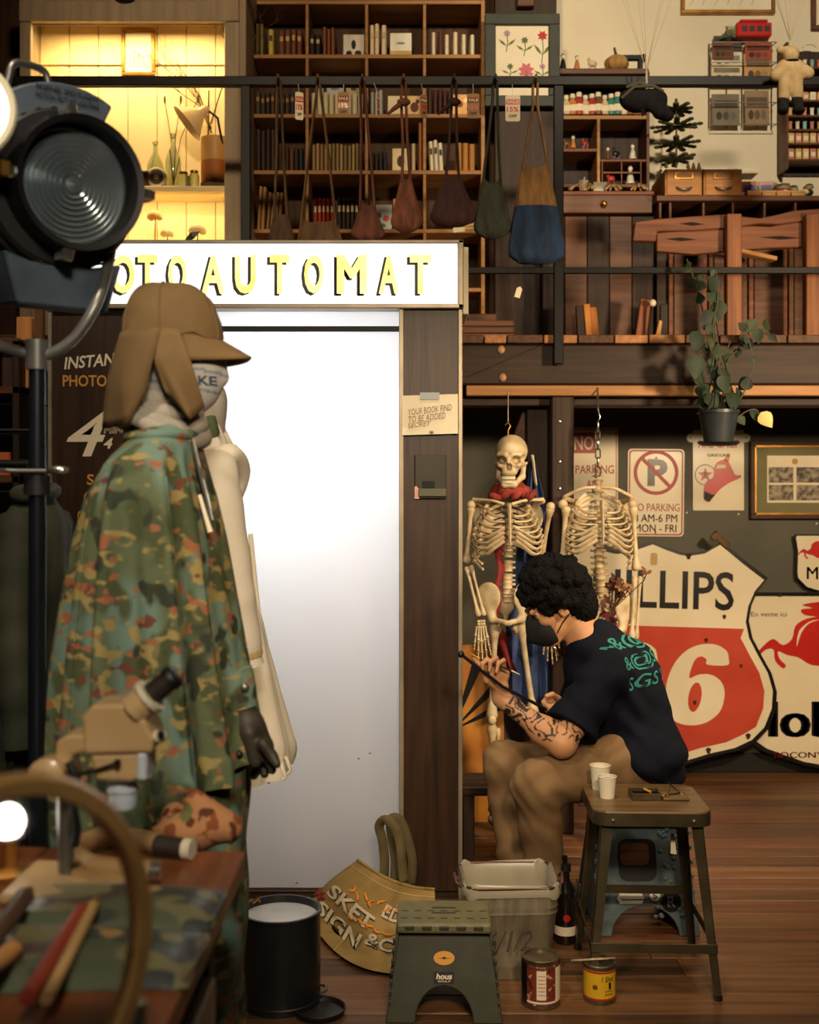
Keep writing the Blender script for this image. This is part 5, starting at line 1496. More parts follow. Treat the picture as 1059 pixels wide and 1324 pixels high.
# big winged horse sign
GD = 6.2
k = GD / FPX
mg = thing('oil_sign', 'wide cream oil sign with a red winged horse behind the shield', 'sign', at(1110, 1000, GD))
gh = [(0, 768), (160, 768), (163, 772), (163, 930), (150, 955), (120, 975), (70, 992), (30, 999), (0, 1002)]
MB().prism(shield(1002, gh, k)[::-1], frame((0, 0, 0)), .012).build('black_rim', M_signk, mg)
gi = [(0, 773), (156, 773), (158, 776), (158, 928), (146, 951), (118, 970), (70, 987), (30, 994), (0, 997)]
MB().prism(shield(1002, gi, k)[::-1], frame((0, -.0012, 0)), .0012).build('cream_field', M_signw, mg)
def gp(pts, n=3): return smooth_path([((x - 1110) * k, (1002 - y) * k) for x, y in pts], n, True)
horse = [(1024, 828), (1028, 812), (1040, 803), (1060, 799), (1090, 800), (1120, 796), (1150, 780), (1172, 776), (1182, 786), (1170, 796), (1158, 812), (1150, 830), (1165, 838), (1190, 842), (1196, 852), (1180, 850), (1150, 846), (1120, 856), (1080, 862), (1050, 862), (1032, 852), (1018, 849), (1006, 844), (1008, 854), (1016, 862), (1012, 866), (1002, 856), (1000, 842), (990, 842), (980, 851), (977, 849), (988, 836), (1000, 828), (1012, 836)]
MB().prism(gp(horse), frame((0, -.002, 0)), .001).build('winged_horse', M_red, mg)
MB().prism(gp([(1060, 800), (1040, 797), (1036, 790), (1050, 788), (1037, 784), (1060, 780), (1090, 778), (1115, 786), (1112, 802), (1080, 806)]), frame((0, -.0022, 0)), .0012).build('horse_wing', M_red, mg)
MB().prism(gp([(1030, 838), (1033, 818), (1046, 806), (1060, 803), (1046, 808), (1036, 820)], 3), frame((0, -.003, 0)), .001).build('horse_highlight', M_signw, mg)
text('En vente ici', 46 * k, 6 * k, frame(((994 - 1110) * k, -.002, (1002 - 796) * k)), M_signk, mg, depth=.0005)
text('Mobil', 160 * k, 46 * k, frame(((1034 - 1110) * k, -.002, (1002 - 932) * k)), M_signk, mg, depth=.0008, bold=.035)
text('SOCONY-VACUUM', 132 * k, 7.5 * k, frame(((1067 - 1110) * k, -.002, (1002 - 978) * k)), M_parkr, mg, depth=.0005, bold=.02)
MB().ball(((1008 - 1110) * k, -.002, (1002 - 771) * k), .012, n=8, m=5).build('rusty_bolt', M_rust, mg)
# small shield sign
SD_ = 6.25
k = SD_ / FPX
ms_ = thing('pump_shield', 'small cream shield sign with a red winged horse at the frame edge', 'sign', at(1066, 768, SD_))
sh_ = [(0, 691), (38, 691), (39, 694), (36, 712), (37, 740), (36, 748), (24, 760), (0, 767)]
MB().prism(shield(768, sh_, k)[::-1], frame((0, 0, 0)), .008).build('black_rim', M_signk, ms_)
MB().prism([(p[0] * .94, p[1] * .955 + 1.6 * k) for p in shield(768, sh_, k)[::-1]], frame((0, -.0012, 0)), .0012).build('cream_field', M_signw, ms_)
MB().prism([((x - 1110) * k * .36 + (1079 - 1066) * k, (1002 - y) * k * .36 + (768 - 772) * k * 1.0) for x, y in [(a, b) for a, b in horse]], frame((0, -.002, 0)), .0008).build('winged_horse', M_red, ms_)
text('Mobil', 48 * k, 16 * k, frame((1 * k, -.002, (768 - 741) * k)), M_signk, ms_, depth=.0005, bold=.01)
# yellow and black rayed board behind the skeleton legs
yb = thing('rayed_board', 'orange board with black rays leaning behind the skeleton', 'board', at(612, 985, 5.32))
yb.location.z = 0; ybz = at(612, 985, 5.32).z
yb.rotation_euler = (-.05, .0, 0)
k = 5.32 / FPX
MB().span((-30 * k, 0, 0), (40 * k, .012, 150 * k + ybz)).build('panel', mat('ochre_board', S(206, 138, 48), S(180, 112, 34), rough=.6, scale=5), yb)
for i in range(7):
 a = math.radians(20 + i * 24)
 c0 = Vector((-26 * k, 40 * k + ybz)); L = 90 * k; wd = .05
 e0 = c0 + Vector((math.cos(a - wd), math.sin(a - wd))) * L; e1 = c0 + Vector((math.cos(a + wd * 2), math.sin(a + wd * 2))) * L
 cl_ = lambda p: (max(-29.9 * k, min(39.9 * k, p.x)), max(.001, min(149 * k + ybz, p.y)))
 MB().prism([tuple(c0), cl_(e0), cl_(e1)], frame((0, -.001, 0)), .0008).build('black_ray', M_signk, yb)
# low bench
lb_ = thing('low_bench', 'low dark wooden bench beside the booth', 'bench', at(622, 1085, 4.62))
lb_.location.z = 0
bzt = CAMZ + (HOR - 1019) / FPX * 4.62
for i in range(3):
 MB().span((-.075, .01 + i * .085, bzt - .035), (.22, .09 + i * .085, bzt)).build('plank', M_beam, lb_, bevel=.003)
for s in (-.07, .16):
 MB().span((s, .02, 0), (s + .045, .25, bzt - .035)).build('leg', M_post, lb_, bevel=.003)

# ================================================================== hanging plant
HD = 4.88
def hp(px, py, dy=0): return at(px, py, HD + dy) - at(929, 576, HD)
pl = thing('hanging_plant', 'trailing green plant in a black hanging pot below the beam', 'plant', at(929, 576, HD))
k = HD / FPX
M_potbl = mat('blue_black_pot', S(34, 40, 44), S(46, 54, 58), rough=.4, scale=6)
MB().lathe([(0, .012), (.060, .012), (.066, .05), (.082, .135), (.088, .135), (.088, .148), (.080, .148), (.074, .12), (0, .115)], n=28).build('pot', M_potbl, pl, smooth=40)
MB().lathe([(0, 0), (.072, 0), (.088, .012), (.086, .016), (.07, .006), (0, .006)], n=28).build('saucer', M_blackpl, pl, smooth=40)
MB().lathe([(0, .122), (.075, .12)], n=20).build('soil', mat('soil', S(40, 28, 20), rough=.95), pl)
hook = at(926, 505, HD) - at(929, 576, HD)
ph_top = (CAMZ + (HOR - 350) / FPX * YR) - at(929, 576, HD).z
for a in (0, 2.1, 4.2):
 MB().tube([(.084 * math.cos(a), .084 * math.sin(a), .145), (.01, .02, .42), (.0, .14, ph_top - .02), (0, .175, ph_top + .022)], .0022, 5).build('hanger_wire', M_black, pl)
vines = [[(925, 548), (922, 520), (928, 480), (915, 440), (908, 400), (900, 370), (892, 345), (888, 335)],
         [(930, 548), (934, 500), (925, 455), (922, 420), (927, 395), (928, 370), (926, 350)],
         [(935, 548), (945, 510), (940, 470), (955, 450), (960, 430), (985, 425), (995, 432)],
         [(938, 548), (955, 520), (965, 500), (975, 470), (968, 440), (965, 425)],
         [(920, 548), (912, 520), (905, 490), (900, 470), (908, 455)],
         [(940, 550), (965, 532), (978, 530), (983, 540)],
         [(932, 548), (928, 530), (938, 500), (930, 480), (945, 440)],
         [(918, 550), (905, 530), (912, 505)]]
M_vine = mat('vine_stem', S(70, 70, 40), rough=.7)
M_leaf = [mat('leaf_green_%d' % i, S(*[int(v * .8) for v in a]), S(*[int(v * .8) for v in b]), rough=.6, spec=.3, scale=12) for i, (a, b) in enumerate((((34, 50, 34), (48, 66, 42)), ((44, 62, 38), (62, 80, 46)), ((28, 42, 32), (40, 56, 40))))]
lm_ = MB()
L = [0, .12, .3, .5, .7, .88, 1.0]; W = [.0, .28, .4, .36, .24, .1, 0]
lm_.sheet([[(-w, -.06 * abs(w) * 3 + .0, t - .0), (0, .04 - .25 * (t - .4) ** 2, t), (w, -.06 * abs(w) * 3, t)] for t, w in zip(L, W)])
LEAF = lm_.mesh('leaf', smooth=80, fix=False)
for vi, v in enumerate(vines):
 dyo = random.uniform(-.05, .05)
 pts = smooth_path([hp(p[0], p[1], dyo * min(1, i / 3)) for i, p in enumerate(v)], 5)
 MB().tube(pts, .0028, 5).build('stem', M_vine, pl, smooth=60)
 n = len(pts)
 for j in range(3, n, 3 if vi != 5 else 6):
  o = link('leaf', LEAF, random.choice(M_leaf), pl)
  s = random.uniform(.04, .085) * (1.0 if j < n * .8 else .7)
  o.scale = (s * 1.1, s, s)
  o.location = pts[j]
  o.rotation_euler = (random.uniform(-.4, .4) + (PI if random.random() < .55 else 0) , random.uniform(-.9, .9), random.uniform(-.7, .7))
for (px, py, s, rx, ry) in ((902, 470, .11, PI, .1), (905, 440, .10, PI - .2, .4), (935, 495, .09, PI, -.2), (984, 545, .08, PI, -.6), (930, 400, .09, PI, .05), (952, 520, .09, 2.6, .5), (915, 520, .08, 2.8, -.5)):
 o = link('leaf', LEAF, M_leaf[0] if px != 984 else mat('yellow_leaf', S(206, 190, 120), rough=.6), pl)
 o.scale = (s, s, s); o.location = hp(px, py - 12, -.03); o.rotation_euler = (rx, ry, random.uniform(-.4, .4))

# ================================================================== skeletons
M_bone = mat('old_bone', S(222, 204, 168), S(190, 168, 128), rough=.55, scale=22, bump=.1)
M_bone2 = mat('brown_bone', S(206, 186, 146), S(150, 122, 84), rough=.55, scale=18, bump=.1)
def bone(o, a, b, r, name, m, n=9):
 a, b = Vector(a), Vector(b)
 T = [0, .04, .1, .2, .5, .8, .9, .96, 1]; R = [1.3, 1.9, 1.6, 1.05, .9, 1.05, 1.7, 2.0, 1.3]
 return MB().tube([a.lerp(b, t) for t in T], [r * q for q in R], n).build(name, m, o, smooth=60)
def ribcage(o, base, W, Dp, H, n, m, zc):
 """base: point at the top front of the sternum; W, Dp half width and half depth; H height."""
 for i in range(n):
  t = i / (n - 1)
  wi = W * (.50 + .5 * math.sin(min(1, t * 1.35 + .12) * PI / 2)) * (1 - .08 * max(0, t - .7) / .3)
  di = Dp * (.6 + .4 * math.sin(min(1, t * 1.5) * PI / 2))
  z0 = .05 - H * .80 * t
  for s in (-1, 1):
   pts = []
   end = 1.0 if i < n - 2 else .72
   for j in range(13):
    u = j / 12 * end
    th = PI * .97 * u
    x = s * (.016 + wi * math.sin(th) ** .8 * 1.0) if u < .5 else s * max(.02, wi * math.sin(th) ** .75)
    yy = zc + di * math.cos(th)
    drop = .075 * math.sin(u * PI * .62) + (.03 if i < n - 2 else .05) * u
    if u > .8 and i > 3:
     drop -= (u - .8) * (.10 + .28 * t)
    pts.append(Vector((x, yy, z0 - drop)) + Vector(base))
   MB().tube(pts, .0058, 6, flat=1.5).build('rib', m, o, smooth=60)
 st = [Vector((0, -Dp * .62 + zc, .0)), Vector((0, -Dp * .8 + zc, -.06)), Vector((0, -Dp * .95 + zc, -.14)), Vector((0, -Dp * .95 + zc, -.175))]
 MB().tube([p + Vector(base) for p in st], [.020, .015, .014, .006], 8, flat=.5).build('breastbone', m, o, smooth=60)
def vertebra_mesh():
 mb = MB()
 mb.lathe([(0, 0), (.019, 0), (.0165, .006), (.0165, .014), (.019, .02), (0, .02)], n=14)
 mb.tube([(-.03, .018, .012), (0, .014, .01), (.03, .018, .012)], [.004, .007, .004], 6)
 mb.tube([(0, .014, .01), (0, .042, .0)], [.006, .003], 6)
 return mb.mesh('vertebra', smooth=50)
VERT = vertebra_mesh()
def spine(o, pts, n, m, s0=.75, s1=1.25):
 P = smooth_path(pts, 10)
 for i in range(n):
  t = i / (n - 1) * (len(P) - 1)
  p = Vector(P[int(t)])
  v = link('vertebra', VERT, m, o)
  s = s0 + (s1 - s0) * i / (n - 1)
  v.location = p; v.scale = (s, s, s)
def hand_bones(o, wrist, d, m, side=1, curl=.1):
 d = Vector(d).normalized(); sidev = Vector((1, 0, 0)) - d * d.x
 sidev.normalize()
 for i, (off, L) in enumerate(((-.03, .055), (-.016, .085), (-.004, .093), (.009, .086), (.022, .07))):
  b = Vector(wrist) + d * .028 + sidev * off * .7 * side
  dd = (d + sidev * off * 6 * side + Vector((0, -curl, 0))).normalized()
  p = b
  for L2, r in ((L * .75, .0042), (L * .48, .0036), (L * .32, .003), (L * .22, .0026)):
   q = p + dd * L2
   bone(o, p, q, r, 'finger_bone', m, 6)
   p = q + dd * .002
   dd = (dd + Vector((0, -curl, 0))).normalized()
 for i in range(6):
  MB().ball(Vector(wrist) + d * (.008 + .012 * (i // 3)) + sidev * ((i % 3) - 1) * .011, (.008, .007, .007), n=7, m=5).build('wrist_bone', m, o, smooth=60)
def pelvis(o, c, m, s=1.0):
 c = np.array(c)
 def P(x, y, z): return c + np.array((x, y, z)) * s
 items = []
 for q in (-1, 1):
  R = Matrix.Rotation(q * .55, 3, 'Z') @ Matrix.Rotation(q * -.35, 3, 'Y')
  items += [(el(P(q * .082, .0, .045), np.array((.062, .014, .072)) * s, R), .02), (rc(P(q * .07, .0, .0), P(q * .062, -.02, -.045), .02 * s, .018 * s), .02),
                  (rc(P(q * .062, -.02, -.045), P(q * .012, -.055, -.055), .012 * s, .013 * s), .012), (rc(P(q * .062, .0, -.045), P(q * .04, .0, -.095), .014 * s, .015 * s), .015), (rc(P(q * .04, .0, -.095), P(q * .012, -.05, -.065), .011 * s, .01 * s), .01)]
 items += [(el(P(0, .045, .03), np.array((.045, .02, .06)) * s), .02), (rc(P(0, .05, -.01), P(0, .04, -.06), .02 * s, .008 * s), .015)]
 for q in (-1, 1):
  items.append((el(P(q * .02, -.045, -.075), np.array((.012, .03, .012)) * s), .006, '-'))
 items[0] = (items[0][0], 0)
 skin_obj('pelvis', union(*items), c - .19 * s, c + .17 * s, .0055, m, o)
def legs(o, hips, knees, ankles, m):
 for h_, kn, an in zip(hips, knees, ankles):
  h_, kn, an = Vector(h_), Vector(kn), Vector(an)
  bone(o, h_, kn, .013, 'thigh_bone', m, 10)
  MB().ball(h_ + Vector((0, 0, .0)), .021, n=10, m=7).build('hip_ball', m, o, smooth=60)
  MB().ball(kn + Vector((0, -.022, .0)), (.018, .01, .02), n=9, m=6).build('kneecap', m, o, smooth=60)
  bone(o, kn + Vector((0, 0, -.02)), an, .012, 'shin_bone', m, 9)
  bone(o, kn + Vector((.028, .01, -.04)), an + Vector((.022, .0, .01)), .006, 'calf_bone', m, 7)
  f = union(el(tuple(an + Vector((0, .02, -.03))), (.022, .035, .024)), (rc(tuple(an + Vector((0, 0, -.02))), tuple(an + Vector((.01, -.12, -.05))), .02, .011), .02))
  skin_obj('foot_bone', f, np.array(an) - np.array((.08, .18, .09)), np.array(an) + np.array((.08, .1, .05)), .006, m, o)
def skull(o, c, rz_):
 s = thing('tmp', 'x', 'x'); del s['label']; del s['category']
 bpy.data.objects.remove(s)
 items = [(el((0, .012, .050), (.069, .086, .070)), 0), (el((0, -.040, .002), (.052, .046, .058)), .03)]
 for q in (-1, 1):
  items += [(rc((q * .040, -.072, -.012), (q * .064, -.02, -.002), .012, .010), .015), (rc((q * .014, -.080, .032), (q * .045, -.066, .034), .010, .010), .012),
                  (rc((q * .020, -.064, -.094), (q * .050, -.018, -.062), .013, .012), .012), (rc((q * .050, -.018, -.062), (q * .056, .0, -.008), .012, .010), .012)]
 items += [(el((0, -.066, -.044), (.034, .028, .018)), .015), (rc((-.02, -.068, -.094), (.02, -.068, -.094), .014), .012), (rc((0, -.086, .018), (0, -.092, -.002), .007, .006), .01)]
 items += [(el((0, -.04, -.072), (.030, .055, .0085)), .004, '-')]
 for q in (-1, 1):
  items += [(el((q * .030, -.066, .010), (.0195, .050, .0185)), .004, '-'), (el((q * .058, -.03, .014), (.012, .03, .016)), .01, '-'), (el((q * .0050, -.080, -.020), (.0072, .036, .016)), .003, '-'), (el((q * .046, -.05, -.035), (.010, .03, .016)), .012, '-')]
 sk = skin_obj('skull', union(*items), (-.1, -.13, -.13), (.1, .12, .14), .0036, M_bone, o)
 sk.location = c; sk.rotation_euler = (.02, 0, rz_)
 for row, (z, hgt) in enumerate(((-.066, .014), (-.083, .013))):
  for i in range(10):
   a = (i - 4.5) * .115
   MB().box((math.sin(a) * .052, -.030 - math.cos(a) * (.062 if row == 0 else .057), z), (.0054, .005, hgt), Matrix.Rotation(a, 3, 'Z')).build('tooth', M_cream, sk, bevel=.001)
 return sk
SK1, SK2 = 5.0, 5.0
def make_skeleton_one():
 root = thing('skeleton', 'model skeleton with a skull and red scarf hanging by the booth', 'skeleton', at(657, 640, SK1))
 O = at(657, 640, SK1)
 def q(px, py, dy=0): return at(px, py, SK1 + dy) - O
 skull(root, q(661, 598), -.22)
 MB().tube([q(657, 566), q(657, 556), q(660, 551), q(657, 546), q(653, 550)], .004, 7).build('hook', M_brass, root, smooth=60)
 spine(root, [q(660, 620, .01), q(659, 640, .05), q(658, 680, .075), q(657, 720, .06), q(656, 755, .02), q(656, 778, .03)], 22, M_bone, .7, 1.35)
 ribcage(root, q(657, 652), .142, .095, .27, 10, M_bone, .0)
 for s, px in ((-1, 612), (1, 702)):
  MB().tube(smooth_path([q(657 + s * 5, 652, -.06), q(657 + s * 22, 647, -.05), q(px, 646, .0)], 4), [.009, .007, .006, .006, .006, .006, .007, .008, .010], 7).build('collarbone', M_bone, root, smooth=60)
  f = union(el(tuple(q(657 + s * 32, 672, .085)), (.045, .01, .07), Matrix.Rotation(s * .25, 3, 'Y')), (rc(tuple(q(657 + s * 30, 655, .085)), tuple(q(px, 648, .02)), .012, .012), .02))
  cc = np.array(q(657 + s * 36, 668, .06))
  skin_obj('shoulder_blade', f, cc - .13, cc + .13, .006, M_bone, root)
 bone(root, q(609, 655, .0), q(603, 728, .02), .0105, 'upper_arm_bone', M_bone)
 bone(root, q(603, 733, .01), q(619, 797, -.03), .007, 'forearm_bone', M_bone)
 bone(root, q(609, 731, .01), q(626, 796, -.03), .006, 'forearm_bone', M_bone)
 hand_bones(root, q(622, 801, -.03), (.06, -.1, -1), M_bone, 1)
 MB().ball(q(609, 653), .02, n=10, m=7).build('shoulder_ball', M_bone, root, smooth=60)
 MB().ball(q(712, 655, .02), .02, n=10, m=7).build('shoulder_ball', M_bone, root, smooth=60)
 bone(root, q(712, 656, .02), q(700, 724, .06), .0105, 'upper_arm_bone', M_bone2)
 bone(root, q(700, 729, .05), q(708, 796, .05), .007, 'forearm_bone', M_bone2)
 bone(root, q(706, 729, .05), q(714, 796, .05), .006, 'forearm_bone', M_bone2)
 hand_bones(root, q(711, 800, .05), (.0, -.05, -1), M_bone2, -1)
 pelvis(root, q(655, 787), M_bone, 1.0)
 legs(root, (q(640, 806), q(673, 806)), (q(636, 930), q(690, 925)), (q(638, 1052), q(690, 1050)), M_bone)
 return root, O, q
sk1, O1_, q1 = make_skeleton_one()
# red scarf
scf = thing('red_scarf', 'crumpled red scarf round the skeleton neck', 'scarf', sk1.location)
M_scarf = mat('scarf_red', S(164, 66, 50), S(116, 40, 32), rough=.9, scale=14, bump=.4)
for j in range(3):
 pts = []
 for i in range(28):
  a = 2 * PI * i / 28
  pts.append(Vector((math.cos(a) * (.075 - .012 * j) + .008 * math.sin(5 * a + j), math.sin(a) * .06 + .02, .012 + .018 * j - .03 * abs(math.cos(a)) + .009 * math.sin(4 * a + 2 * j))) + Vector(q1(659, 637)))
 MB().tube(pts, [.019 + .006 * math.sin(3 * 2 * PI * i / 28 + j * 2) for i in range(28)], 8, closed=True).build('fold', M_scarf, scf, smooth=70)
for px, py in ((640, 642), (668, 640), (688, 640)):
 MB().ball(Vector(q1(px, py, -.05)), (.030, .016, .015), Matrix.Rotation(px * .3, 3, 'Y'), 10, 7).build('knot', M_scarf, scf, smooth=60)
rib = thing('red_ribbon', 'long red ribbon trailing down inside the skeleton', 'ribbon', sk1.location)
pts = [q1(648, 690, .02), q1(646, 730, .02), q1(644, 760, .0), q1(640, 800, .03), q1(652, 830, .05), q1(662, 870, .05)]
rw = [[Vector(p) + Vector((-.016 - .01 * math.sin(i * .7), 0, 0)), Vector(p), Vector(p) + Vector((.016 + .008 * math.cos(i), .008, 0))] for i, p in enumerate(smooth_path(pts, 5))]
o = MB().sheet(rw).build('band', mat('ribbon_red', S(140, 36, 34), rough=.7), rib, smooth=70); o.modifiers.new('thickness', 'SOLIDIFY').thickness = .002
# blue cloth
bl = thing('blue_cloth', 'long blue cloth hanging behind the skull and scarf', 'cloth', sk1.location)
rw = []
for i in range(26):
 t = i / 25
 y0 = 590 + 320 * t
 xl, xr = 688 - 34 * min(1, t * 1.5), 690 + 12 * min(1, t * 6) + 14 * t
 rw.append([Vector(q1(xl + (xr - xl) * j / 14, y0, .17 + .02 * math.sin(j * 1.3 + t * 2))) for j in range(15)])
o = MB().sheet(rw).build('drape', mat('cloth_blue', S(72, 92, 140), S(52, 70, 116), rough=.85, scale=6, bump=.2), bl, smooth=70); o.modifiers.new('thickness', 'SOLIDIFY').thickness = .003
rw = [[Vector(q1(686 + 5 * t + j * 2, 588 + 40 * t, .12 - .01 * j)) for j in range(3)] for t in [i / 6 for i in range(7)]]
o = MB().sheet(rw).build('lining', M_cream, bl, smooth=70); o.modifiers.new('thickness', 'SOLIDIFY').thickness = .002
# second skeleton
def make_skeleton_two():
 O = at(773, 640, SK2)
 root = thing('skeleton', 'headless brownish model skeleton hanging from a chain', 'skeleton', O)
 def q(px, py, dy=0): return at(px, py, SK2 + dy) - O
 spine(root, [q(773, 604, .02), q(773, 640, .05), q(774, 680, .06), q(775, 725, .05), q(778, 762, .02), q(783, 790, .03)], 24, M_bone2, .75, 1.5)
 ribcage(root, q(775, 648), .140, .10, .28, 10, M_bone, .0)
 for s, px in ((-1, 730), (1, 816)):
  MB().tube(smooth_path([q(774 + s * 4, 630, -.02), q(774 + s * 22, 632, -.03), q(px, 642, .0)], 4), .0075, 7).build('collarbone', M_bone, root, smooth=60)
  f = union(el(tuple(q(774 + s * 30, 668, .085)), (.045, .01, .07), Matrix.Rotation(s * .25, 3, 'Y')), (rc(tuple(q(774 + s * 28, 650, .085)), tuple(q(px, 644, .02)), .012, .012), .02))
  cc = np.array(q(774 + s * 36, 664, .06))
  skin_obj('shoulder_blade', f, cc - .13, cc + .13, .006, M_bone2, root)
  MB().ball(q(px + s * 2, 652), .021, n=10, m=7).build('shoulder_ball', M_bone, root, smooth=60)
 bone(root, q(732, 655, .0), q(727, 728, .02), .011, 'upper_arm_bone', M_bone)
 bone(root, q(727, 733, .02), q(735, 800, .0), .0075, 'forearm_bone', M_bone2)
 bone(root, q(733, 733, .02), q(741, 800, .0), .006, 'forearm_bone', M_bone2)
 bone(root, q(819, 655, .0), q(823, 738, .0), .011, 'upper_arm_bone', M_bone)
 bone(root, q(821, 745, -.01), q(817, 826, -.03), .0075, 'forearm_bone', M_bone)
 bone(root, q(828, 745, -.01), q(823, 826, -.03), .006, 'forearm_bone', M_bone)
 hand_bones(root, q(820, 829, -.03), (.05, -.1, -1), M_bone, -1)
 pelvis(root, q(785, 800), M_bone, 1.0)
 legs(root, (q(768, 818), q(802, 818)), (q(770, 935), q(806, 935)), (q(772, 1052), q(806, 1052)), M_bone2)
 return root, q
sk2, q2 = make_skeleton_two()
chn = thing('hanging_chain', 'steel chain holding the headless skeleton', 'chain', sk2.location)
for i in range(6):
 c = Vector(q2(773, 552 + i * 11.5, .0))
 pts = []
 for j in range(16):
  a = 2 * PI * j / 16
  u, v = math.cos(a) * .010, math.sin(a) * .010 + (.012 if math.sin(a) > 0 else -.012)
  pts.append(c + (Vector((u, 0, v)) if i % 2 else Vector((0, u, v))))
 MB().tube(pts, .0036, 6, closed=True).build('chain_link', M_chrome, chn, smooth=60)
MB().tube([q2(773, 556), q2(773, 545), q2(776, 540), q2(773, 530), q2(773, 500, .12)], .004, 6).build('chain_hook', M_chrome, chn, smooth=60)
MB().tube([q1(657, 548), q1(657, 530, .02), q1(657, 506, .12)], .0018, 5).build('hanger_cord', M_str, sk1)
# dried flowers at the second skeleton
df = thing('dried_flower_bunch', 'brown dried flower bunch tucked at the headless skeleton waist', 'flower bunch', sk2.location)
M_df = [mat('dry_petal_%d' % i, S(*c), S(*[int(v * .65) for v in c]), rough=.85, scale=30) for i, c in enumerate(((150, 96, 60), (110, 62, 40), (176, 128, 84), (96, 30, 34)))]
PET = MB().sheet([[(-w, 0, t), (0, -.1 + .2 * t, t), (w, 0, t)] for t, w in ((0, .08), (.4, .26), (.75, .2), (1, .01))]).mesh('petal', smooth=80, fix=False)
for i in range(15):
 cpx, cpy = random.gauss(797, 12), random.gauss(762, 17)
 if i < 4:
  cpx, cpy = random.gauss(784, 5), random.gauss(795, 8)
 if i == 14:
  cpx, cpy = 836, 742
 base = Vector(q2(cpx, cpy, -.13 + random.uniform(-.02, .03)))
 MB().tube([base, base + Vector((0, .05, -.03)), Vector(q2(790, 790, -.05))], .0022, 5).build('stem', M_twig, df)
 m = M_df[3] if i < 4 else random.choice(M_df[:3])
 for j in range(8):
  p = link('petal', PET, m, df)
  s = random.uniform(.022, .04); p.scale = (s, s, s); p.location = base
  p.rotation_euler = (random.uniform(-1.1, 1.1), random.uniform(-3, 3), random.uniform(-1, 1))

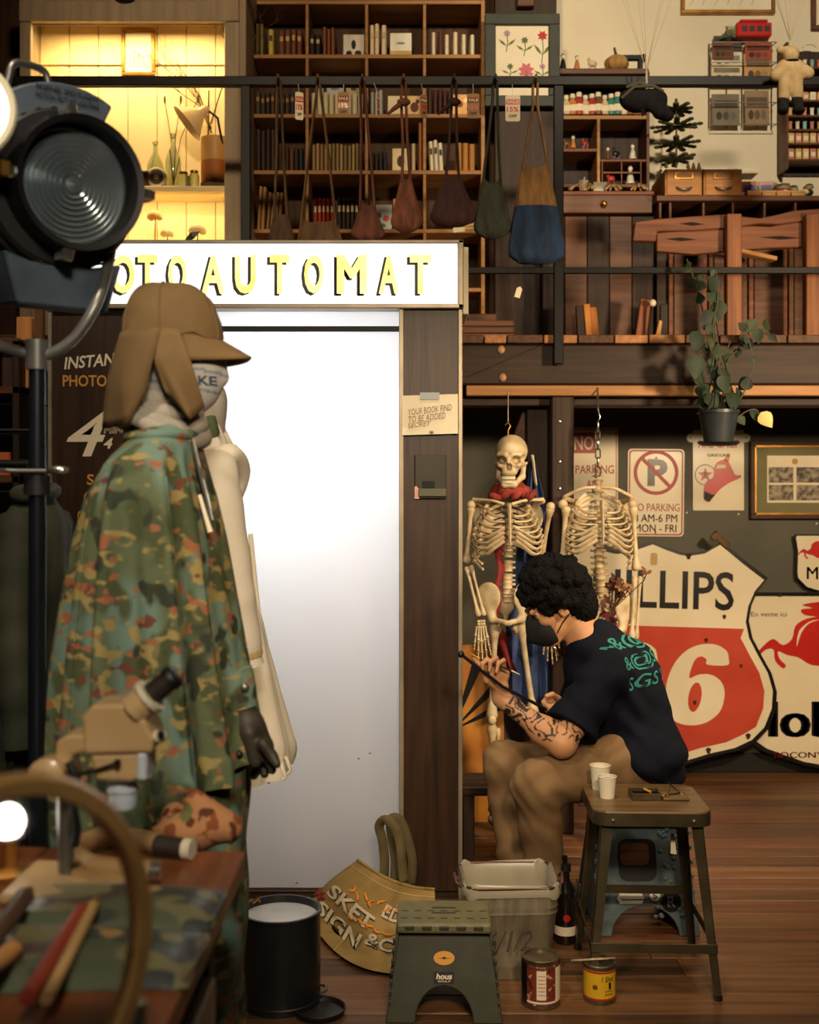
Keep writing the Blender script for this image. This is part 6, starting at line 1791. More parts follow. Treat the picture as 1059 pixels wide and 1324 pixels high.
# ================================================================== the seated sign painter
def build_person():
 J = lambda px, py, d: np.array(at(px, py, d))
 org = at(818, 985, 4.12); org.z = 0
 root = thing('person', 'person in a navy t-shirt, tan trousers and black mask painting while seated', 'person', org)
 O = np.array(org)
 G = lambda px, py, d: J(px, py, d) - O
 pelvis_, waist, chest, upper = G(822, 980, 4.12), G(815, 935, 4.12), G(790, 885, 4.12), G(774, 848, 4.12)
 neckb = G(766, 832, 4.12)
 hipn, hipf = G(812, 988, 4.02), G(812, 986, 4.23)
 kn, kf = G(694, 1012, 3.84), G(654, 988, 4.16)
 an, af = G(706, 1173, 3.97), G(672, 1146, 4.16)
 shn, shf = G(781, 872, 3.96), G(757, 868, 4.28)
 eln, wrn = G(727, 962, 3.83), G(648, 903, 3.90)
 elf, wrf = G(748, 950, 4.22), G(728, 920, 4.06)
 hc = G(716, 781, 4.12)
 Fv = Vector((-.84, -.12, -.50)).normalized(); Lv = Vector((0, -1, 0)); Lv = (Lv - Fv * Lv.dot(Fv)).normalized(); Uv = Lv.cross(Fv) * -1
 if Uv.z < 0:
  Uv = -Uv
 Rh = Matrix((Fv, Lv, Uv)).transposed()
 Rn = np.array(Rh)
 H = lambda f, l, u: hc + Rn @ np.array((f, l, u))
 # --- body: one continuous skin
 it = [(el(H(-.012, 0, .028), (.094, .074, .088), Rh), 0), (el(H(.040, 0, -.045), (.056, .056, .075), Rh), .03), (el(H(.072, 0, -.105), (.028, .030, .024), Rh), .025),
          (rc(H(.088, 0, .005), H(.112, 0, -.032), .009, .014), .012), (el(H(.098, 0, -.034), (.014, .018, .010), Rh), .008),
          (rc(H(.086, -.045, .022), H(.090, .045, .022), .011, .011), .02), (el(H(.092, 0, -.072), (.014, .026, .010), Rh), .010), (el(H(.090, 0, -.084), (.013, .022, .009), Rh), .006)]
 for s in (-1, 1):
  it += [(el(H(.083, s * .032, .003), (.014, .020, .010), Rh), .006, '-'), (el(H(.079, s * .032, .003), (.012, .014, .012), Rh), .004),
               (el(H(-.004, s * .077, -.022), (.020, .009, .032), Rh), .006), (el(H(.002, s * .086, -.020), (.009, .007, .016), Rh), .005, '-'), (el(H(.055, s * .050, -.025), (.03, .018, .022), Rh), .02)]
 it += [(rc(H(-.030, 0, -.06), neckb, .056, .062), .03), (rc(neckb, upper, .062, .085), .04), (rc(upper, chest, .105, .125), .05), (rc(chest, waist, .125, .12), .05), (rc(waist, pelvis_, .12, .135), .05),
           (rc(shn, shf, .062, .062), .05), (rc(shn, eln, .052, .044), .03), (rc(eln, wrn, .044, .029), .02), (el(eln * .72 + wrn * .28, (.05, .045, .045)), .03), (rc(shf, elf, .05, .043), .03), (rc(elf, wrf, .043, .029), .02),
           (rc(hipn, kn, .08, .058), .04), (rc(hipf, kf, .08, .058), .04), (rc(kn, an, .056, .038), .02), (rc(kf, af, .056, .038), .02)]
 for a, dx_ in ((an, 0), (af, 0)):
  it += [(rc(a + (0, 0, -.04), a + (-.15, -.03, -.06), .036, .026), .03)]
 # near hand, closed round a brush, forefinger stretched
 pc1, pc2 = G(646, 890, 3.895), G(643, 872, 3.885)
 it += [(rc(wrn, pc1, .028, .030), .015), (rc(pc1, G(636, 872, 3.875), .024, .015), .012), (rc(pc1, G(652, 872, 3.90), .024, .016), .012), (rc(G(637, 874, 3.875), G(652, 872, 3.90), .017, .017), .012)]
 def finger(*p, r=.0098):
  out = []
  for i in range(len(p) - 1):
   out.append((rc(p[i], p[i + 1], r * (1 - .12 * i), r * (1 - .12 * (i + 1))), .004 if i else .008))
  return out
 it += finger(G(633, 870, 3.87), G(624, 861, 3.85), G(618, 857, 3.845), G(613, 852, 3.845))
 it += finger(G(638, 866, 3.868), G(630, 853, 3.84), G(624, 858, 3.82), G(624, 866, 3.82), r=.0102)
 it += finger(G(645, 865, 3.872), G(641, 851, 3.845), G(634, 856, 3.818), G(633, 867, 3.815), r=.0100)
 it += finger(G(652, 867, 3.89), G(651, 854, 3.862), G(644, 859, 3.832), G(642, 869, 3.826), r=.0090)
 it += finger(G(640, 888, 3.87), G(629, 880, 3.842), G(625, 869, 3.834), G(622, 861, 3.838), r=.0108)
 # far hand gripping the maulstick end
 fp_ = G(718, 912, 4.03)
 it += [(rc(wrf, fp_, .027, .028), .015), (rc(fp_, G(710, 908, 4.01), .026, .02), .012)]
 for i, (dx_, dz_) in enumerate(((0, 0), (3, 5), (6, 10), (9, 15))):
  it += finger(G(708 + dx_ * .6, 902 + dz_, 4.0), G(703 + dx_ * .8, 908 + dz_, 3.97), G(710 + dx_ * .6, 914 + dz_ * .8, 3.955), G(717 + dx_ * .4, 911 + dz_ * .8, 3.965), r=.0098)
 it += finger(G(722, 903, 4.0), G(714, 898, 3.97), G(707, 900, 3.955), r=.011)
 skinc = np.array([lin(198), lin(146), lin(106)]); inkc = np.array([lin(44), lin(38), lin(34)])
 def seg_t(V, a, b):
  ab = b - a; t = ((V - a) @ ab) / ab.dot(ab)
  return t, np.linalg.norm(V - a - np.clip(t, 0, 1)[:, None] * ab, axis=1)
 def paint(V):
  c = np.tile(skinc, (len(V), 1))
  red = np.zeros(len(V))
  t, d = seg_t(V, eln, wrn)
  w = V * 95.0
  n1 = np.sin(w[:, 0] * 1.0 + 1.4 * np.sin(w[:, 2] * .9 + 1)) + np.sin(w[:, 2] * 1.15 + 1.2 * np.sin(w[:, 0] * .8)) + .6 * np.sin((w[:, 0] + w[:, 1] - w[:, 2]) * 1.3)
  lines = np.abs(n1) < .34
  solid = n1 > 1.35
  band = (d < .075) & (t > .60) & (t < .88)
  band2 = (d < .075) & (t > .12) & (t < .60) & (np.sin(V[:, 0] * 31 + V[:, 2] * 43) > -.1)
  c[band & (lines | solid | (n1 < -1.0))] = inkc
  c[band2 & (lines | solid)] = inkc * 1.2
  t2, d2 = seg_t(V, shn, eln)
  b3 = (d2 < .075) & (t2 > .70) & (t2 < .97)
  c[b3 & (lines | solid)] = inkc * 1.2
  # nails and lips keep the skin colour; brows are dark
  q = (V - hc) @ Rn
  c[(np.abs(q[:, 2] - .030) < .006) & (q[:, 0] > .07) & (np.abs(q[:, 1]) > .012) & (np.abs(q[:, 1]) < .05)] = inkc
  e = (np.abs(q[:, 2] - .003) < .0045) & (q[:, 0] > .07) & (np.abs(np.abs(q[:, 1]) - .032) < .013)
  c[e] = np.array([.05, .03, .02])
  return c
 M_skin = mat('skin', S(198, 146, 106), rough=.5, attr='paint', spec=.35)
 b = M_skin.node_tree.nodes['Principled BSDF']; b.inputs['Subsurface Weight'].default_value = .06
 lo = np.array((-.72, -.52, -.02)); hi = np.array((.2, .36, 1.35))
 body = skin_obj('body', union(*it), lo, hi, .0042, M_skin, root, paint)
 # --- t-shirt
 def wr(p, a=.004, f=24.0):
  return a * (np.sin(p[:, 0] * f + 2.2 * np.sin(p[:, 2] * f * .55)) * np.sin(p[:, 2] * f * 1.1 + p[:, 1] * f * .7 + 1.0 * np.sin(p[:, 0] * f * .8)))
 hem = G(738, 942, 3.88)
 sl_axis = (hem - shn) / np.linalg.norm(hem - shn)
 hemf = G(748, 930, 4.24); slf = (hemf - shf) / np.linalg.norm(hemf - shf)
 def cut(f, p0, n):
  return lambda p: np.maximum(f(p), (p - p0) @ n)
 tors = union((rc(neckb + (.006, 0, -.002), upper, .078, .116), 0), (rc(upper, chest, .115, .142), .05), (rc(chest, waist, .142, .138), .05), (rc(waist, pelvis_ + (.01, 0, -.02), 0.142, .162), .05), (rc(shn, shf, .070, .070), .06), (el(G(818, 880, 4.12), (.10, .13, .14)), .06), (rc(neckb, H(-.03, 0, -.06), .062, .060), .02, '-'))
 tors_ = tors; hipw = el(pelvis_ + (.01, 0, .02), (.155, .245, .13))
 tors = cut(lambda p: smin(tors_(p), hipw(p), .05), pelvis_ + (0, 0, -.016), np.array((-.48, 0, -.875)))
 sl1 = cut(rc(shn, hem + sl_axis * .06, .064, .102), hem, sl_axis)
 sl2 = cut(rc(shf, hemf + slf * .06, .064, .098), hemf, slf)
 inner = rc(hem - sl_axis * .015, hem + sl_axis * .1, .066, .075)
 shirt0 = union((tors, 0), (sl1, .05), (sl2, .05), (inner, .004, '-'))
 neck_hole = union((rc(neckb + (-.012, 0, .012), H(-.01, 0, -.09), .060, .064), 0))
 shirt = lambda p: np.maximum(shirt0(p), -neck_hole(p)) + wr(p, .0055, 32) + .004 * np.sin(((p - shn) @ np.array((.6, .2, .75))) * 75 + 2.5 * np.sin(p[:, 0] * 22)) * np.clip(1.4 - np.linalg.norm(p - shn, axis=1) / .22, 0, 1) + .005 * np.sin(p[:, 2] * 60 + p[:, 0] * 45 + 2 * np.sin(p[:, 1] * 20)) * np.clip((.75 - p[:, 2]) / .2, 0, 1)
 M_navy = mat('navy_jersey', S(14, 17, 27), S(19, 23, 34), rough=.85, spec=.12, scale=9, bump=.12)
 sh = skin_obj('t_shirt', shirt, (-.40, -.42, .36), (.25, .38, 1.06), .0058, M_navy, root)
 # back print laid on the cloth
 from mathutils.bvhtree import BVHTree
 bm = bmesh.new(); bm.from_mesh(sh.data); tree = BVHTree.FromBMesh(bm); bm.free()
 M_teal = mat('teal_print', S(70, 170, 160), rough=.7)
 backd = Vector((-.80, .34, -.22)).normalized()
 cen = Vector(G(836, 858, 4.02)) - backd * .5
 xd = Vector((.0, 0, 1)).cross(backd).normalized(); yd = backd.cross(xd); yd = -yd if yd.z < 0 else yd
 if xd.y < 0: xd = -xd
 for s, (u, v), w, h, shr in (('~&@S', (.0, .085), .24, .062, .3), ('&@SS', (.0, .015), .22, .062, .3), ("SGS '11", (.0, -.05), .19, .045, .1)):
  mb = text_mb(s, w, h, Matrix.Identity(4), depth=.0, shear=shr, bold=.01)
  vs = []
  ok = True
  for x, y_, z in mb.v:
   o_ = cen + xd * (x + u) + yd * (y_ + v)
   hit, nrm, idx, dist = tree.ray_cast(o_, backd)
   if hit is None:
    ok = False; break
   vs.append(hit + nrm * .0016)
  if ok:
   mb.v = [tuple(p) for p in vs]
   mb.build('back_print', M_teal, sh, fix=False)
 # --- trousers
 pants0 = union((rc(pelvis_ + (.02, 0, -.03), pelvis_ + (-.02, 0, .02), .142, .135), 0), (rc(hipn, kn, .098, .078), .05), (rc(hipf, kf, .098, .078), .05), (rc(hipn, hipf, .11, .11), .04),
                   (rc(kn, an + (0, 0, .02), .078, .064), .03), (rc(kf, af + (0, 0, .02), .078, .064), .03))
 pants0 = cut(pants0, pelvis_ + (0, 0, .10), np.array((.25, 0, .97)))
 pants1 = cut(pants0, np.array((0, 0, .075)), np.array((0, 0, -1.0)))
 def pants(p):
  tk = np.exp(-((p - kn) ** 2).sum(1) / .02) + np.exp(-((p - kf) ** 2).sum(1) / .02)
  lowz = np.clip((.32 - p[:, 2]) / .2, 0, 1)
  return pants1(p) + wr(p, .0065, 28) + .0030 * tk * np.sin(p[:, 2] * 70 + p[:, 0] * 95 + 2 * np.sin(p[:, 1] * 30)) + .004 * lowz * np.sin(p[:, 2] * 85 + 30 * p[:, 0] + 2 * np.sin(p[:, 1] * 25))
 M_khaki = mat('tan_chino', S(138, 108, 72), S(116, 88, 57), rough=.85, scale=9, bump=.12)
 pn = skin_obj('trousers', pants, (-.72, -.50, .04), (.25, .40, .75), .0062, M_khaki, root)
 for a in (an, af):
  f = union((rc(a + (.02, 0, -.055), a + (-.16, -.03, -.062), .046, .038), 0), (rc(a + (.02, 0, -.03), a + (-.03, 0, -.03), .048, .046), .03))
  f2 = cut(f, np.array((0, 0, .004)), np.array((0, 0, -1.0)))
  skin_obj('shoe', f2, a + (-.26, -.12, -.12), a + (.12, .12, .06), .006, mat('dark_canvas_shoe', S(34, 30, 30), rough=.7), root)
 # --- hair: mass of tight curls
 rg = np.random.default_rng(3)
 hit_ = [(el(H(-.030, 0, .050), (.118, .112, .108), Rh), 0), (el(H(-.078, 0, -.025), (.072, .092, .090), Rh), .03), (el(H(-.070, 0, -.075), (.046, .066, .046), Rh), .03)]
 n = 0
 while n < 150:
  v = rg.normal(size=3); v /= np.linalg.norm(v)
  q = np.array((-.030, 0, .050)) + v * np.array((.118, .112, .108))
  if (q[2] < -.015 and q[0] > -.035) or (q[0] > .055 and q[2] < .05) or q[2] < -.085:
   continue
  hit_.append((el(H(*q), np.full(3, rg.uniform(.014, .026)), Rh), .006)); n += 1
 hit_ += [(el(H(.085, 0, -.03), (.07, .09, .068), Rh), .01, '-'), (el(H(.0, .088, -.032), (.022, .03, .030), Rh), .01, '-'), (el(H(.0, -.088, -.032), (.022, .03, .030), Rh), .01, '-')]
 hf = union(*hit_)
 hair = lambda p: hf(p) + .0035 * np.sin(p[:, 0] * 330 + 3 * np.sin(p[:, 2] * 120)) * np.sin(p[:, 2] * 310 + 2 * np.sin(p[:, 1] * 140)) * 1.0
 M_hair = mat('black_curly_hair', S(8, 7, 7), S(15, 13, 12), rough=.8, spec=.15, scale=60, bump=.8)
 skin_obj('hair', hair, hc - .2, hc + .22, .0046, M_hair, root)
 # --- mask
 mf = union((el(H(.066, 0, -.062), (.066, .062, .062), Rh), 0), (rc(H(.105, 0, -.02), H(.125, 0, -.06), .02, .018), .03), (el(H(.0, 0, -.04), (.06, .2, .2), Rh), .004, '-'))
 mk = skin_obj('face_mask', mf, hc - .2, hc + .2, .0045, mat('black_cotton_mask', S(18, 18, 19), rough=.85), root)
 for s in (1, -1):
  MB().tube([H(.052, s * .056, -.030), H(.02, s * .074, -.012), H(-.01, s * .088, .0)], .0022, 6).build('ear_loop', M_black, mk, smooth=60)
  MB().tube([H(.052, s * .054, -.085), H(.02, s * .074, -.060), H(-.012, s * .088, -.045)], .0022, 6).build('ear_loop', M_black, mk, smooth=60)
 # chain at the collar and ring
 MB().tube([Vector(G(716, 836, 4.0)) + Vector((0, -.003 * math.sin(i), 0)) - Vector((0, 0, i * .006)) + Vector((i * .0035, 0, 0)) for i in range(6)], .0026, 6).build('necklace', M_chrome, root, smooth=60)
 rc_ = Vector(G(642.5, 862, 3.868)); ax_ = (Vector(G(641, 851, 3.845)) - Vector(G(645, 865, 3.872))).normalized()
 Rr = ax_.to_track_quat('Z', 'Y').to_matrix()
 MB().lathe([(.0105, -.003), (.0122, -.003), (.0122, .003), (.0105, .003), (.0105, -.003)], Vector(G(643.3, 859, 3.861)), 18, Rr).build('ring', M_chrome, root, smooth=40)
 return root
person = build_person()
# maulstick and brush
ms1 = thing('maulstick', 'long black maulstick held across the painter lap', 'stick', at(655, 890, 3.86))
o_ = at(655, 890, 3.86)
MB().tube([at(596, 846, 3.80) - o_, at(650, 888, 3.835) - o_, at(712, 920, 3.972) - o_, at(722, 927, 4.0) - o_], .0055, 8).build('shaft', M_blackpl, ms1, smooth=60)
MB().ball(at(596, 846, 3.80) - o_, .012, n=10, m=7).build('tip', M_blackpl, ms1, smooth=60)
br1 = thing('paint_brush', 'thin paint brush with a pale handle end in the raised hand', 'brush', at(640, 862, 3.83))
o_ = at(640, 862, 3.83)
MB().tube([at(620, 852, 3.826) - o_, at(645, 861, 3.832) - o_, at(661, 867, 3.84) - o_], [.0025, .0035, .003], 7).build('handle', M_blackpl, br1, smooth=60)
MB().tube([at(661, 867, 3.84) - o_, at(672, 872, 3.845) - o_], [.003, .0015], 7).build('handle_end', M_white, br1, smooth=60)
MB().tube([at(620, 852, 3.826) - o_, at(608, 844, 3.822) - o_], [.004, .001], 7).build('bristles', M_gold, br1, smooth=60)

# ================================================================== metal work stool and what stands on it
M_olive = mat('olive_stool_steel', S(92, 84, 62), S(66, 58, 42), rough=.38, metal=.55, scale=8, bump=.05)
M_stooltop = wood('worn_stool_top', S(122, 96, 62), S(88, 66, 40), 0, 5.0, .35, .15)
ST = thing('work_stool', 'olive steel shop stool with a worn top beside the painter', 'stool', (at(833, 0, 3.64).x, 3.64, 0), -.04)
SH = .552; hw = .178
rr_ = rrect(2 * hw, 2 * hw * .96, .05, 6)
MB().prism(rr_, frame((0, 0, SH), (1, 0, 0), (0, 1, 0)), .016).build('seat_top', M_stooltop, ST, bevel=.004, seg=2)
sk_ = [(p[0], p[1], SH - .012) for p in rr_]
mb = MB(); n = len(rr_)
mb.sheet([[(p[0] * 1.004, p[1] * 1.004, SH - .006) for p in rr_], [(p[0] * 1.006, p[1] * 1.006, SH - .044) for p in rr_], [(p[0] * .985, p[1] * .985, SH - .044) for p in rr_], [(p[0] * .985, p[1] * .985, SH - .014) for p in rr_]], True)
mb.build('apron', M_olive, ST, smooth=40)
for sx_ in (-1, 1):
 for sy_ in (-1, 1):
  top = Vector((sx_ * .150, sy_ * .145, SH - .016)); bot = Vector((sx_ * .198, sy_ * .196, 0.0))
  # angle-iron leg: two flanges
  mb = MB()
  for (ox, oy, wx, wy) in ((0, 0, .036, .004), (0, 0, .004, .036)):
   vs = []
   for P, s in ((bot, .6), (top, 1.0)):
    x0, x1 = (P.x, P.x - sx_ * wx * s); y0, y1 = (P.y, P.y - sy_ * wy * s)
    vs += [(x0, y0, P.z), (x1, y0, P.z), (x1, y1, P.z), (x0, y1, P.z)]
   mb.add(vs, [(0, 1, 2, 3), (4, 5, 6, 7), (0, 1, 5, 4), (1, 2, 6, 5), (2, 3, 7, 6), (3, 0, 4, 7)])
  lg = mb.build('leg', M_olive, ST)
  MB().cyl(bot + Vector((-sx_ * .01, -sy_ * .01, 0)), bot + Vector((-sx_ * .01, -sy_ * .01, .016)), .013, n=10).build('foot_pad', M_blackpl, lg)
  MB().ball((sx_ * .12, sy_ * .1735, SH - .026), .006, n=8, m=5).build('rivet', M_steel, ST)
for z, w in ((.150, .028),):
 s = .186
 for a, b in (((-s, -s), (s, -s)), ((-s, s), (s, s)), ((-s, -s), (-s, s)), ((s, -s), (s, s))):
  zz = z + (.05 if a[1] > 0 and b[1] > 0 else 0)
  MB().bar((a[0], a[1], zz), (b[0], b[1], zz), .004, w, (0, 0, 1)).build('stretcher', M_olive, ST, bevel=.001)
def on_stool(px, py): # point on the stool top
 d = (CAMZ - SH) * FPX / (py - HOR); return at(px, py, d)
M_cup = mat('white_paper_cup', S(238, 228, 204), rough=.7)
for i, (px, py, r, h, lb) in enumerate(((785, 1031, .029, .066, 'white paper cup with dark paint closer to the stool edge'), (776, 1020, .033, .076, 'taller white paper cup tucked behind the other cup'))):
 p = on_stool(px, py)
 c = thing('paper_cup', lb, 'cup', (p.x, p.y, SH))
 MB().lathe([(0, .003), (r * .74, .003), (r * .74, 0), (r * .78, 0), (r, h), (r * .97, h), (r * .75, .006), (0, .005)], n=26).build('cup_wall', M_cup, c, smooth=40)
 MB().tube([(r * .99 * math.cos(2 * PI * j / 26), r * .99 * math.sin(2 * PI * j / 26), h) for j in range(26)], .0018, 6, closed=True).build('rim', M_cup, c, smooth=60)
 if i == 0:
  MB().lathe([(0, h * .86), (r * .93, h * .86)], n=20).build('paint', mat('black_paint', S(16, 14, 14), rough=.15), c)
# open paint box
pb = thing('paint_box', 'open tin paint box with brushes on the stool top', 'paint box', (on_stool(852, 1036).x, on_stool(0, 1036).y, SH + .0005), -.03)
M_tin = mat('scuffed_tin', S(116, 98, 72), S(84, 68, 48), rough=.4, metal=.6, scale=20)
MB().span((-.082, .0, .0), (.008, .085, .004)).build('tray_floor', M_tin, pb)
for a, b in (((-.082, 0, 0), (.008, .004, .022)), ((-.082, .081, 0), (.008, .085, .022)), ((-.082, 0, 0), (-.078, .085, .022)), ((.004, 0, 0), (.008, .085, .022))):
 MB().span(a, b).build('tray_wall', M_tin, pb, bevel=.001)
for i in range(3):
 MB().span((-.076, .02 + i * .018, .004), (.002, .022 + i * .018, .016)).build('tray_rib', M_black, pb)
MB().span((.012, .0, .0), (.095, .085, .008)).build('lid', M_tin, pb, bevel=.002)
MB().span((.018, .008, .008), (.088, .077, .0085)).build('lid_liner', wood('lid_tan', S(140, 110, 70), S(110, 84, 50), 0), pb)
MB().tube([(-.02, .03, .02), (-.035, .06, .022)], .004, 6).build('cork', M_gold, pb)
for i, (x0, y0, x1, y1) in enumerate(((.02, .02, .075, .05), (.03, .012, .05, .07), (.07, .01, .04, .06))):
 o = thing('paint_brush', ['small brush lying in the paint box lid', 'fine brush lying across the paint box lid', 'dark brush leaning over the paint box lid'][i], 'brush', (pb.location.x, pb.location.y, SH + .0105 + .004 * i))
 MB().tube([(x0, y0, .002), (x1, y1, .002 + .012 * i)], [.0016, .0024], 6).build('handle', M_blackpl if i != 1 else M_tin, o)
 MB().tube([(x0, y0, .002), (x0 * 1.15 - x1 * .15, y0 * 1.15 - y1 * .15, .002)], [.002, .0008], 6).build('bristles', M_gold, o)
# paper tag hanging from the stool
ptg = thing('stool_tag', 'cream paper tag hanging under the stool', 'tag', at(870, 1085, 3.62))
MB().prism([(-.007, -.045), (.012, -.048), (.004, .018), (-.006, .018)], frame((0, 0, 0), (1, 0, 0), (0, 0, 1)), .001).build('slip', M_paper, ptg)
MB().tube([(0, 0, .014), (.0, 0, .10)], .0008, 4).build('string', M_str, ptg)
MB().lathe([(.002, 0), (.0035, 0)], (-.001, -.001, .010), 10, Matrix.Rotation(PI / 2, 3, 'X')).build('eyelet', M_black, ptg)

# ================================================================== folding step stools
def step_stool(name, label, loc, rotz, W, Dp, H, mt, ms, splay=.045, foot=.09, arch=(.16, .12), decals=True, hole=False):
 o = thing(name, label, 'step stool', loc, rotz)
 top = MB().span((-W / 2, -Dp / 2, H - .03), (W / 2, Dp / 2, H)).build('tread', mt, o, bevel=.008, seg=2)
 gx = 7
 for i in range(gx):
  for j, yy in enumerate((-Dp * .28, Dp * .02)):
   MB().box((-W * .42 + W * .84 * i / (gx - 1), yy, H + .0006), (W * .07, .004, .0016)).build('grip_bar', ms, top)
 for yy in (-.012, .03):
  MB().box((0, yy, H + .0006), (W * .26, .009, .002)).build('handle_slot', M_blackpl, top, bevel=.001)
 for i in range(5):
  MB().box((-W * .36 + W * .72 * i / 4, -Dp / 2 - .001, H - .012), (W * .1, .006, .012)).build('hinge', ms, top, bevel=.002)
 # front and back panels with an arch between two feet
 for sgn in (-1, 1):
  y1, y0 = sgn * (Dp / 2 - .012), sgn * (Dp / 2 + splay)
  def out(w0, w1):
   pts = [(-w0 / 2, 0), (-w0 / 2 + foot, 0)]
   pts += [(-arch[0] / 2 * math.cos(a) * (w0 - 2 * foot) / arch[0], arch[1] * math.sin(a)) for a in [PI / 2 * q / 6 * 1.0 for q in range(7)] ][1:]
   pts += [(-x, z) for x, z in reversed(pts[2:-1])]
   pts += [(w0 / 2 - foot, 0), (w0 / 2, 0), (w1 / 2, H - .03), (-w1 / 2, H - .03)]
   return pts
  pts = out(W + .06, W - .01)
  yv = Vector((0, y1 - y0, H - .03)).normalized()
  xv = Vector((1, 0, 0))
  Mx = Matrix.Identity(4); zv = xv.cross(yv)
  for i in range(3):
   Mx[i][0], Mx[i][1], Mx[i][2] = xv[i], yv[i], zv[i]
  Mx[1][3] = y0
  MB().prism(pts, Mx, .012).build('front_panel' if sgn < 0 else 'rear_panel', ms, o, bevel=.003)
  if sgn < 0 and decals:
   dc_ = Mx.copy()
   e = MB().prism([(p[0], p[1] + H * .66) for p in arcpts((0, 0), .030, 0, 345, 23, .019)], Mx @ Matrix.Translation((0, 0, .0012)), .0012).build('gold_badge', M_gold, o)
   MB().prism([(-.02, H * .665), (0, H * .65), (.02, H * .665), (.008, H * .66), (0, H * .675), (-.008, H * .66)][::-1][::-1], Mx @ Matrix.Translation((0, 0, .002)), .0008).build('badge_emblem', M_blackpl, e)
   pq = MB().prism([(p[0], p[1] + H * .46) for p in rrect(.058, .032, .004)], Mx @ Matrix.Translation((0, 0, .0012)), .0012).build('black_badge', M_blackpl, o)
   text('hous', .046, .016, Mx @ Matrix.Translation((0, H * .475, .0016)), M_letterw, pq, depth=.0005, shear=.2, bold=.02)
   text('GOLF', .036, .005, Mx @ Matrix.Translation((0, H * .425, .0016)), M_letterw, pq, depth=.0005)
 # folding side panels with teeth
 for sgn in (-1, 1):
  mb = MB()
  for half in (-1, 1):
   vs = []
   for (z, w) in ((.03, Dp / 2 + splay - .01), (H - .03, Dp / 2 - .015)):
    xx = sgn * ((W / 2 + .02) - (.02 * z / H))
    vs += [(xx, 0, z), (xx, half * w, z), (xx - sgn * .008, half * w, z), (xx - sgn * .008, 0, z)]
   mb.add(vs, [(0, 1, 2, 3), (4, 5, 6, 7), (0, 1, 5, 4), (1, 2, 6, 5), (2, 3, 7, 6), (3, 0, 4, 7)])
  sp_ = mb.build('side_panel', ms, o)
  for i in range(7):
   z = .05 + i * (H - .10) / 6
   w = Dp / 2 + splay - .008 - (splay) * (z / H)
   MB().box((sgn * (W / 2 + .022 - .02 * z / H), -w, z), (.008, .014, .016)).build('hinge_tooth', ms, sp_, bevel=.002)
 return o
M_green1 = mat('olive_green_plastic', S(112, 108, 74), S(98, 94, 64), rough=.5, scale=20, bump=.08)
M_green2 = mat('dark_green_plastic', S(56, 58, 44), S(48, 50, 38), rough=.5, scale=20)
gst = step_stool('step_stool', 'dark green folding step stool on the floor before the tote bag', (at(574, 0, 3.42).x, 3.44, 0), -.02, .275, .20, .265, M_green1, M_green2, .05, .085, (.16, .10))
M_teal1 = mat('grey_teal_plastic', S(92, 108, 112), S(74, 90, 96), rough=.4, scale=24, bump=.1)
M_teal2 = mat('dark_teal_plastic', S(44, 52, 54), S(36, 42, 44), rough=.5, scale=24)
bst = step_stool('step_stool', 'tall grey-blue folding step stool the painter sits on', (at(822, 0, 4.12).x, 4.12, 0), 0.0, .31, .24, .385, M_teal1, M_teal1, .06, .07, (.2, .10), False)
# cobbled grip pattern, handle hole and stickers on its front panel
Hs = .385
def fp_pt(u, v, off=.002):
 y1, y0 = -(.12 - .012), -(.12 + .06)
 t = v / (Hs - .03)
 return Vector((u, y0 + (y1 - y0) * t - off, v))
MB().prism(rrect(.13, .14, .03, 5), frame(fp_pt(-.02, .245, .0015), (1, 0, 0), (0, (.072) / .355, 1)), .002).build('handle_recess', M_blackpl, bst)
MB().prism(rrect(.10, .075, .02, 5), frame(fp_pt(-.03, .265, .003), (1, 0, 0), (0, .2, 1)), .002).build('recess_lining', M_floor[0], bst)
rgx = random.Random(5)
for i in range(70):
 u, v = rgx.uniform(.035, .165), rgx.uniform(.05, .345)
 if u > .16 + .02 * (1 - v / .35) - .02 or (u < .055 and .16 < v < .33):
  continue
 MB().ball(fp_pt(u, v, .001), (.009, .003, .008), n=7, m=4).build('grip_pebble', M_teal1, bst, smooth=60)
M_stk = mat('white_sticker', S(236, 228, 214), rough=.6)
MB().prism([(-.045, .03), (-.05, .012), (-.04, 0), (-.05, -.012), (-.04, -.03), (.035, -.03), (.045, -.012), (.036, 0), (.046, .012), (.04, .03)][::-1], frame(fp_pt(-.045, .135, .004), (1, 0, 0), (0, .2, 1)), .002).build('white_sticker', M_stk, bst)
MB().span((-.085, -.205, .132), (-.005, -.175, .136)).build('sticker_stripe', M_signk, bst)
MB().prism(arcpts((0, 0), .018, 0, 345, 23), frame(fp_pt(.035, .132, .004), (1, 0, 0), (0, .2, 1)), .002).build('round_sticker', M_stk, bst)
text('S', .015, .018, frame(fp_pt(.035, .132, .0062), (1, 0, 0), (0, .2, 1)), M_ink, bst, depth=.0005)
MB().prism(arcpts((0, 0), .034, 0, 345, 23), frame(fp_pt(.09, .112, .004), (1, 0, 0), (0, .2, 1)), .002).build('black_sticker', M_signk, bst)
text('R', .026, .034, frame(fp_pt(.09, .112, .0062), (1, 0, 0), (0, .2, 1)), M_teal1, bst, depth=.0005)

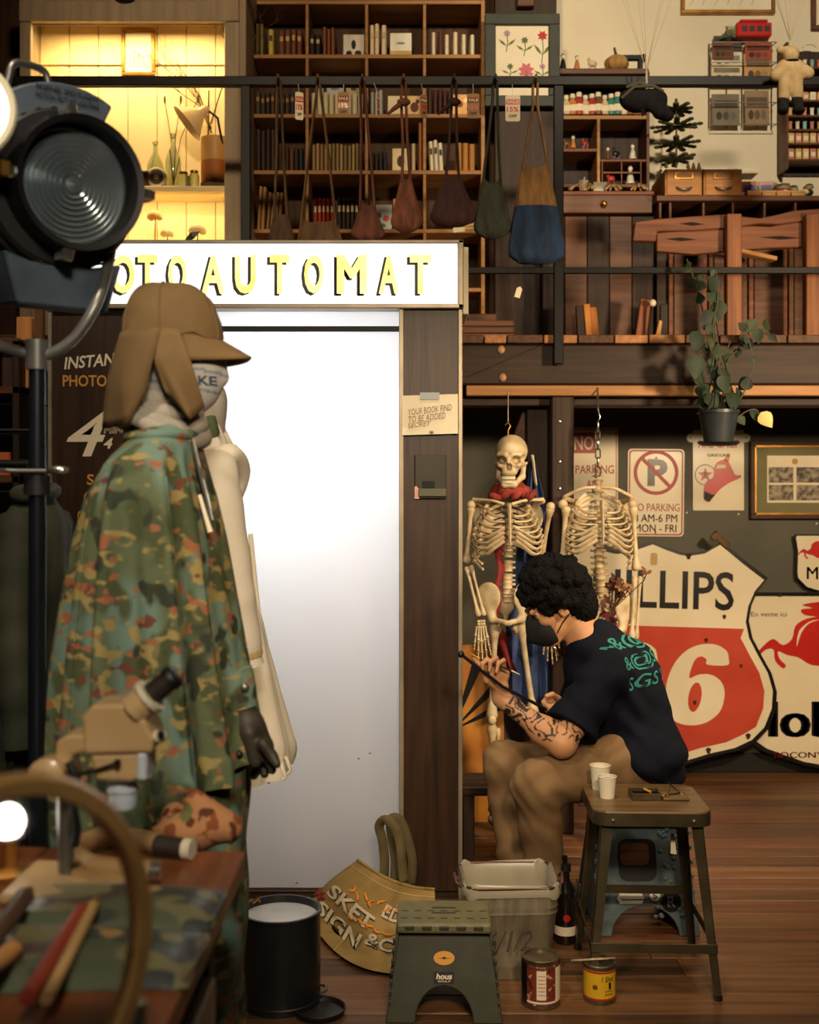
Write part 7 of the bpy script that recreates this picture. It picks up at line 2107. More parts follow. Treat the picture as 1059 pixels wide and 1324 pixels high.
# ================================================================== galvanised bin with a liner
M_galv = mat('galvanised_steel', S(150, 140, 118), S(122, 112, 92), rough=.42, metal=.35, scale=14, bump=.04, stretch=(3, 3, .6))
BN = thing('galvanised_bin', 'square galvanised waste bin with a clear liner before the painter', 'bin', (at(658, 0, 3.68).x, 3.70, 0), .03)
def rring(w, d, r, z): return [(p[0], p[1], z) for p in rrect(w, d, r, 6)]
bw0, bw1 = .245, .298
rows = []
for z, s in ((0, .0), (.035, .05), (.04, .12), (.045, .06), (.055, .12), (.06, .1), (.20, .75), (.205, .86), (.213, .78), (.224, .9), (.23, .82), (.285, 1.0)):
 w = bw0 + (bw1 - bw0) * s
 rows.append(rring(w, w * .86, .045, z))
MB().sheet(rows, True).add(rring(bw0, bw0 * .86, .045, .004), [tuple(range(28))]).build('bin_wall', M_galv, BN, smooth=35, fix=False)
MB().tube(rring(bw1, bw1 * .86, .045, .287), .006, 8, closed=True).build('rim', mat('dark_rim', S(88, 66, 54), rough=.4, metal=.6), BN, smooth=60)
lin_m = mat('clear_liner_film', S(226, 216, 190), rough=.25, trans=.45, alpha=.75)
rows = []
for i, (z, s) in enumerate(((.255, 1.03), (.262, 1.035), (.29, 1.03), (.297, 1.0), (.29, .955), (.24, .90), (.12, .80), (.03, .70))):
 base = rring(bw1 * s, bw1 * .86 * s, .045, z)
 rows.append([(x * (1 + .012 * math.sin(j * 1.9 + i)), y_ * (1 + .014 * math.sin(j * 2.3 + 2 * i)), zz + .006 * math.sin(j * 1.3 + i * .5)) for j, (x, y_, zz) in enumerate(base)])
MB().sheet(rows, True).build('liner', lin_m, BN, smooth=70, fix=False)
for s in (-1, 1):
 MB().tube([(s * .152, -.03, .262), (s * .168, -.035, .275), (s * .172, 0, .295), (s * .168, .035, .275), (s * .152, .03, .262)], .005, 7).build('handle', mat('wood_grip', S(84, 50, 40), rough=.5), BN, smooth=60)
text('6/1/2', .14, .06, frame((-.01, -.1225, .125), (1, 0, .05), (0, .05, 1)), mat('marker_grey', S(70, 62, 50), rough=.8), BN, 'marker_writing', shear=.3, depth=.0008)
# dark bottle behind
db = thing('spray_bottle', 'dark bottle with a red seal and white label between bin and stool', 'bottle', (at(733, 0, 3.86).x, 3.90, 0))
MB().lathe([(0, 0), (.036, 0), (.038, .005), (.038, .155), (.034, .175), (.016, .205), (.014, .235), (.0, .237)], n=22).build('bottle_body', mat('brown_black_glass', S(26, 20, 18), rough=.15, coat=.5), db, smooth=45)
MB().lathe([(0, .237), (.019, .237), (.019, .262), (0, .264)], n=14).build('cap', M_blackpl, db, smooth=40)
MB().tube([(0, 0, .262), (0, -.01, .285), (-.02, -.02, .29)], .008, 7).build('nozzle', M_blackpl, db, smooth=60)
MB().lathe([(.0385, .03), (.0385, .06)], n=22).build('white_label', M_paper, db, smooth=40)
MB().prism(arcpts((0, .09), .012, 0, 340, 17), frame((0, -.0386, 0)), .001).build('red_seal', M_red, db)

# ================================================================== paint cans
def floor_pt(px, py):
 d = CAMZ * FPX / (py - HOR); return at(px, py, d)
def can(name, label, px, py, r, h, m_label, bands, texts, extra=None):
 p = floor_pt(px, py)
 c = thing(name, label, 'paint can', (p.x, p.y + r * .0, 0))
 MB().lathe([(0, .002), (r * .96, .002), (r * .96, 0), (r, .001), (r, .006), (r * .985, .008), (r * .985, h - .010), (r, h - .008), (r * 1.02, h - .002), (r * .98, h), (r * .86, h), (r * .85, h - .008), (0, h - .009)], n=36).build('can_body', M_tinb, c, smooth=35)
 MB().lathe([(r * .992, .012), (r * .992, h - .014)], n=36).build('paper_label', m_label, c, smooth=35)
 for z0, z1, m in bands:
  MB().lathe([(r * .998, z0), (r * .998, z1)], n=36).build('label_band', m, c, smooth=35)
 for s, w, hh, ang, z, m, shr in texts:
  a = math.radians(ang)
  mb = text_mb(s, w, hh, Matrix.Identity(4), depth=.0, shear=shr, bold=.01)
  mb.v = [((r + .0006) * math.sin(a + x / r), -(r + .0006) * math.cos(a + x / r), z + y_) for x, y_, zz in mb.v]
  mb.build('label_lettering', m, c, fix=False)
 return c
M_tinb = mat('paint_tin', S(140, 126, 104), S(96, 82, 64), rough=.35, metal=.8, scale=16)
M_brick = layered('red_brick_label', S(120, 52, 38), [(S(196, 150, 120), 60, .6, .05, 3, (1, 1, 1)), (S(84, 34, 26), 40, .62, .04, 9, (1, 1, 1))], .5, 0)
M_yel = mat('yellow_label', S(228, 186, 40), S(214, 168, 30), rough=.45, scale=9)
can1 = can('paint_can', 'dented paint can with a red brick label and cream panel', 699, 1296, .057, .142, M_brick, ((.018, .024, M_paper), (.118, .122, M_tinb)), ())
mb = MB()
for z0, z1, a0, a1, m, nm in ((.03, .115, -18, 10, M_paper, 'cream_panel'), (.02, .12, 42, 80, M_paper, 'side_panel'), (.012, .13, -85, -50, M_signk, 'dark_panel')):
 rws = [[(.0575 * math.sin(math.radians(a0 + (a1 - a0) * j / 8)), -.0575 * math.cos(math.radians(a0 + (a1 - a0) * j / 8)), z) for j in range(9)] for z in (z0, z1)]
 MB().sheet(rws).build(nm, m, can1, fix=False)
for i in range(6):
 MB().tube([(.0582 * math.sin(math.radians(a)), -.0582 * math.cos(math.radians(a)), .045 + i * .011) for a in range(-14, 8, 3)], .0009, 4).build('printed_line', M_parkr, can1)
can2 = can('paint_can', 'small yellow paint can with a stirring stick on its lid', 775, 1291, .048, .112, M_yel, ((.012, .018, M_parkr), (.091, .097, M_parkr)), (('1 Shot', .040, .016, 22, .076, M_ink, .3), ('Lettering', .026, .007, 26, .040, M_ink, .1), ('Enamels', .024, .006, 26, .031, M_ink, .1), ('1', .008, .02, 30, .055, M_ink, 0)))
for i in range(8):
 a = i * PI / 4
 MB().box((.0489 * math.sin(-.42) + math.cos(a) * .005 * math.cos(.42), -.0489 * math.cos(-.42) + math.cos(a) * .005 * math.sin(-.42), .052 + math.sin(a) * .005), (.006, .001, .0022), Matrix.Rotation(-a, 3, 'Y')).build('printed_burst', M_ink, can2)
sk_p = thing('stirring_stick', 'pale stirring stick lying across the yellow can', 'stick', (can2.location.x, can2.location.y, .113))
MB().bar((-.085, -.01, .004), (.05, .01, .004), .010, .003).build('stick_body', mat('pale_stick', S(210, 190, 150), S(120, 104, 80), rough=.7, scale=20), sk_p, bevel=.001)
# ================================================================== black film drum
bcn = thing('black_drum', 'black round drum with a pale recessed lid on the floor', 'drum', (at(362, 0, 3.42).x, 3.44, 0))
R = .118; Hc = .275
MB().lathe([(0, .0), (R, 0), (R, .012), (R * 1.02, .014), (R * 1.02, .02), (R, .022), (R, Hc - .012), (R * 1.025, Hc - .010), (R * 1.03, Hc), (R * .95, Hc), (R * .945, Hc - .03)], n=44).build('drum_wall', mat('black_enamel_drum', S(20, 22, 24), S(28, 31, 34), rough=.35, scale=8), bcn, smooth=35)
MB().lathe([(R * .945, Hc - .022), (R * .5, Hc - .014), (0, Hc - .012)], n=36).build('lid', mat('pale_grey_lid', S(176, 180, 188), S(196, 200, 206), rough=.5, scale=10), bcn, smooth=60)
MB().tube([(-.09, .045, Hc), (-.075, .05, Hc + .012), (-.07, .06, Hc + .0)], .006, 6).build('clasp', M_brass, bcn, smooth=60)
MB().tube([(R * .6, R * .75, .02), (R * 1.12, R * .3, .03), (R * 1.15, -.02, .04), (R * 1.05, -.05, .045)], .005, 6).build('wire_bail', M_steel, bcn, smooth=60)
dl_ = thing('dark_tray', 'flat dark tray on the floor beside the black drum', 'tray', (at(415, 0, 3.4).x, 3.36, 0))
MB().lathe([(0, .0), (.07, 0), (.076, .016), (.07, .016), (.066, .005), (0, .005)], n=30).build('dish', M_blackpl, dl_, smooth=40)
MB().tube([(.073 * math.cos(2 * PI * j / 24), .073 * math.sin(2 * PI * j / 24), .016) for j in range(24)], .003, 6, closed=True).build('rim', M_blackpl, dl_, smooth=60)

# ================================================================== canvas tote leaning on the booth
TB = thing('canvas_tote', 'tan canvas tote bag painted with sign lettering, slumped on the booth', 'bag', at(478, 1268, 3.98))
TB.location.z = 0
def tp(px, py, dy=0.0):
 return at(px, py, 4.0 + dy) - Vector(TB.location)
# outline corners of the front: top left, top right, bottom right, bottom left
tl, tr_, brr, bll = (462, 1112), (562, 1150), (545, 1270), (395, 1178)
def bag_pt(u, v):
 """u along the mouth, v from mouth (0) to base (1): pixel position with a slumped outline."""
 top = np.array(tl) * (1 - u) + np.array(tr_) * u + np.array((0, 10 * math.sin(PI * u)))
 bl_, b2 = np.array((394, 1180)), np.array((556, 1260))
 bot = bl_ * (1 - u) + b2 * u + np.array((-18, 26)) * math.sin(PI * u)
 q = top * (1 - v) + bot * v
 q = q + np.array((-16 * (1 - u) ** 2 + 6 * u ** 2, 0)) * math.sin(PI * v) * .6
 return q
nU, nV = 36, 30
def bag_depth(u, v, side):
 puff = .085 * math.sin(PI * min(1, max(0, u))) ** .6 * (math.sin(PI * (.12 + .80 * v)) ** .8)
 fold = .013 * math.sin(u * 17 + 5 * v) * (.3 + v) + .010 * math.sin(v * 13 - u * 6) + .018 * math.exp(-((u - .52 - .1 * v) / .06) ** 2) * (1 - .4 * v)
 lean = .16 * (1 - v)
 return lean + (-puff + fold if side < 0 else puff * .5 + .02)
M_canvas = mat('tan_canvas', S(150, 124, 70), S(126, 100, 52), rough=.9, scale=7, bump=.25)
def bag_xyz(u, v, side, off=0):
 if side > 0:
  p = bag_xyz(u, v, -1)
  p.y += .012 + .15 * math.sin(PI * min(1, max(0, u))) ** .6 * math.sin(PI * (.10 + .78 * v))
  p.z = max(.002, p.z - .011)
  return p
 q = bag_pt(u, v)
 dep = (4.20 * (1 - u) + 3.98 * u) * (1 - v) + (4.12 * (1 - u) + 3.58 * u) * v
 dep += bag_depth(u, v, side) - .16 * (1 - v)
 p = at(q[0], q[1], dep)
 if p.z < .014:
  p = at(q[0], q[1], (CAMZ - .014) * FPX / (q[1] - HOR))
 p = p + (Vector((-.1, -.85, .5)).normalized() * off)
 return p - Vector(TB.location)
rows = []
for j in range(nV + 1):
 v = j / nV
 rows.append([bag_xyz(i / nU, v, -1) for i in range(nU + 1)] + [bag_xyz(1 - i / nU, v, 1) for i in range(1, nU)])
body = MB().sheet(rows, True)
body.build('bag_body', M_canvas, TB, smooth=70, fix=False)
MB().tube([bag_xyz(i / nU, .0, -1, .003) for i in range(nU + 1)], .005, 6).build('mouth_hem', M_canvas, TB, smooth=60)
MB().tube([bag_xyz(i / nU, .09, -1, .001) for i in range(nU + 1)], .0016, 5).build('stitch_line', mat('pale_thread', S(190, 160, 100), rough=.9), TB, smooth=60)
def strap(pts, w, name):
 P = [Vector(p) for p in smooth_path(pts, 6)]
 rw_ = []
 for i, p in enumerate(P):
  t = (P[min(i + 1, len(P) - 1)] - P[max(0, i - 1)]).normalized()
  n_ = t.cross(Vector((.35, -1, .15))).normalized()
  rw_.append([p - n_ * w / 2, p, p + n_ * w / 2])
 o = MB().sheet(rw_).build(name, mat('dark_canvas', S(112, 98, 62), S(84, 72, 44), rough=.9, scale=9, bump=.2), TB, smooth=70)
 o.modifiers.new('thickness', 'SOLIDIFY').thickness = .004
strap([tp(496, 1140, .13), tp(497, 1112, .14), tp(494, 1085, .14), tp(490, 1068, .13), tp(497, 1060, .11), tp(508, 1066, .10), tp(516, 1085, .10), tp(519, 1110, .10), tp(522, 1142, .10)], .034, 'handle')
strap([tp(510, 1140, .19), tp(511, 1110, .2), tp(506, 1080, .2), tp(505, 1060, .2), tp(514, 1058, .2), tp(521, 1068, .2), tp(528, 1090, .2), tp(533, 1115, .19), tp(531, 1145, .18)], .034, 'handle')
# painted lettering wrapped on the front
def bag_text(s, u0, u1, v, hv, m, off, dv=0.0, shear=0, bold=.05, bend=0):
 mb = text_mb(s, 1, 1, Matrix.Identity(4), depth=0, shear=shear, bold=bold)
 mb.v = [tuple(bag_xyz(u0 + (u1 - u0) * (x + .5), v - hv * y_ + dv * (x + .5) + bend * (x * x), -1, off)) for x, y_, z in mb.v]
 return mb.build('lettering', m, TB, fix=False)
M_choc = mat('chocolate_paint', S(62, 34, 24), rough=.8); M_ivory = mat('ivory_paint', S(240, 228, 200), rough=.8); M_amber = mat('amber_paint', S(220, 140, 44), rough=.8); M_wine = mat('wine_paint', S(120, 40, 34), rough=.8)
for off, m, b_ in ((.0045, M_choc, .06), (.0062, M_ivory, .03)):
 bag_text('SKET', .05, .50, .45, .17, m, off, .06, bold=b_, bend=.05)
 bag_text('EDBUL', .53, .96, .33, .15, m, off, .10, bold=b_)
 bag_text('SIGN', .06, .47, .72, .18, m, off, .03, bold=b_, bend=.05)
 bag_text('&C', .50, .72, .68, .15, m, off, .02, bold=b_)
for i in range(9):
 u = .18 + .075 * i
 pts = [bag_xyz(u + .03 * math.sin(q * 1.2 + i), .30 + .05 * (i % 2) - .028 * q + .10 * abs(u - .5), -1, .005) for q in range(4)]
 MB().tube(pts, [.004, .0055, .004, .0015], 6).build('painted_flourish', M_amber, TB, smooth=60)
for i in range(6):
 u = .30 + .07 * i
 pts = [bag_xyz(u + .05 * math.sin(q * .9 + i), .565 + .02 * math.cos(q * 1.1 + i), -1, .005) for q in range(4)]
 MB().tube(pts, [.003, .005, .004, .0015], 6).build('painted_flourish', M_amber, TB, smooth=60)
for (u, v) in ((.02, .62), (.80, .62)):
 for q in range(6):
  a = q * PI / 3
  MB().tube([bag_xyz(u, v, -1, .005), bag_xyz(max(0, u + .05 * math.cos(a)), v + .06 * math.sin(a), -1, .005)], [.004, .008], 6).build('painted_petal', M_wine, TB, smooth=60)
pts = [bag_xyz(.36 - .03 * t, .80 + .2 * t, -1, .004) for t in (0, .25, .5, .75, 1)]
MB().tube(pts, .0016, 5).build('loose_thread', mat('pale_thread', S(190, 160, 100)), TB)

# ================================================================== work table at the lower left
ZT_ = 0.90
def tpt(px, py, z=0.0):
 d = (CAMZ - ZT_ - z) * FPX / (py - HOR); return at(px, py, d)
TX = -.275
tbl = thing('work_table', 'red-brown wooden work table in the lower corner of the view', 'table', (-.95, 1.42, 0))
M_table = wood('table_top_wood', S(120, 66, 38), S(152, 88, 52), 1, 5.0, .35, .15)
for i in range(4):
 x0 = -.675 + i * .3375
 MB().span((x0 + .0006, -.56, ZT_ - .035), (x0 + .3369, .535, ZT_)).build('top_plank', M_table, tbl, bevel=.003)
MB().span((-.64, -.52, ZT_ - .12), (.64, .50, ZT_ - .036)).build('apron', M_post, tbl)
for sx_ in (-.60, .60):
 for sy_ in (-.50, .46):
  MB().span((sx_ - .03, sy_ - .03, 0), (sx_ + .03, sy_ + .03, ZT_ - .12)).build('leg', M_post, tbl, bevel=.004)
# side fittings under the top at the right edge
hb = MB().span((-.02, -.12, 0), (.0, .12, .12)).build('drawer_unit', M_steel, None, bevel=.004); hb.location = (-.29, 1.62, ZT_ - .24)
MB().tube([(.002, -.02, .05), (.022, -.02, .055), (.022, .03, .055), (.002, .03, .05)], .005, 7).build('handle', M_chrome, hb, smooth=60)
MB().tube([(.002, -.07, .02), (.02, -.07, .03), (.02, -.05, .03)], .004, 7).build('latch', M_chrome, hb, smooth=60)
MB().tube([(.002, .07, .02), (.018, .07, .035), (.012, .06, .06)], .004, 7).build('latch', M_chrome, hb, smooth=60)
tag(hb, 'dull metal drawer unit fixed under the table edge', 'drawer unit')
CAMO = layered('woodland_camo', S(74, 84, 50), [(S(120, 112, 66), 9, .52, .03, 1, (1, 1, 1)), (S(70, 46, 30), 10, .56, .03, 5, (1, 1, 1)), (S(34, 44, 34), 12, .58, .03, 11, (1, 1, 1)), (S(170, 130, 70), 12, .66, .03, 17, (1, 1, 1))], .4, .1)
def soft_pack(name, label, c0, c1, h, m):
 a, b = tpt(*c0), tpt(*c1)
 x0, x1, y0, y1 = min(a.x, b.x), max(a.x, b.x), min(a.y, b.y), max(a.y, b.y)
 o = thing(name, label, 'fabric pack', ((x0 + x1) / 2, (y0 + y1) / 2, ZT_ + .001))
 W, D_ = x1 - x0, y1 - y0
 n = 20
 rows = []
 for j in range(n + 1):
  r_ = []
  for i in range(n + 1):
   u, v = i / n, j / n
   e = min(u, 1 - u, v, 1 - v)
   z = h * (1 - math.exp(-e * 16)) * (1 + .12 * math.sin(7 * u + 5 * v) + .08 * math.sin(15 * v + 3 * u))
   r_.append(((u - .5) * W * (1 + .01 * math.sin(9 * v)), (v - .5) * D_ * (1 + .02 * math.sin(6 * u)), z))
  rows.append(r_)
 mb = MB().sheet(rows)
 mb.add([(x, y_, 0) for r_ in (rows[0], rows[-1][::-1]) for x, y_, z in r_], [tuple(range(2 * n + 2))])
 mb.build('folded_cloth', m, o, smooth=60)
 for off in (-.02, 0.012):
  MB().tube([(W * .5 - .004, -D_ * .45, h * .35 + off * .2), (W * .5 + .002, 0, h * .5), (W * .5 - .004, D_ * .45, h * .35)], .0022, 5).build('seam', m, o, smooth=60)
 rows2 = [[(x * 1.005, y_ * 1.01, z + .0025) for x, y_, z in r_] for r_ in rows]
 MB().sheet(rows2).build('plastic_sleeve', mat('clear_sleeve', (1, 1, 1, 1), rough=.12, alpha=.05), o, smooth=60, fix=False)
 return o
soft_pack('camo_pack', 'folded camouflage pack in clear film behind the other pack', (45, 1157), (272, 1206), .020, CAMO)
soft_pack('camo_pack', 'folded camouflage pack in clear film closer to the round lens', (-40, 1212), (240, 1282), .022, CAMO)
# wooden darning clamp: two bowed arms hinged at one end
wt = thing('wooden_clamp', 'pale two-armed wooden clamp lying behind the camouflage packs', 'tool', tpt(150, 1120))
o_ = tpt(150, 1120)
M_pale = wood('pale_tool_wood', S(166, 128, 82), S(190, 152, 104), 0, 6, .5, .1)
def tool_arm(pts, r, nm, m=M_pale): return MB().tube(smooth_path([tpt(a, b) - o_ + Vector((0, 0, c)) for a, b, c in pts], 5), r, 10, flat=1.0).build(nm, m, wt, smooth=60)
tool_arm([(90, 1118, .020), (125, 1103, .022), (170, 1100, .022), (205, 1108, .022)], .0165, 'upper_arm')
tool_arm([(90, 1124, .020), (115, 1140, .020), (160, 1143, .020), (195, 1143, .020)], .0175, 'lower_arm')
tool_arm([(203, 1109, .021), (238, 1113, .020)], .0170, 'dark_tip', mat('dark_tip_wood', S(50, 40, 32), rough=.5))
tool_arm([(238, 1113, .020), (249, 1114, .020)], .0172, 'end_cap', M_cream)
tool_arm([(195, 1143, .020), (209, 1143, .020)], .0165, 'end_cap', M_chrome)
tool_arm([(80, 1108, .018), (86, 1124, .018), (98, 1150, .014)], .014, 'hinge_block')
MB().cyl(tpt(92, 1121) - o_ + Vector((0, 0, .0)), tpt(92, 1121) - o_ + Vector((0, 0, .045)), .007, n=10).build('hinge_pin', M_black, wt)
fg = thing('carved_hand', 'small carved pale wood piece beside the clamp hinge', 'carving', tpt(100, 1152))
for i in range(4):
 MB().tube([(-.012 + i * .008, 0, .01), (-.014 + i * .009, .012, .018), (-.016 + i * .010, .03, .012)], [.006, .006, .004], 7).build('prong', M_pale, fg, smooth=60)
MB().ball((0, -.004, .011), (.018, .012, .010), n=10, m=7).build('palm', M_pale, fg, smooth=60)
# sticks at the lower corner
for i, (a, b, r, c, lb) in enumerate((((30, 1330), (105, 1205), .010, (150, 60, 44), 'dull red rod lying over the folded pack'), ((55, 1330), (120, 1195), .008, (190, 150, 96), 'tan wooden rod lying beside the red rod'), ((-30, 1290), (35, 1190), .012, (84, 62, 44), 'dark wooden rod lying beside the table edge'), ((-40, 1322), (20, 1262), .010, (196, 140, 80), 'short orange rod at the lower corner'))):
 p0, p1 = tpt(*a), tpt(*b)
 o = thing('wooden_rod', lb, 'rod', p0)
 zz = .028 + r * .9
 MB().tube([Vector((0, 0, zz)), (p1 - p0) * .9 + Vector((0, 0, zz))], r, 10).build('shaft', wood('rod_%d' % i, S(*c), S(*[min(255, int(v * 1.2)) for v in c]), 1), o, smooth=60)
 MB().tube([(p1 - p0) * .9 + Vector((0, 0, zz)), (p1 - p0) + Vector((0, 0, zz))], [r * 1.02, r * .5], 10).build('tip', M_brass, o, smooth=60)
# round rimmed lens on a foot
LD = 1.02
lc_ = at(0, 1276, LD)
ln = thing('round_lens', 'large round lens in a brass rim standing on the table', 'lens', (lc_.x, LD, ZT_))
R_ = .166
zc_ = lc_.z - ZT_
zc_ = max(zc_, R_ + .012)
yaw = math.radians(56)
Rz = Matrix.Rotation(yaw, 3, 'Z') @ Matrix.Rotation(PI / 2, 3, 'X')
MB().lathe([(R_ - .010, -.010), (R_ + .004, -.011), (R_ + .009, -.004), (R_ + .009, .004), (R_ + .004, .011), (R_ - .010, .010), (R_ - .010, -.010)], (0, 0, zc_), 64, Rz).build('rim', mat('tan_brass_rim', S(186, 146, 90), S(160, 120, 70), rough=.35, metal=.35, scale=12), ln, smooth=40)
MB().lathe([(R_ - .006, -.012), (R_ + .003, -.0125), (R_ + .003, -.0105)], (0, 0, zc_), 64, Rz).build('rim_inlay', M_chrome, ln, smooth=40)
MB().lathe([(0, -.003), (R_ - .010, -.002), (R_ - .010, .002), (0, .003)], (0, 0, zc_), 48, Rz).build('glass', M_glass, ln, smooth=60)
ft = Vector((math.cos(yaw) * R_ * .93, math.sin(yaw) * R_ * .93, 0))
MB().lathe([(0, 0), (.034, 0), (.034, .006), (.029, .009), (.029, .02), (.032, .024), (.032, .030), (.026, .034), (.02, .05), (0, .05)], ft + Vector((0, 0, 0)), 26).build('foot', M_chrome, ln, smooth=40)
MB().tube([ft + Vector((0, 0, .045)), ft + Vector((.002, .002, zc_ * .55))], .012, 12).build('bracket', M_chrome, ln, smooth=60)
MB().lathe([(0, 0), (.06, 0), (.062, .006), (.02, .012), (0, .012)], (0, 0, 0), 26).build('foot_plate', M_brass, ln, smooth=40)
gb = thing('reflection_bulb', 'added glowing bulb standing in for a lamp reflection in the round lens', 'bulb', tpt(10, 1140))
gz = at(10, 1068, gb.location.y).z - ZT_
MB().ball((0, 0, gz), (.026, .026, .03), n=16, m=10).build('reflection_ball', mat('reflection_glow', (1.0, .92, .78, 1), emit=7.0), gb, smooth=60)  # added glow in place of a lamp's reflection in the lens glass
MB().lathe([(0, 0), (.035, 0), (.035, .01), (.012, .018), (.012, gz - .03), (.016, gz - .026), (.014, gz - .015)], n=18).build('added_stand', M_brass, gb, smooth=40)

# ================================================================== stereo microscope
MD = 1.74
mk_ = MD / FPX
mo = tpt(75, 1108); MX0 = at(75, 1100, MD).x
mc = thing('stereo_microscope', 'cream stereo microscope with dark eyepieces on the table', 'microscope', (MX0, MD, ZT_))
def mp(px, py, dy=0.0): return at(px, py, MD + dy) - Vector((MX0, MD, ZT_))
M_mcream = mat('microscope_cream', S(206, 172, 124), S(190, 154, 106), rough=.35, scale=5, coat=.3)
M_mdark = mat('microscope_dark', S(46, 38, 32), rough=.5)
def mprism(pts, y0, th, nm, m=M_mcream, bev=.006): return MB().prism([(mp(a, b).x, mp(a, b).z) for a, b in pts], frame((0, y0, 0)), th).build(nm, m, mc, bevel=bev, seg=2)
MB().span((-.07, -.06, 0), (.12, .10, .016)).build('base_plate', M_mcream, mc, bevel=.006, seg=2)
MB().cyl((-.005, .04, .016), (-.005, .04, mp(0, 955).z), .012, n=16).build('post', M_steel, mc, smooth=40)
mprism([(118, 968), (116, 920), (128, 905), (168, 903), (196, 925), (206, 948), (205, 966)], -.042, .085, 'head')
mprism([(76, 1000), (78, 955), (92, 945), (120, 945), (122, 966), (100, 972), (96, 1000)], -.028, .06, 'arm')
mprism([(124, 968), (196, 966), (188, 1000), (176, 1004), (132, 1002)], -.036, .072, 'lower_pod')
MB().span((mp(184, 0).x, -.040, mp(0, 1002).z), (mp(197, 0).x, .030, mp(0, 966).z)).build('side_plate', mat('microscope_pale', S(206, 212, 220), rough=.35), mc, bevel=.004)
MB().lathe([(0, 0), (.019, 0), (.021, .006), (.021, .024), (.024, .026), (.024, .034), (.02, .036), (.02, .05), (0, .05)], mp(159, 1044), 26).build('objective', MATS['microscope_pale'], mc, smooth=40)
ed = (mp(224, 872) - mp(172, 915)).normalized()
for dy in (-.026, .026):
 a = mp(172, 918, dy); 
 MB().tube([a, a + ed * .030], [.026, .022], 16).build('eye_tube', M_mcream, mc, smooth=50)
 MB().tube([a + ed * .028, a + ed * .036], [.028, .028], 16).build('tube_collar', M_cream, mc, smooth=50)
 ep = MB().tube([a + ed * .034, a + ed * .072], [.0175, .0165], 16).build('eyepiece', M_mdark, mc, smooth=50)
 MB().tube([a + ed * .070, a + ed * .080, a + ed * .083], [.0185, .0185, .015], 16).build('eyecup', M_blackpl, ep, smooth=50)
kn_ = mp(64, 1000, -.03)
MB().lathe([(0, -.02), (.024, -.02), (.026, -.016), (.026, .02), (.020, .024), (.012, .026), (.012, .030), (0, .03)], kn_, 28, Rfx).build('focus_knob', M_mcream, mc, smooth=40)
MB().lathe([(0, .0305), (.005, .031), (.005, .034), (0, .034)], kn_, 12, Rfx).build('knob_screw', M_black, mc)
mprism([(46, 985), (90, 975), (96, 1010), (88, 1036), (60, 1036), (48, 1015)], -.004, .055, 'focus_block')
MB().tube([mp(92, 1003, -.035), mp(120, 997, -.042), mp(152, 986, -.046)], .0024, 7).build('set_screw', M_black, mc, smooth=60)
MB().ball(mp(152, 986, -.047), .0055, n=10, m=7).build('screw_tip', M_black, mc, smooth=60)
MB().ball(mp(206, 952, -.03), (.012, .012, .010), n=10, m=7).build('zoom_knob', M_cream, mc, smooth=60)
MB().ball(mp(208, 949, -.044), .006, n=8, m=6).build('knob_dot', M_black, mc, smooth=60)
MB().tube(smooth_path([mp(88, 985, -.05), mp(99, 1010, -.05), mp(92, 1040, -.03), mp(96, 1075, -.02), mp(92, 1098, -.02)], 5), .006, 8).build('cable', M_blackpl, mc, smooth=60)

# ================================================================== poncho mannequin
PDm = 2.40
mq = thing('mannequin', 'mannequin in a camouflage poncho and brown flap cap by the booth', 'mannequin', (at(215, 0, PDm).x, PDm, 0))
def mg_(px, py, dy=0.0): return at(px, py, PDm + dy) - Vector(mq.location)
FLECK = layered('flecktarn_camo', S(96, 106, 76), [(S(112, 136, 122), 6, .47, .10, 2, (1, 1, .6)), (S(78, 86, 58), 14, .50, .07, 21, (1, 1, .7)), (S(158, 140, 88), 22, .56, .06, 31, (1, 1, 1.6)), (S(156, 100, 70), 24, .61, .05, 7, (1, 1, 1.6)), (S(112, 66, 52), 26, .66, .05, 13, (1, 1, 1.3)), (S(56, 62, 48), 18, .61, .05, 41, (1, 1, 1))], .75, .15)
PY = [545, 560, 575, 600, 640, 700, 760, 850, 920, 975, 1090]
PXL = [192, 182, 168, 146, 126, 113, 105, 95, 87, 82, 100]
PXR = [246, 252, 258, 263, 274, 285, 293, 306, 318, 326, 328]
PDE = [.075, .11, .16, .215, .235, .24, .245, .255, .26, .265, .27]
def poncho_pt(a, t, inset=0.0):
 x_guess = .5 + .5 * math.cos(a)
 pyb = 1092 - 116 * x_guess ** 1.0
 py = 545 + t * (pyb - 545)
 xl, xr, de = np.interp(py, PY, PXL), np.interp(py, PY, PXR), np.interp(py, PY, PDE)
 xc, hw = (xl + xr) / 2, (xr - xl) / 2
 k = PDm / FPX
 A = .052 * max(0, t - .08) ** .7
 off = A * (.5 * math.sin(6 * a + 1.0 + .6 * t) + .45 * math.sin(11 * a + 2.2) + .3 * math.sin(17 * a + .7 - .5 * t) + .18 * math.sin(27 * a))
 ca, sa = math.cos(a), math.sin(a)
 sq = lambda v, e: math.copysign(abs(v) ** e, v)
 p = mg_(xc + (hw - inset / k) * sq(ca, .9), py)
 p.y += (de - inset) * sq(sa, .9)
 nrm = Vector((ca / max(hw * k, .05), sa / de, 0)).normalized()
 p += nrm * (off * (0.55 if ca > .85 else 1.0))
 if t > .93:
  p += nrm * .006
 return p
NA, NT = 120, 46
rows = [[poncho_pt(2 * PI * i / NA, j / NT) for i in range(NA)] for j in range(NT + 1)]
rows += [[poncho_pt(2 * PI * i / NA, 1 - .015, .012) for i in range(NA)], [poncho_pt(2 * PI * i / NA, .6, .03) for i in range(NA)]]
MB().sheet(rows, True).build('poncho', FLECK, mq, smooth=80)
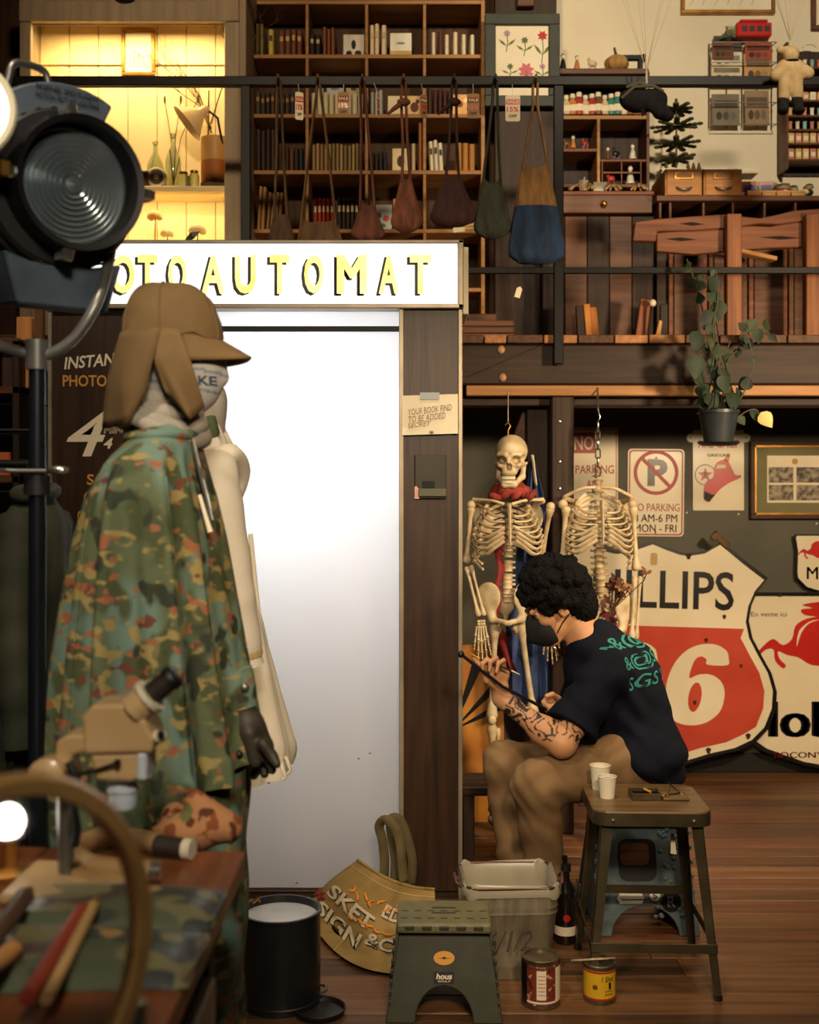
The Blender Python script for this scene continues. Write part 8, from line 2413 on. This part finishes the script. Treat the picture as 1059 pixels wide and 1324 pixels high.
# seam lines, buttons, zip
for a in (-1.05, -2.2):
 MB().tube([poncho_pt(a + .04 * math.sin(t * 3), t) + Vector((0, -.002, 0)) for t in [.16 + .8 * i / 24 for i in range(25)]], .0022, 5).build('seam', FLECK, mq, smooth=60)
zp = [mg_(246, 566, -.06), mg_(255, 600, -.07), mg_(265, 640, -.08), mg_(272, 672, -.09)]
MB().tube(smooth_path(zp, 5), .007, 8).build('zip_placket', M_blackpl, mq, smooth=60)
MB().tube(smooth_path([p + Vector((.006, -.008, 0)) for p in zp], 5), .0028, 6).build('zip_teeth', M_steel, mq, smooth=60)
MB().tube([mg_(258, 640, -.10), mg_(266, 668, -.105), mg_(272, 688, -.105)], [.004, .0045, .006], 8).build('zip_pull', M_cream, mq, smooth=60)
for a, t in ((-1.0, .965), (-1.75, .97), (-2.5, .97), (-.3, .965)):
 p = poncho_pt(a, t)
 MB().ball(p, (.009, .009, .009), n=10, m=6).build('snap_button', M_blackpl, mq, smooth=60)
# yoke seam collar
MB().tube([poncho_pt(2 * PI * i / 40, .045) for i in range(40)], .012, 8, closed=True).build('collar', FLECK, mq, smooth=60)
# scarf round the neck
M_wrap = mat('grey_wrap_cloth', S(178, 170, 158), S(150, 142, 130), rough=.9, scale=12, bump=.3)
for j in range(4):
 pts = [mg_(210, 556 - 13 * j) + Vector((math.cos(a) * (.080 - .012 * j) + .004 * j, math.sin(a) * (.078 - .010 * j), .012 * math.sin(2 * a + j) - .02 * math.cos(a))) for a in [2 * PI * i / 30 for i in range(30)]]
 MB().tube(pts, [.020 + .004 * math.sin(4 * 2 * PI * i / 30 + j) for i in range(30)], 10, closed=True).build('neck_wrap', M_wrap, mq, smooth=70)
# head
hq = mg_(243, 470); hqn = np.array(hq)
fh = union((el(tuple(hq + Vector((-.02, 0, .02))), (.088, .072, .10)), 0), (el(tuple(hq + Vector((.020, 0, -.020))), (.055, .055, .080)), .03), (rc(tuple(hq + Vector((.064, 0, -.005))), tuple(hq + Vector((.072, 0, -.03))), .008, .011), .02), (rc(tuple(hq + Vector((-.03, 0, -.06))), tuple(mg_(212, 560)), .055, .06), .03))
def headpaint(V):
 z = V[:, 2] - hq.z
 c = np.tile(np.array([lin(186), lin(182), lin(176)]), (len(V), 1))
 blue = np.array([lin(120), lin(136), lin(150)])
 zz = z + .18 * (V[:, 0] - hq.x)
 for b in (-.012, -.052):
  c[np.abs(zz - b) < .0028] = blue
 return c
hd_ = skin_obj('head', fh, hqn - (.14, .12, .2), hqn + (.13, .12, .15), .005, mat('head_cloth', S(186, 182, 176), rough=.85, attr='paint', bump=.2, scale=40), mq, headpaint)
from mathutils.bvhtree import BVHTree
bm = bmesh.new(); bm.from_mesh(hd_.data); htree = BVHTree.FromBMesh(bm); bm.free()
mb = text_mb('KE', .034, .019, Matrix.Identity(4), depth=0, bold=.03)
vs = []
for x, y_, z in mb.v:
 hit, nrm, i_, d_ = htree.ray_cast(hq + Vector((.048 + x, -.5, -.040 + y_)), Vector((0, 1, 0)))
 vs.append(tuple((hit + nrm * .0012) if hit is not None else (hq + Vector((.05, 0, -.03)))))
mb.v = vs
mb.build('printed_letters', mat('faded_blue_print', S(92, 116, 142), rough=.8), hd_, fix=False)
# cap
M_cap = mat('brown_cap_cotton', S(124, 98, 60), S(104, 80, 48), rough=.85, scale=7, bump=.2)
cc_ = mg_(219, 440)
NC = 40
rows = []
for j in range(13):
 e = PI / 2 * j / 12
 zz = math.sin(e) * .116; rr = math.cos(e) ** .62
 rows.append([cc_ + Vector((math.cos(a) * (.104 + .008 * math.cos(a)) * rr - .006 * math.sin(e), math.sin(a) * .092 * rr, zz + (.005 * math.sin(5 * a + j * 1.3) + .003 * math.sin(11 * a - j * 2.1)) * (1 - j / 12))) for a in [2 * PI * i / NC for i in range(NC)]])
MB().sheet(rows, True).build('cap_crown', M_cap, mq, smooth=70)
for a in (-PI / 2, -.35, -PI * .8, PI / 2):
 pts = [cc_ + Vector((math.cos(a) * (.106 + .008 * math.cos(a)) * math.cos(e) ** .62 - .006 * math.sin(e), math.sin(a) * .094 * math.cos(e) ** .62, math.sin(e) * .117)) for e in [PI / 2 * q / 10 for q in range(11)]]
 MB().tube(pts, .0018, 5).build('cap_seam', M_cap, mq, smooth=60)
rows = []
for j in range(8):
 t = j / 7
 rows.append([cc_ + Vector((math.cos(a) * (.100 + .070 * t * math.cos(a) ** .8), math.sin(a) * (.090 + .008 * t), .006 - .040 * t - .018 * math.sin(abs(a)) * t)) for a in [(-1.15 + 2.3 * i / 18) for i in range(19)]])
bro = MB().sheet(rows).build('cap_brim', M_cap, mq, smooth=70); bro.modifiers.new('thickness', 'SOLIDIFY').thickness = .005
# neck flap, longest at the back and at the cheek
def flap(a0, a1, bot, name, m=M_cap):
 rows = []
 for j in range(12):
  t = j / 11
  r_ = []
  for i in range(17):
   u = i / 16; a = math.radians(a0 + (a1 - a0) * u)
   bp = bot(u)
   top = cc_ + Vector((math.cos(a) * (.107 + .008 * math.cos(a)), math.sin(a) * .095, .012))
   low = mg_(bp[0], bp[1]); low.y = bp[2]
   p = top.lerp(low, t)
   p += Vector((math.cos(a), math.sin(a), 0)) * (.012 * math.sin(PI * t) + .006 * math.sin(9 * u + 3 * t) * t)
   r_.append(p)
  rows.append(r_)
 o = MB().sheet(rows).build(name, m, mq, smooth=70); o.modifiers.new('thickness', 'SOLIDIFY').thickness = .004
def bot_back(u):   # from near side round the back to the far side
 return (np.interp(u, (0, .2, .45, 1), (205, 178, 133, 190)), np.interp(u, (0, .2, .45, 1), (512, 552, 554, 540)), np.interp(u, (0, .2, .45, 1), (-.105, -.11, .0, .11)))
flap(-88, -268, bot_back, 'neck_flap')
def bot_cheek(u):
 return (np.interp(u, (0, .5, 1), (273, 258, 226)), np.interp(u, (0, .5, 1), (531, 546, 512)), np.interp(u, (0, .5, 1), (-.075, -.095, -.104)))
flap(-70, -104, bot_cheek, 'cheek_flap')
# gloved hand below the poncho edge
hg = lambda px, py, d=2.36: np.array(at(px, py, d) - Vector(mq.location))
it = [(rc(hg(306, 905), hg(322, 940), .030, .028), 0), (rc(hg(322, 940), hg(338, 966), .030, .026), .02), (rc(hg(322, 948, 2.33), hg(330, 985, 2.33), .018, .013), .012)]
for a, b, c, d in (((340, 962), (352, 978), (358, 988), 2.32), ((338, 968), (349, 984), (352, 996), 2.345), ((334, 972), (342, 990), (342, 1001), 2.37), ((330, 975), (334, 992), (328, 1003), 2.39)):
 it += [(rc(hg(a[0], a[1], d), hg(b[0], b[1], d), .0125, .0115), .008), (rc(hg(b[0], b[1], d), hg(c[0], c[1], d - .01), .0115, .009), .004)]
skin_obj('gloved_hand', union(*it), hg(322, 950) - (.10, .12, .14), hg(322, 950) + (.10, .12, .11), .0045, mat('dark_glove', S(62, 56, 46), S(48, 42, 34), rough=.6, scale=14, bump=.2), mq)
MB().tube([hg(300, 868), hg(306, 890), hg(311, 915)], [.042, .040, .036], 16).build('sleeve_cuff', FLECK, mq, smooth=50)
MB().ball(Vector(hg(316, 889, 2.325)), (.010, .008, .010), n=10, m=6).build('cuff_button', M_steel, mq, smooth=60)
# legs, feet and stand
for s, dy in ((0, -.08), (1, .09)):
 rows = []
 for j in range(24):
  t = j / 23
  z = .95 - .90 * t
  rows.append([Vector((at(274, 0, PDm).x - mq.location.x - .012 * s + (.078 - .018 * t + .005 * math.sin(j * .9 + 3 * a)) * math.cos(a), dy + (.085 - .02 * t) * math.sin(a), z)) for a in [2 * PI * i / 24 for i in range(24)]])
 MB().sheet(rows, True).build('trouser_leg', FLECK, mq, smooth=70)
 lx = at(274, 0, PDm).x - mq.location.x - .012 * s
 f = union((rc((lx - .02, dy, .05), (lx + .16, dy - .01, .045), .048, .04), 0))
 skin_obj('boot', lambda p, f=f: np.maximum(f(p), .016 - p[:, 2]), (lx - .12, dy - .1, 0), (lx + .26, dy + .1, .14), .008, mat('dark_glove', S(62, 56, 46)), mq)
MB().lathe([(0, 0), (.24, 0), (.24, .012), (0, .016)], (at(274, 0, PDm).x - mq.location.x + .04, 0, 0), 32).build('stand_base', M_black, mq)

# spotted liner cloth bulging at the table back
sp = thing('spotted_cloth', 'brown spotted camouflage cloth bunched at the table end', 'cloth', at(250, 1098, 2.0))
SPOT = layered('brown_spot_camo', S(196, 138, 92), [(S(150, 84, 50), 34, .55, .04, 3, (1, 1, 1)), (S(100, 58, 36), 38, .60, .04, 9, (1, 1, 1)), (S(120, 120, 70), 30, .64, .03, 15, (1, 1, 1))], .8, .2)
q_ = lambda px, py, dy=0: np.array(at(px, py, 2.03 + dy) - Vector(sp.location))
f = union((rc(q_(200, 1082), q_(250, 1075), .018, .028), 0), (rc(q_(250, 1075), q_(292, 1073), .034, .020), .02), (rc(q_(248, 1035), q_(262, 1070), .012, .03), .03), (rc(q_(246, 1030), q_(300, 1066), .008, .014), .03), (rc(q_(230, 1060, .05), q_(290, 1075, .08), .03, .02), .03))
skin_obj('folded_cloth', lambda p: f(p) + .003 * np.sin(p[:, 0] * 60 + 40 * p[:, 2]), q_(250, 1060) - (.14, .10, .09), q_(250, 1060) + (.12, .16, .09), .005, SPOT, sp)

# ================================================================== second mannequin in a white anorak
ADm = 2.95
am = thing('mannequin', 'mannequin in a pale cream hooded anorak behind the poncho', 'mannequin', (at(290, 0, ADm).x, ADm, 0))
def ag(px, py, dy=0.0): return at(px, py, ADm + dy) - Vector(am.location)
AY = [540, 560, 585, 610, 640, 700, 760, 850, 920, 965, 995]
AL = [240, 232, 222, 214, 210, 208, 212, 220, 226, 232, 238]
AR = [282, 292, 304, 309, 303, 317, 328, 347, 364, 376, 372]
AD_ = [.07, .10, .15, .19, .20, .19, .19, .2, .21, .215, .21]
M_anorak = mat('cream_anorak_cotton', S(236, 228, 212), S(220, 210, 188), rough=.85, scale=7, bump=.25)
rows = []
for j in range(52):
 t = j / 51; py = 540 + 455 * t
 xl, xr, de = np.interp(py, AY, AL), np.interp(py, AY, AR), np.interp(py, AY, AD_)
 r_ = []
 for i in range(90):
  a = 2 * PI * i / 90
  p = ag((xl + xr) / 2 + (xr - xl) / 2 * math.cos(a), py); p.y += de * math.sin(a)
  w = .010 * (.4 + t) * (math.sin(8 * a + 5 * t) * .6 + .5 * math.sin(15 * a + 9 * t) + .6 * math.sin(28 * t + 3 * a) * math.exp(-((t - .25) / .15) ** 2) + .5 * math.sin(40 * t + 2 * a) * (t > .93))
  p += Vector((math.cos(a), math.sin(a), 0)) * w
  r_.append(p)
 rows.append(r_)
rows += [[p + Vector((-.02 * math.cos(2 * PI * i / 90), -.02 * math.sin(2 * PI * i / 90), .02)) for i, p in enumerate(rows[-1])]]
MB().sheet(rows, True).build('anorak', M_anorak, am, smooth=80)
for j, (r0, z_) in enumerate(((.058, 0), (.05, .03), (.044, .052))):
 pts = [ag(250, 560) + Vector((math.cos(a) * r0, math.sin(a) * r0, z_ + .016 * math.cos(a))) for a in [2 * PI * i / 26 for i in range(26)]]
 MB().tube(pts, [.015 + .004 * math.sin(5 * 2 * PI * i / 26 + j) for i in range(26)], 8, closed=True).build('hood_fold', M_anorak, am, smooth=70)
MB().tube(smooth_path([ag(258, 600, -.14), ag(285, 592, -.16), ag(300, 590, -.12), ag(309, 612, -.05), ag(300, 640, -.02)], 5), [.03] * 21, 8).build('collar_fold', M_anorak, am, smooth=70)
f = union((el(tuple(ag(266, 520)), (.05, .05, .07)), 0), (rc(tuple(ag(266, 520)), tuple(ag(264, 575)), .045, .055), .03))
skin_obj('neck_form', f, np.array(ag(266, 540)) - .16, np.array(ag(266, 540)) + .16, .007, M_wrap, am)
MB().tube([ag(272, 540, -.06), ag(275, 560, -.075), ag(270, 574, -.08)], [.014, .018, .012], 8).build('green_tie', mat('green_tie_cloth', S(76, 90, 56), rough=.8), am, smooth=60)
def sleeve(pts, r, name, m=M_anorak):
 P = smooth_path(pts, 9)
 n = len(P)
 rr = [np.interp(i / (n - 1), (0, .5, .92, .93, 1), r) * (1 + .018 * math.sin(i * .9)) for i in range(n)]
 return MB().tube(P, rr, 20).build(name, m, am, smooth=70)
sl = sleeve([ag(268, 606, -.17), ag(278, 660, -.24), ag(292, 745, -.27), ag(302, 800, -.27), ag(316, 862, -.26)], (.072, .062, .052, .044, .046), 'sleeve')
MB().lathe([(.049, -.012), (.051, 0), (.049, .012)], ag(312, 846, -.262), 20, (ag(316, 862) - ag(302, 800)).normalized().to_track_quat('Z', 'Y').to_matrix()).build('cuff_band', mat('tan_cuff', S(196, 170, 120), rough=.8), sl)
MB().ball(ag(319, 876, -.27), (.014, .012, .012), n=10, m=7).build('cord_stopper', M_steel, am, smooth=60)
MB().tube(smooth_path([ag(324, 690, -.02), ag(333, 780, -.03), ag(338, 830, -.03), ag(332, 880, -.05)], 6), .006, 7).build('front_seam', M_anorak, am, smooth=60)
MB().prism([(ag(a, 0).x, ag(0, b).z) for a, b in ((308, 690), (326, 700), (330, 760), (312, 770))][::-1], frame((0, -.20, 0)), .012).build('pocket_flap', mat('tan_patch', S(206, 186, 144), rough=.85), am, bevel=.004)
for a, b in (((372, 985), (376, 1000)), ((352, 992), (350, 1012)), ((364, 990), (370, 1008))):
 MB().tube([ag(a[0] - 3, a[1] - 6, -.10), ag(a[0], a[1], -.11), ag(b[0], b[1] - 4, -.11), ag(b[0] - 4, b[1], -.11)], .0045, 6).build('hem_cord', M_anorak, am, smooth=60)
MB().cyl((0, 0, .015), (0, 0, .75), .018, n=12).build('stand_pole', M_black, am)
MB().lathe([(0, 0), (.2, 0), (.2, .012), (0, .018)], n=30).build('stand_base', M_black, am)

# ================================================================== stage lamp on its stand
FD = 2.32
sl_ = thing('stage_lamp', 'old black and blue-grey fresnel stage lamp on a tall stand', 'stage lamp', (at(48, 0, FD).x, FD, 0))
def fg_(px, py, dy=0.0): return at(px, py, FD + dy) - Vector(sl_.location)
M_lampblue = mat('blue_grey_enamel', S(96, 108, 122), S(76, 86, 98), rough=.45, metal=.2, scale=9, bump=.05)
M_lampblk = mat('sooty_black', S(26, 25, 26), S(38, 36, 36), rough=.5, metal=.3, scale=9)
axl = Vector((.62, -.77, -.10)).normalized()           # where the lens looks
Ra = axl.to_track_quat('Z', 'Y').to_matrix()
fc = fg_(107, 236, -.06)                                  # centre of the front rim
k = FD / FPX
def L_(prof, nm, m, base=fc, n=44, parent=sl_, sm=40): return MB().lathe(prof, base, n, Ra).build(nm, m, parent, smooth=sm)
rim = L_([(.124, 0), (.130, .002), (.130, -.075), (.126, -.08), (.118, -.075), (.118, -.002), (.124, 0)], 'barrel', M_lampblk)
prof = [(0, -.040)]
for i in range(9):
 r0 = .016 + i * .0105
 prof += [(r0, -.044 - i * .0012), (r0 + .0006, -.051 - i * .0012), (r0 + .0100, -.0425 - i * .0014)]
prof += [(.117, -.058)]
lens = L_(prof, 'fresnel_lens', mat('dark_lens_glass', S(128, 138, 142), S(150, 160, 164), rough=.22, spec=.9, coat=.6, metal=.55), sm=25)
L_([(0, -.072), (.05, -.073), (.10, -.078), (.116, -.08)], 'lens_backing', M_lampblk)
# housing: drum and front plate behind the barrel
hc_ = fc - axl * .09 + Vector((-.006, 0, -.004))
L_([(.118, .02), (.150, .018), (.158, .010), (.158, -.01), (.165, -.014), (.165, -.045), (.150, -.05), (.150, -.14), (.165, -.145), (.165, -.175), (.10, -.19), (0, -.195)], 'drum_housing', M_lampblk, hc_)
xl_ = Ra @ Vector((1, 0, 0)); yl_ = Ra @ Vector((0, 1, 0))
upv = (Vector((0, 0, 1)) - axl * axl.z).normalized(); sdv = upv.cross(axl).normalized() * -1
if sdv.x < 0: sdv = -sdv
def lpl(u, v, w=0.0): return hc_ + sdv * u + upv * v + axl * w
def lprism(pts, w, th, nm, m, parent=sl_, bev=.004):
 Mx = Matrix.Identity(4)
 o0 = lpl(0, 0, w)
 for i in range(3):
  Mx[i][0], Mx[i][1], Mx[i][2], Mx[i][3] = sdv[i], upv[i], axl[i], o0[i]
 pts2 = pts if sdv.cross(upv).dot(axl) > 0 else pts[::-1]
 return MB().prism(pts2, Mx, th).build(nm, m, parent, bevel=bev)
topp = arcpts((0, 0), .205, 128, 62, 12) + arcpts((0, 0), .135, 60, 130, 12)
lprism(topp[::-1], .012, .16, 'top_vent', M_lampblue)
for i in range(5):
 a = math.radians(76 + i * 12)
 lprism(arcpts((math.cos(a) * .150, math.sin(a) * .150), .0085, 0, 342, 19)[::1], .014, .003, 'vent_hole', M_blackpl, bev=0)
lprism([(-.085, -.235), (.105, -.235), (.130, -.135), (.06, -.150), (-.06, -.150), (-.115, -.135)], .012, .15, 'lower_vent', M_lampblue)
for i in range(4):
 a = math.radians(-105 + i * 12)
 lprism(arcpts((math.cos(a) * .150, math.sin(a) * .150), .0075, 0, 342, 19), .014, .003, 'vent_hole', M_blackpl, bev=0)
for s, z_ in (('FRESNEL SPOTLIGHT', .188), ('MOTION PICTURE LIGHTING', .172)):
 Mx = Matrix.Identity(4); o0 = lpl(0, z_, .0135)
 for i in range(3):
  Mx[i][0], Mx[i][1], Mx[i][2], Mx[i][3] = sdv[i], upv[i], axl[i], o0[i]
 text(s, .13, .009, Mx @ Matrix.Translation((0, -.0, 0)), M_lampblk, sl_, 'cast_lettering', depth=.001)
# handle on top
MB().tube(smooth_path([lpl(-.11, .185, -.02), lpl(-.10, .225, -.02), lpl(-.07, .235, -.03), lpl(-.03, .232, -.04), lpl(-.018, .205, -.04)], 6), .0075, 9).build('handle', M_steel, sl_, smooth=60)
# clips round the rim
for a, r_ in ((100, .135), (0, .142), (180, .142), (262, .140)):
 a = math.radians(a)
 u, v = math.cos(a) * r_, math.sin(a) * r_
 c0 = fc + sdv * u + upv * v
 Mc = Matrix((sdv * math.cos(a) + upv * math.sin(a), sdv * -math.sin(a) + upv * math.cos(a), axl)).transposed()
 MB().box(c0 - axl * .03, (.026, .024, .04), Mc).box(c0 - axl * .006, (.030, .020, .006), Mc).build('rim_clip', M_chrome if a < 6 else M_steel, sl_, bevel=.003)
MB().box(fc - axl * .03 + sdv * -.155, (.02, .03, .09), Ra).build('door_hinge', M_brass, sl_, bevel=.003)
# yoke and post
yp = [fg_(150, 250, .17), fg_(146, 300, .13), fg_(141, 335, .08), fg_(128, 385, .01), fg_(98, 435, 0), fg_(60, 459, 0), fg_(25, 455, 0), fg_(-20, 435, .01), fg_(-52, 380, .02), fg_(-60, 300, .03), fg_(-58, 240, .04)]
MB().tube(smooth_path(yp, 7), .0115, 12).build('yoke', mat('grey_yoke_pipe', S(136, 134, 128), S(110, 108, 102), rough=.4, metal=.6, scale=14), sl_, smooth=60)
MB().cyl(fg_(48, 440), fg_(48, 478), .024, .022, 16).build('yoke_socket', MATS['grey_yoke_pipe'], sl_, smooth=40)
MB().ball(fg_(48, 444, -.0), (.010, .010, .012), n=10, m=6).build('spigot', M_brass, sl_, smooth=60)
MB().cyl(fg_(48, 478), Vector((0, 0, .05)), .0165, .019, 18).build('post', mat('blue_black_post', S(26, 30, 36), S(34, 38, 46), rough=.35, metal=.5), sl_, smooth=40)
MB().cyl(fg_(48, 615), fg_(48, 640), .026, n=16).build('height_clamp', M_lampblk, sl_, smooth=40)
MB().tube([fg_(-30, 606, -.03), fg_(20, 609, -.03), fg_(60, 609, -.03)], .0045, 8).build('clamp_screw', M_steel, sl_, smooth=60)
MB().ball(fg_(74, 608, -.03), (.024, .010, .009), n=12, m=8).build('wing_handle', M_chrome, sl_, smooth=60)
for a in (1.2, 3.3, 5.2):
 MB().tube([(0, 0, .22), (math.cos(a) * .42, math.sin(a) * .42, .012)], .010, 10).build('tripod_leg', M_black, sl_, smooth=60)
# second lamp: lit disc at the frame edge
gl = thing('disc_lamp', 'round glowing lamp cut by the frame beside the stage lamp', 'lamp', at(-48, 140, 2.1))
Rg = Vector((.25, -.97, 0)).normalized().to_track_quat('Z', 'Y').to_matrix()
MB().lathe([(0, 0), (.080, 0), (.082, -.004)], n=40, R=Rg).build('diffuser', mat('lit_diffuser', (1.0, .86, .66, 1), emit=2.2), gl)
MB().lathe([(.080, .006), (.090, .006), (.094, 0), (.09, -.03), (.04, -.08), (0, -.085)], n=40, R=Rg).build('lamp_housing', M_cream, gl, smooth=40)
MB().tube([(0, .09, 0), (0, .14, -.3), (0, .14, -1.0), (0, .14, CAMZ * 0 - at(0, 140, 2.1).z + .02)], .010, 8).build('stand_pole', M_black, gl, smooth=60)
MB().lathe([(0, 0), (.14, 0), (.14, .012), (0, .02)], (0, .14, -at(0, 140, 2.1).z), 24).build('stand_base', M_black, gl)

# ================================================================== clothes rail with jackets, far left
RD = 3.2
cr = thing('clothes_rail', 'dark steel clothes rail beside the stage lamp', 'clothes rail', (at(0, 0, RD).x, RD, 0))
zr = CAMZ + (HOR - 600) / FPX * RD
MB().cyl((-.9, 0, zr), (.10, 0, zr), .012, n=12).build('rail', M_black, cr, smooth=40)
for x_ in (-.88, .08):
 MB().cyl((x_, 0, .02), (x_, 0, zr), .012, n=12).build('upright', M_black, cr, smooth=40)
 MB().span((x_ - .02, -.25, 0), (x_ + .02, .25, .03)).build('foot', M_black, cr, bevel=.003)
M_jk = [mat('jacket_%d' % i, S(*a), S(*b), rough=.85, scale=7, bump=.25) for i, (a, b) in enumerate((((58, 60, 40), (40, 42, 28)), ((44, 48, 36), (30, 34, 24)), ((54, 54, 38), (40, 40, 28))))]
for q, (px, dd, w, lb) in enumerate(((46, 3.2, 68, 'dark olive field jacket hanging behind the lamp post'), (-64, 3.2, 60, 'dark green jacket cut by the frame on the clothes rail'))):
 jk = thing('jacket', lb, 'jacket', (at(px, 0, dd).x, RD, zr - .028), PI / 2)
 kk_ = dd / FPX
 rows = []
 for j in range(26):
  t = j / 25
  hw = np.interp(t, (0, .05, .14, .3, 1), (.03, .08, .19, .21, .26)) * .8
  dw = np.interp(t, (0, .1, 1), (.04, .09, .12))
  rows.append([Vector((hw * math.cos(a) + .034 * t * math.sin(7 * a + q + 2 * t), dw * math.sin(a) + .030 * t * math.sin(11 * a + 3 * t + q), -.045 - .86 * t)) for a in [2 * PI * i / 48 for i in range(48)]])
 MB().sheet(rows, True).build('jacket_body', M_jk[q], jk, smooth=70)
 for s in (-1, 1):
  P = smooth_path([(s * .13, 0, -.12), (s * .20, -.01, -.30), (s * .23, -.03, -.50), (s * .235, -.05, -.70)], 6)
  MB().tube(P, [.055 + .006 * math.sin(i * 1.9) for i in range(len(P))], 14).build('sleeve', M_jk[q], jk, smooth=70)
 MB().tube([(0.07 * math.cos(a), .05 * math.sin(a), -.05 + .012 * math.cos(a)) for a in [2 * PI * i / 20 for i in range(20)]], .018, 8, closed=True).build('collar', M_jk[q], jk, smooth=60)
 MB().tube([(0, 0, -.05), (0, 0, .0), (.012, 0, .014), (0, 0, .028), (-.012, 0, .018)], .0025, 6).build('hanger_hook', M_steel, jk, smooth=60)
# wire basket panel and shelf stack in the dark corner
wb = thing('wire_panel', 'black wire grid panel in the dark corner', 'wire panel', at(10, 640, 3.6))
wm = MB()
for i in range(6):
 wm.tube([(-.12 + i * .045, 0, -.1), (-.12 + i * .045, 0, .2)], .003, 5)
for j in range(4):
 wm.tube([(-.13, 0, -.08 + j * .09), (.115, 0, -.08 + j * .09)], .003, 5)
wm.build('wire_mesh', M_black, wb)
MB().tube([(-.13, 0, -.10), (.10, 0, -.10), (.115, 0, -.08), (.115, 0, .18), (.10, 0, .2), (-.13, 0, .2)], .006, 7).build('wire_frame', M_black, wb, smooth=60)
for x_ in (-.11, .10):
 MB().cyl((x_, .01, -.1), (x_, .01, -at(10, 640, 3.6).z), .008, n=8).build('panel_leg', M_black, wb)
shf_ = thing('storage_shelf', 'dark wooden storage shelf left of the booth', 'shelf', (at(0, 0, 5.0).x - .25, 4.95, 0))
for z_ in (.5, 1.1, 1.55, 1.92, 2.12):
 MB().span((-.45, -.15, z_), (.40, .12, z_ + .03)).build('shelf', M_brownwood, shf_, bevel=.003)
for x_ in (-.45, .37):
 MB().span((x_, -.15, 0), (x_ + .03, .12, 2.14)).build('side_board', M_post, shf_, bevel=.003)
for i, (px, w, h, c, zb, lb) in enumerate(((33, 20, .30, (196, 130, 70), 1.95, 'pale orange board standing on the dark storage shelf'), (52, 10, .34, (110, 70, 40), 1.95, 'narrow brown board beside the pale orange one'), (12, 16, .22, (60, 40, 30), 1.95, 'dark box on the storage shelf'), (8, 14, .10, (190, 100, 60), 1.58, 'small orange box lower on the storage shelf'))):
 o = MB().span((-w * .0033 / 2, -.02, 0), (w * .0033 / 2, .02, h)).build('stored_board' if 'board' in lb else 'stored_box', wood('stored_%d' % i, S(*c), S(*[min(255, int(v * 1.2)) for v in c]), 2), bevel=.004)
 o.location = (at(px, 0, 4.9).x, 4.9, zb)
 tag(o, lb, 'board' if 'board' in lb else 'box')
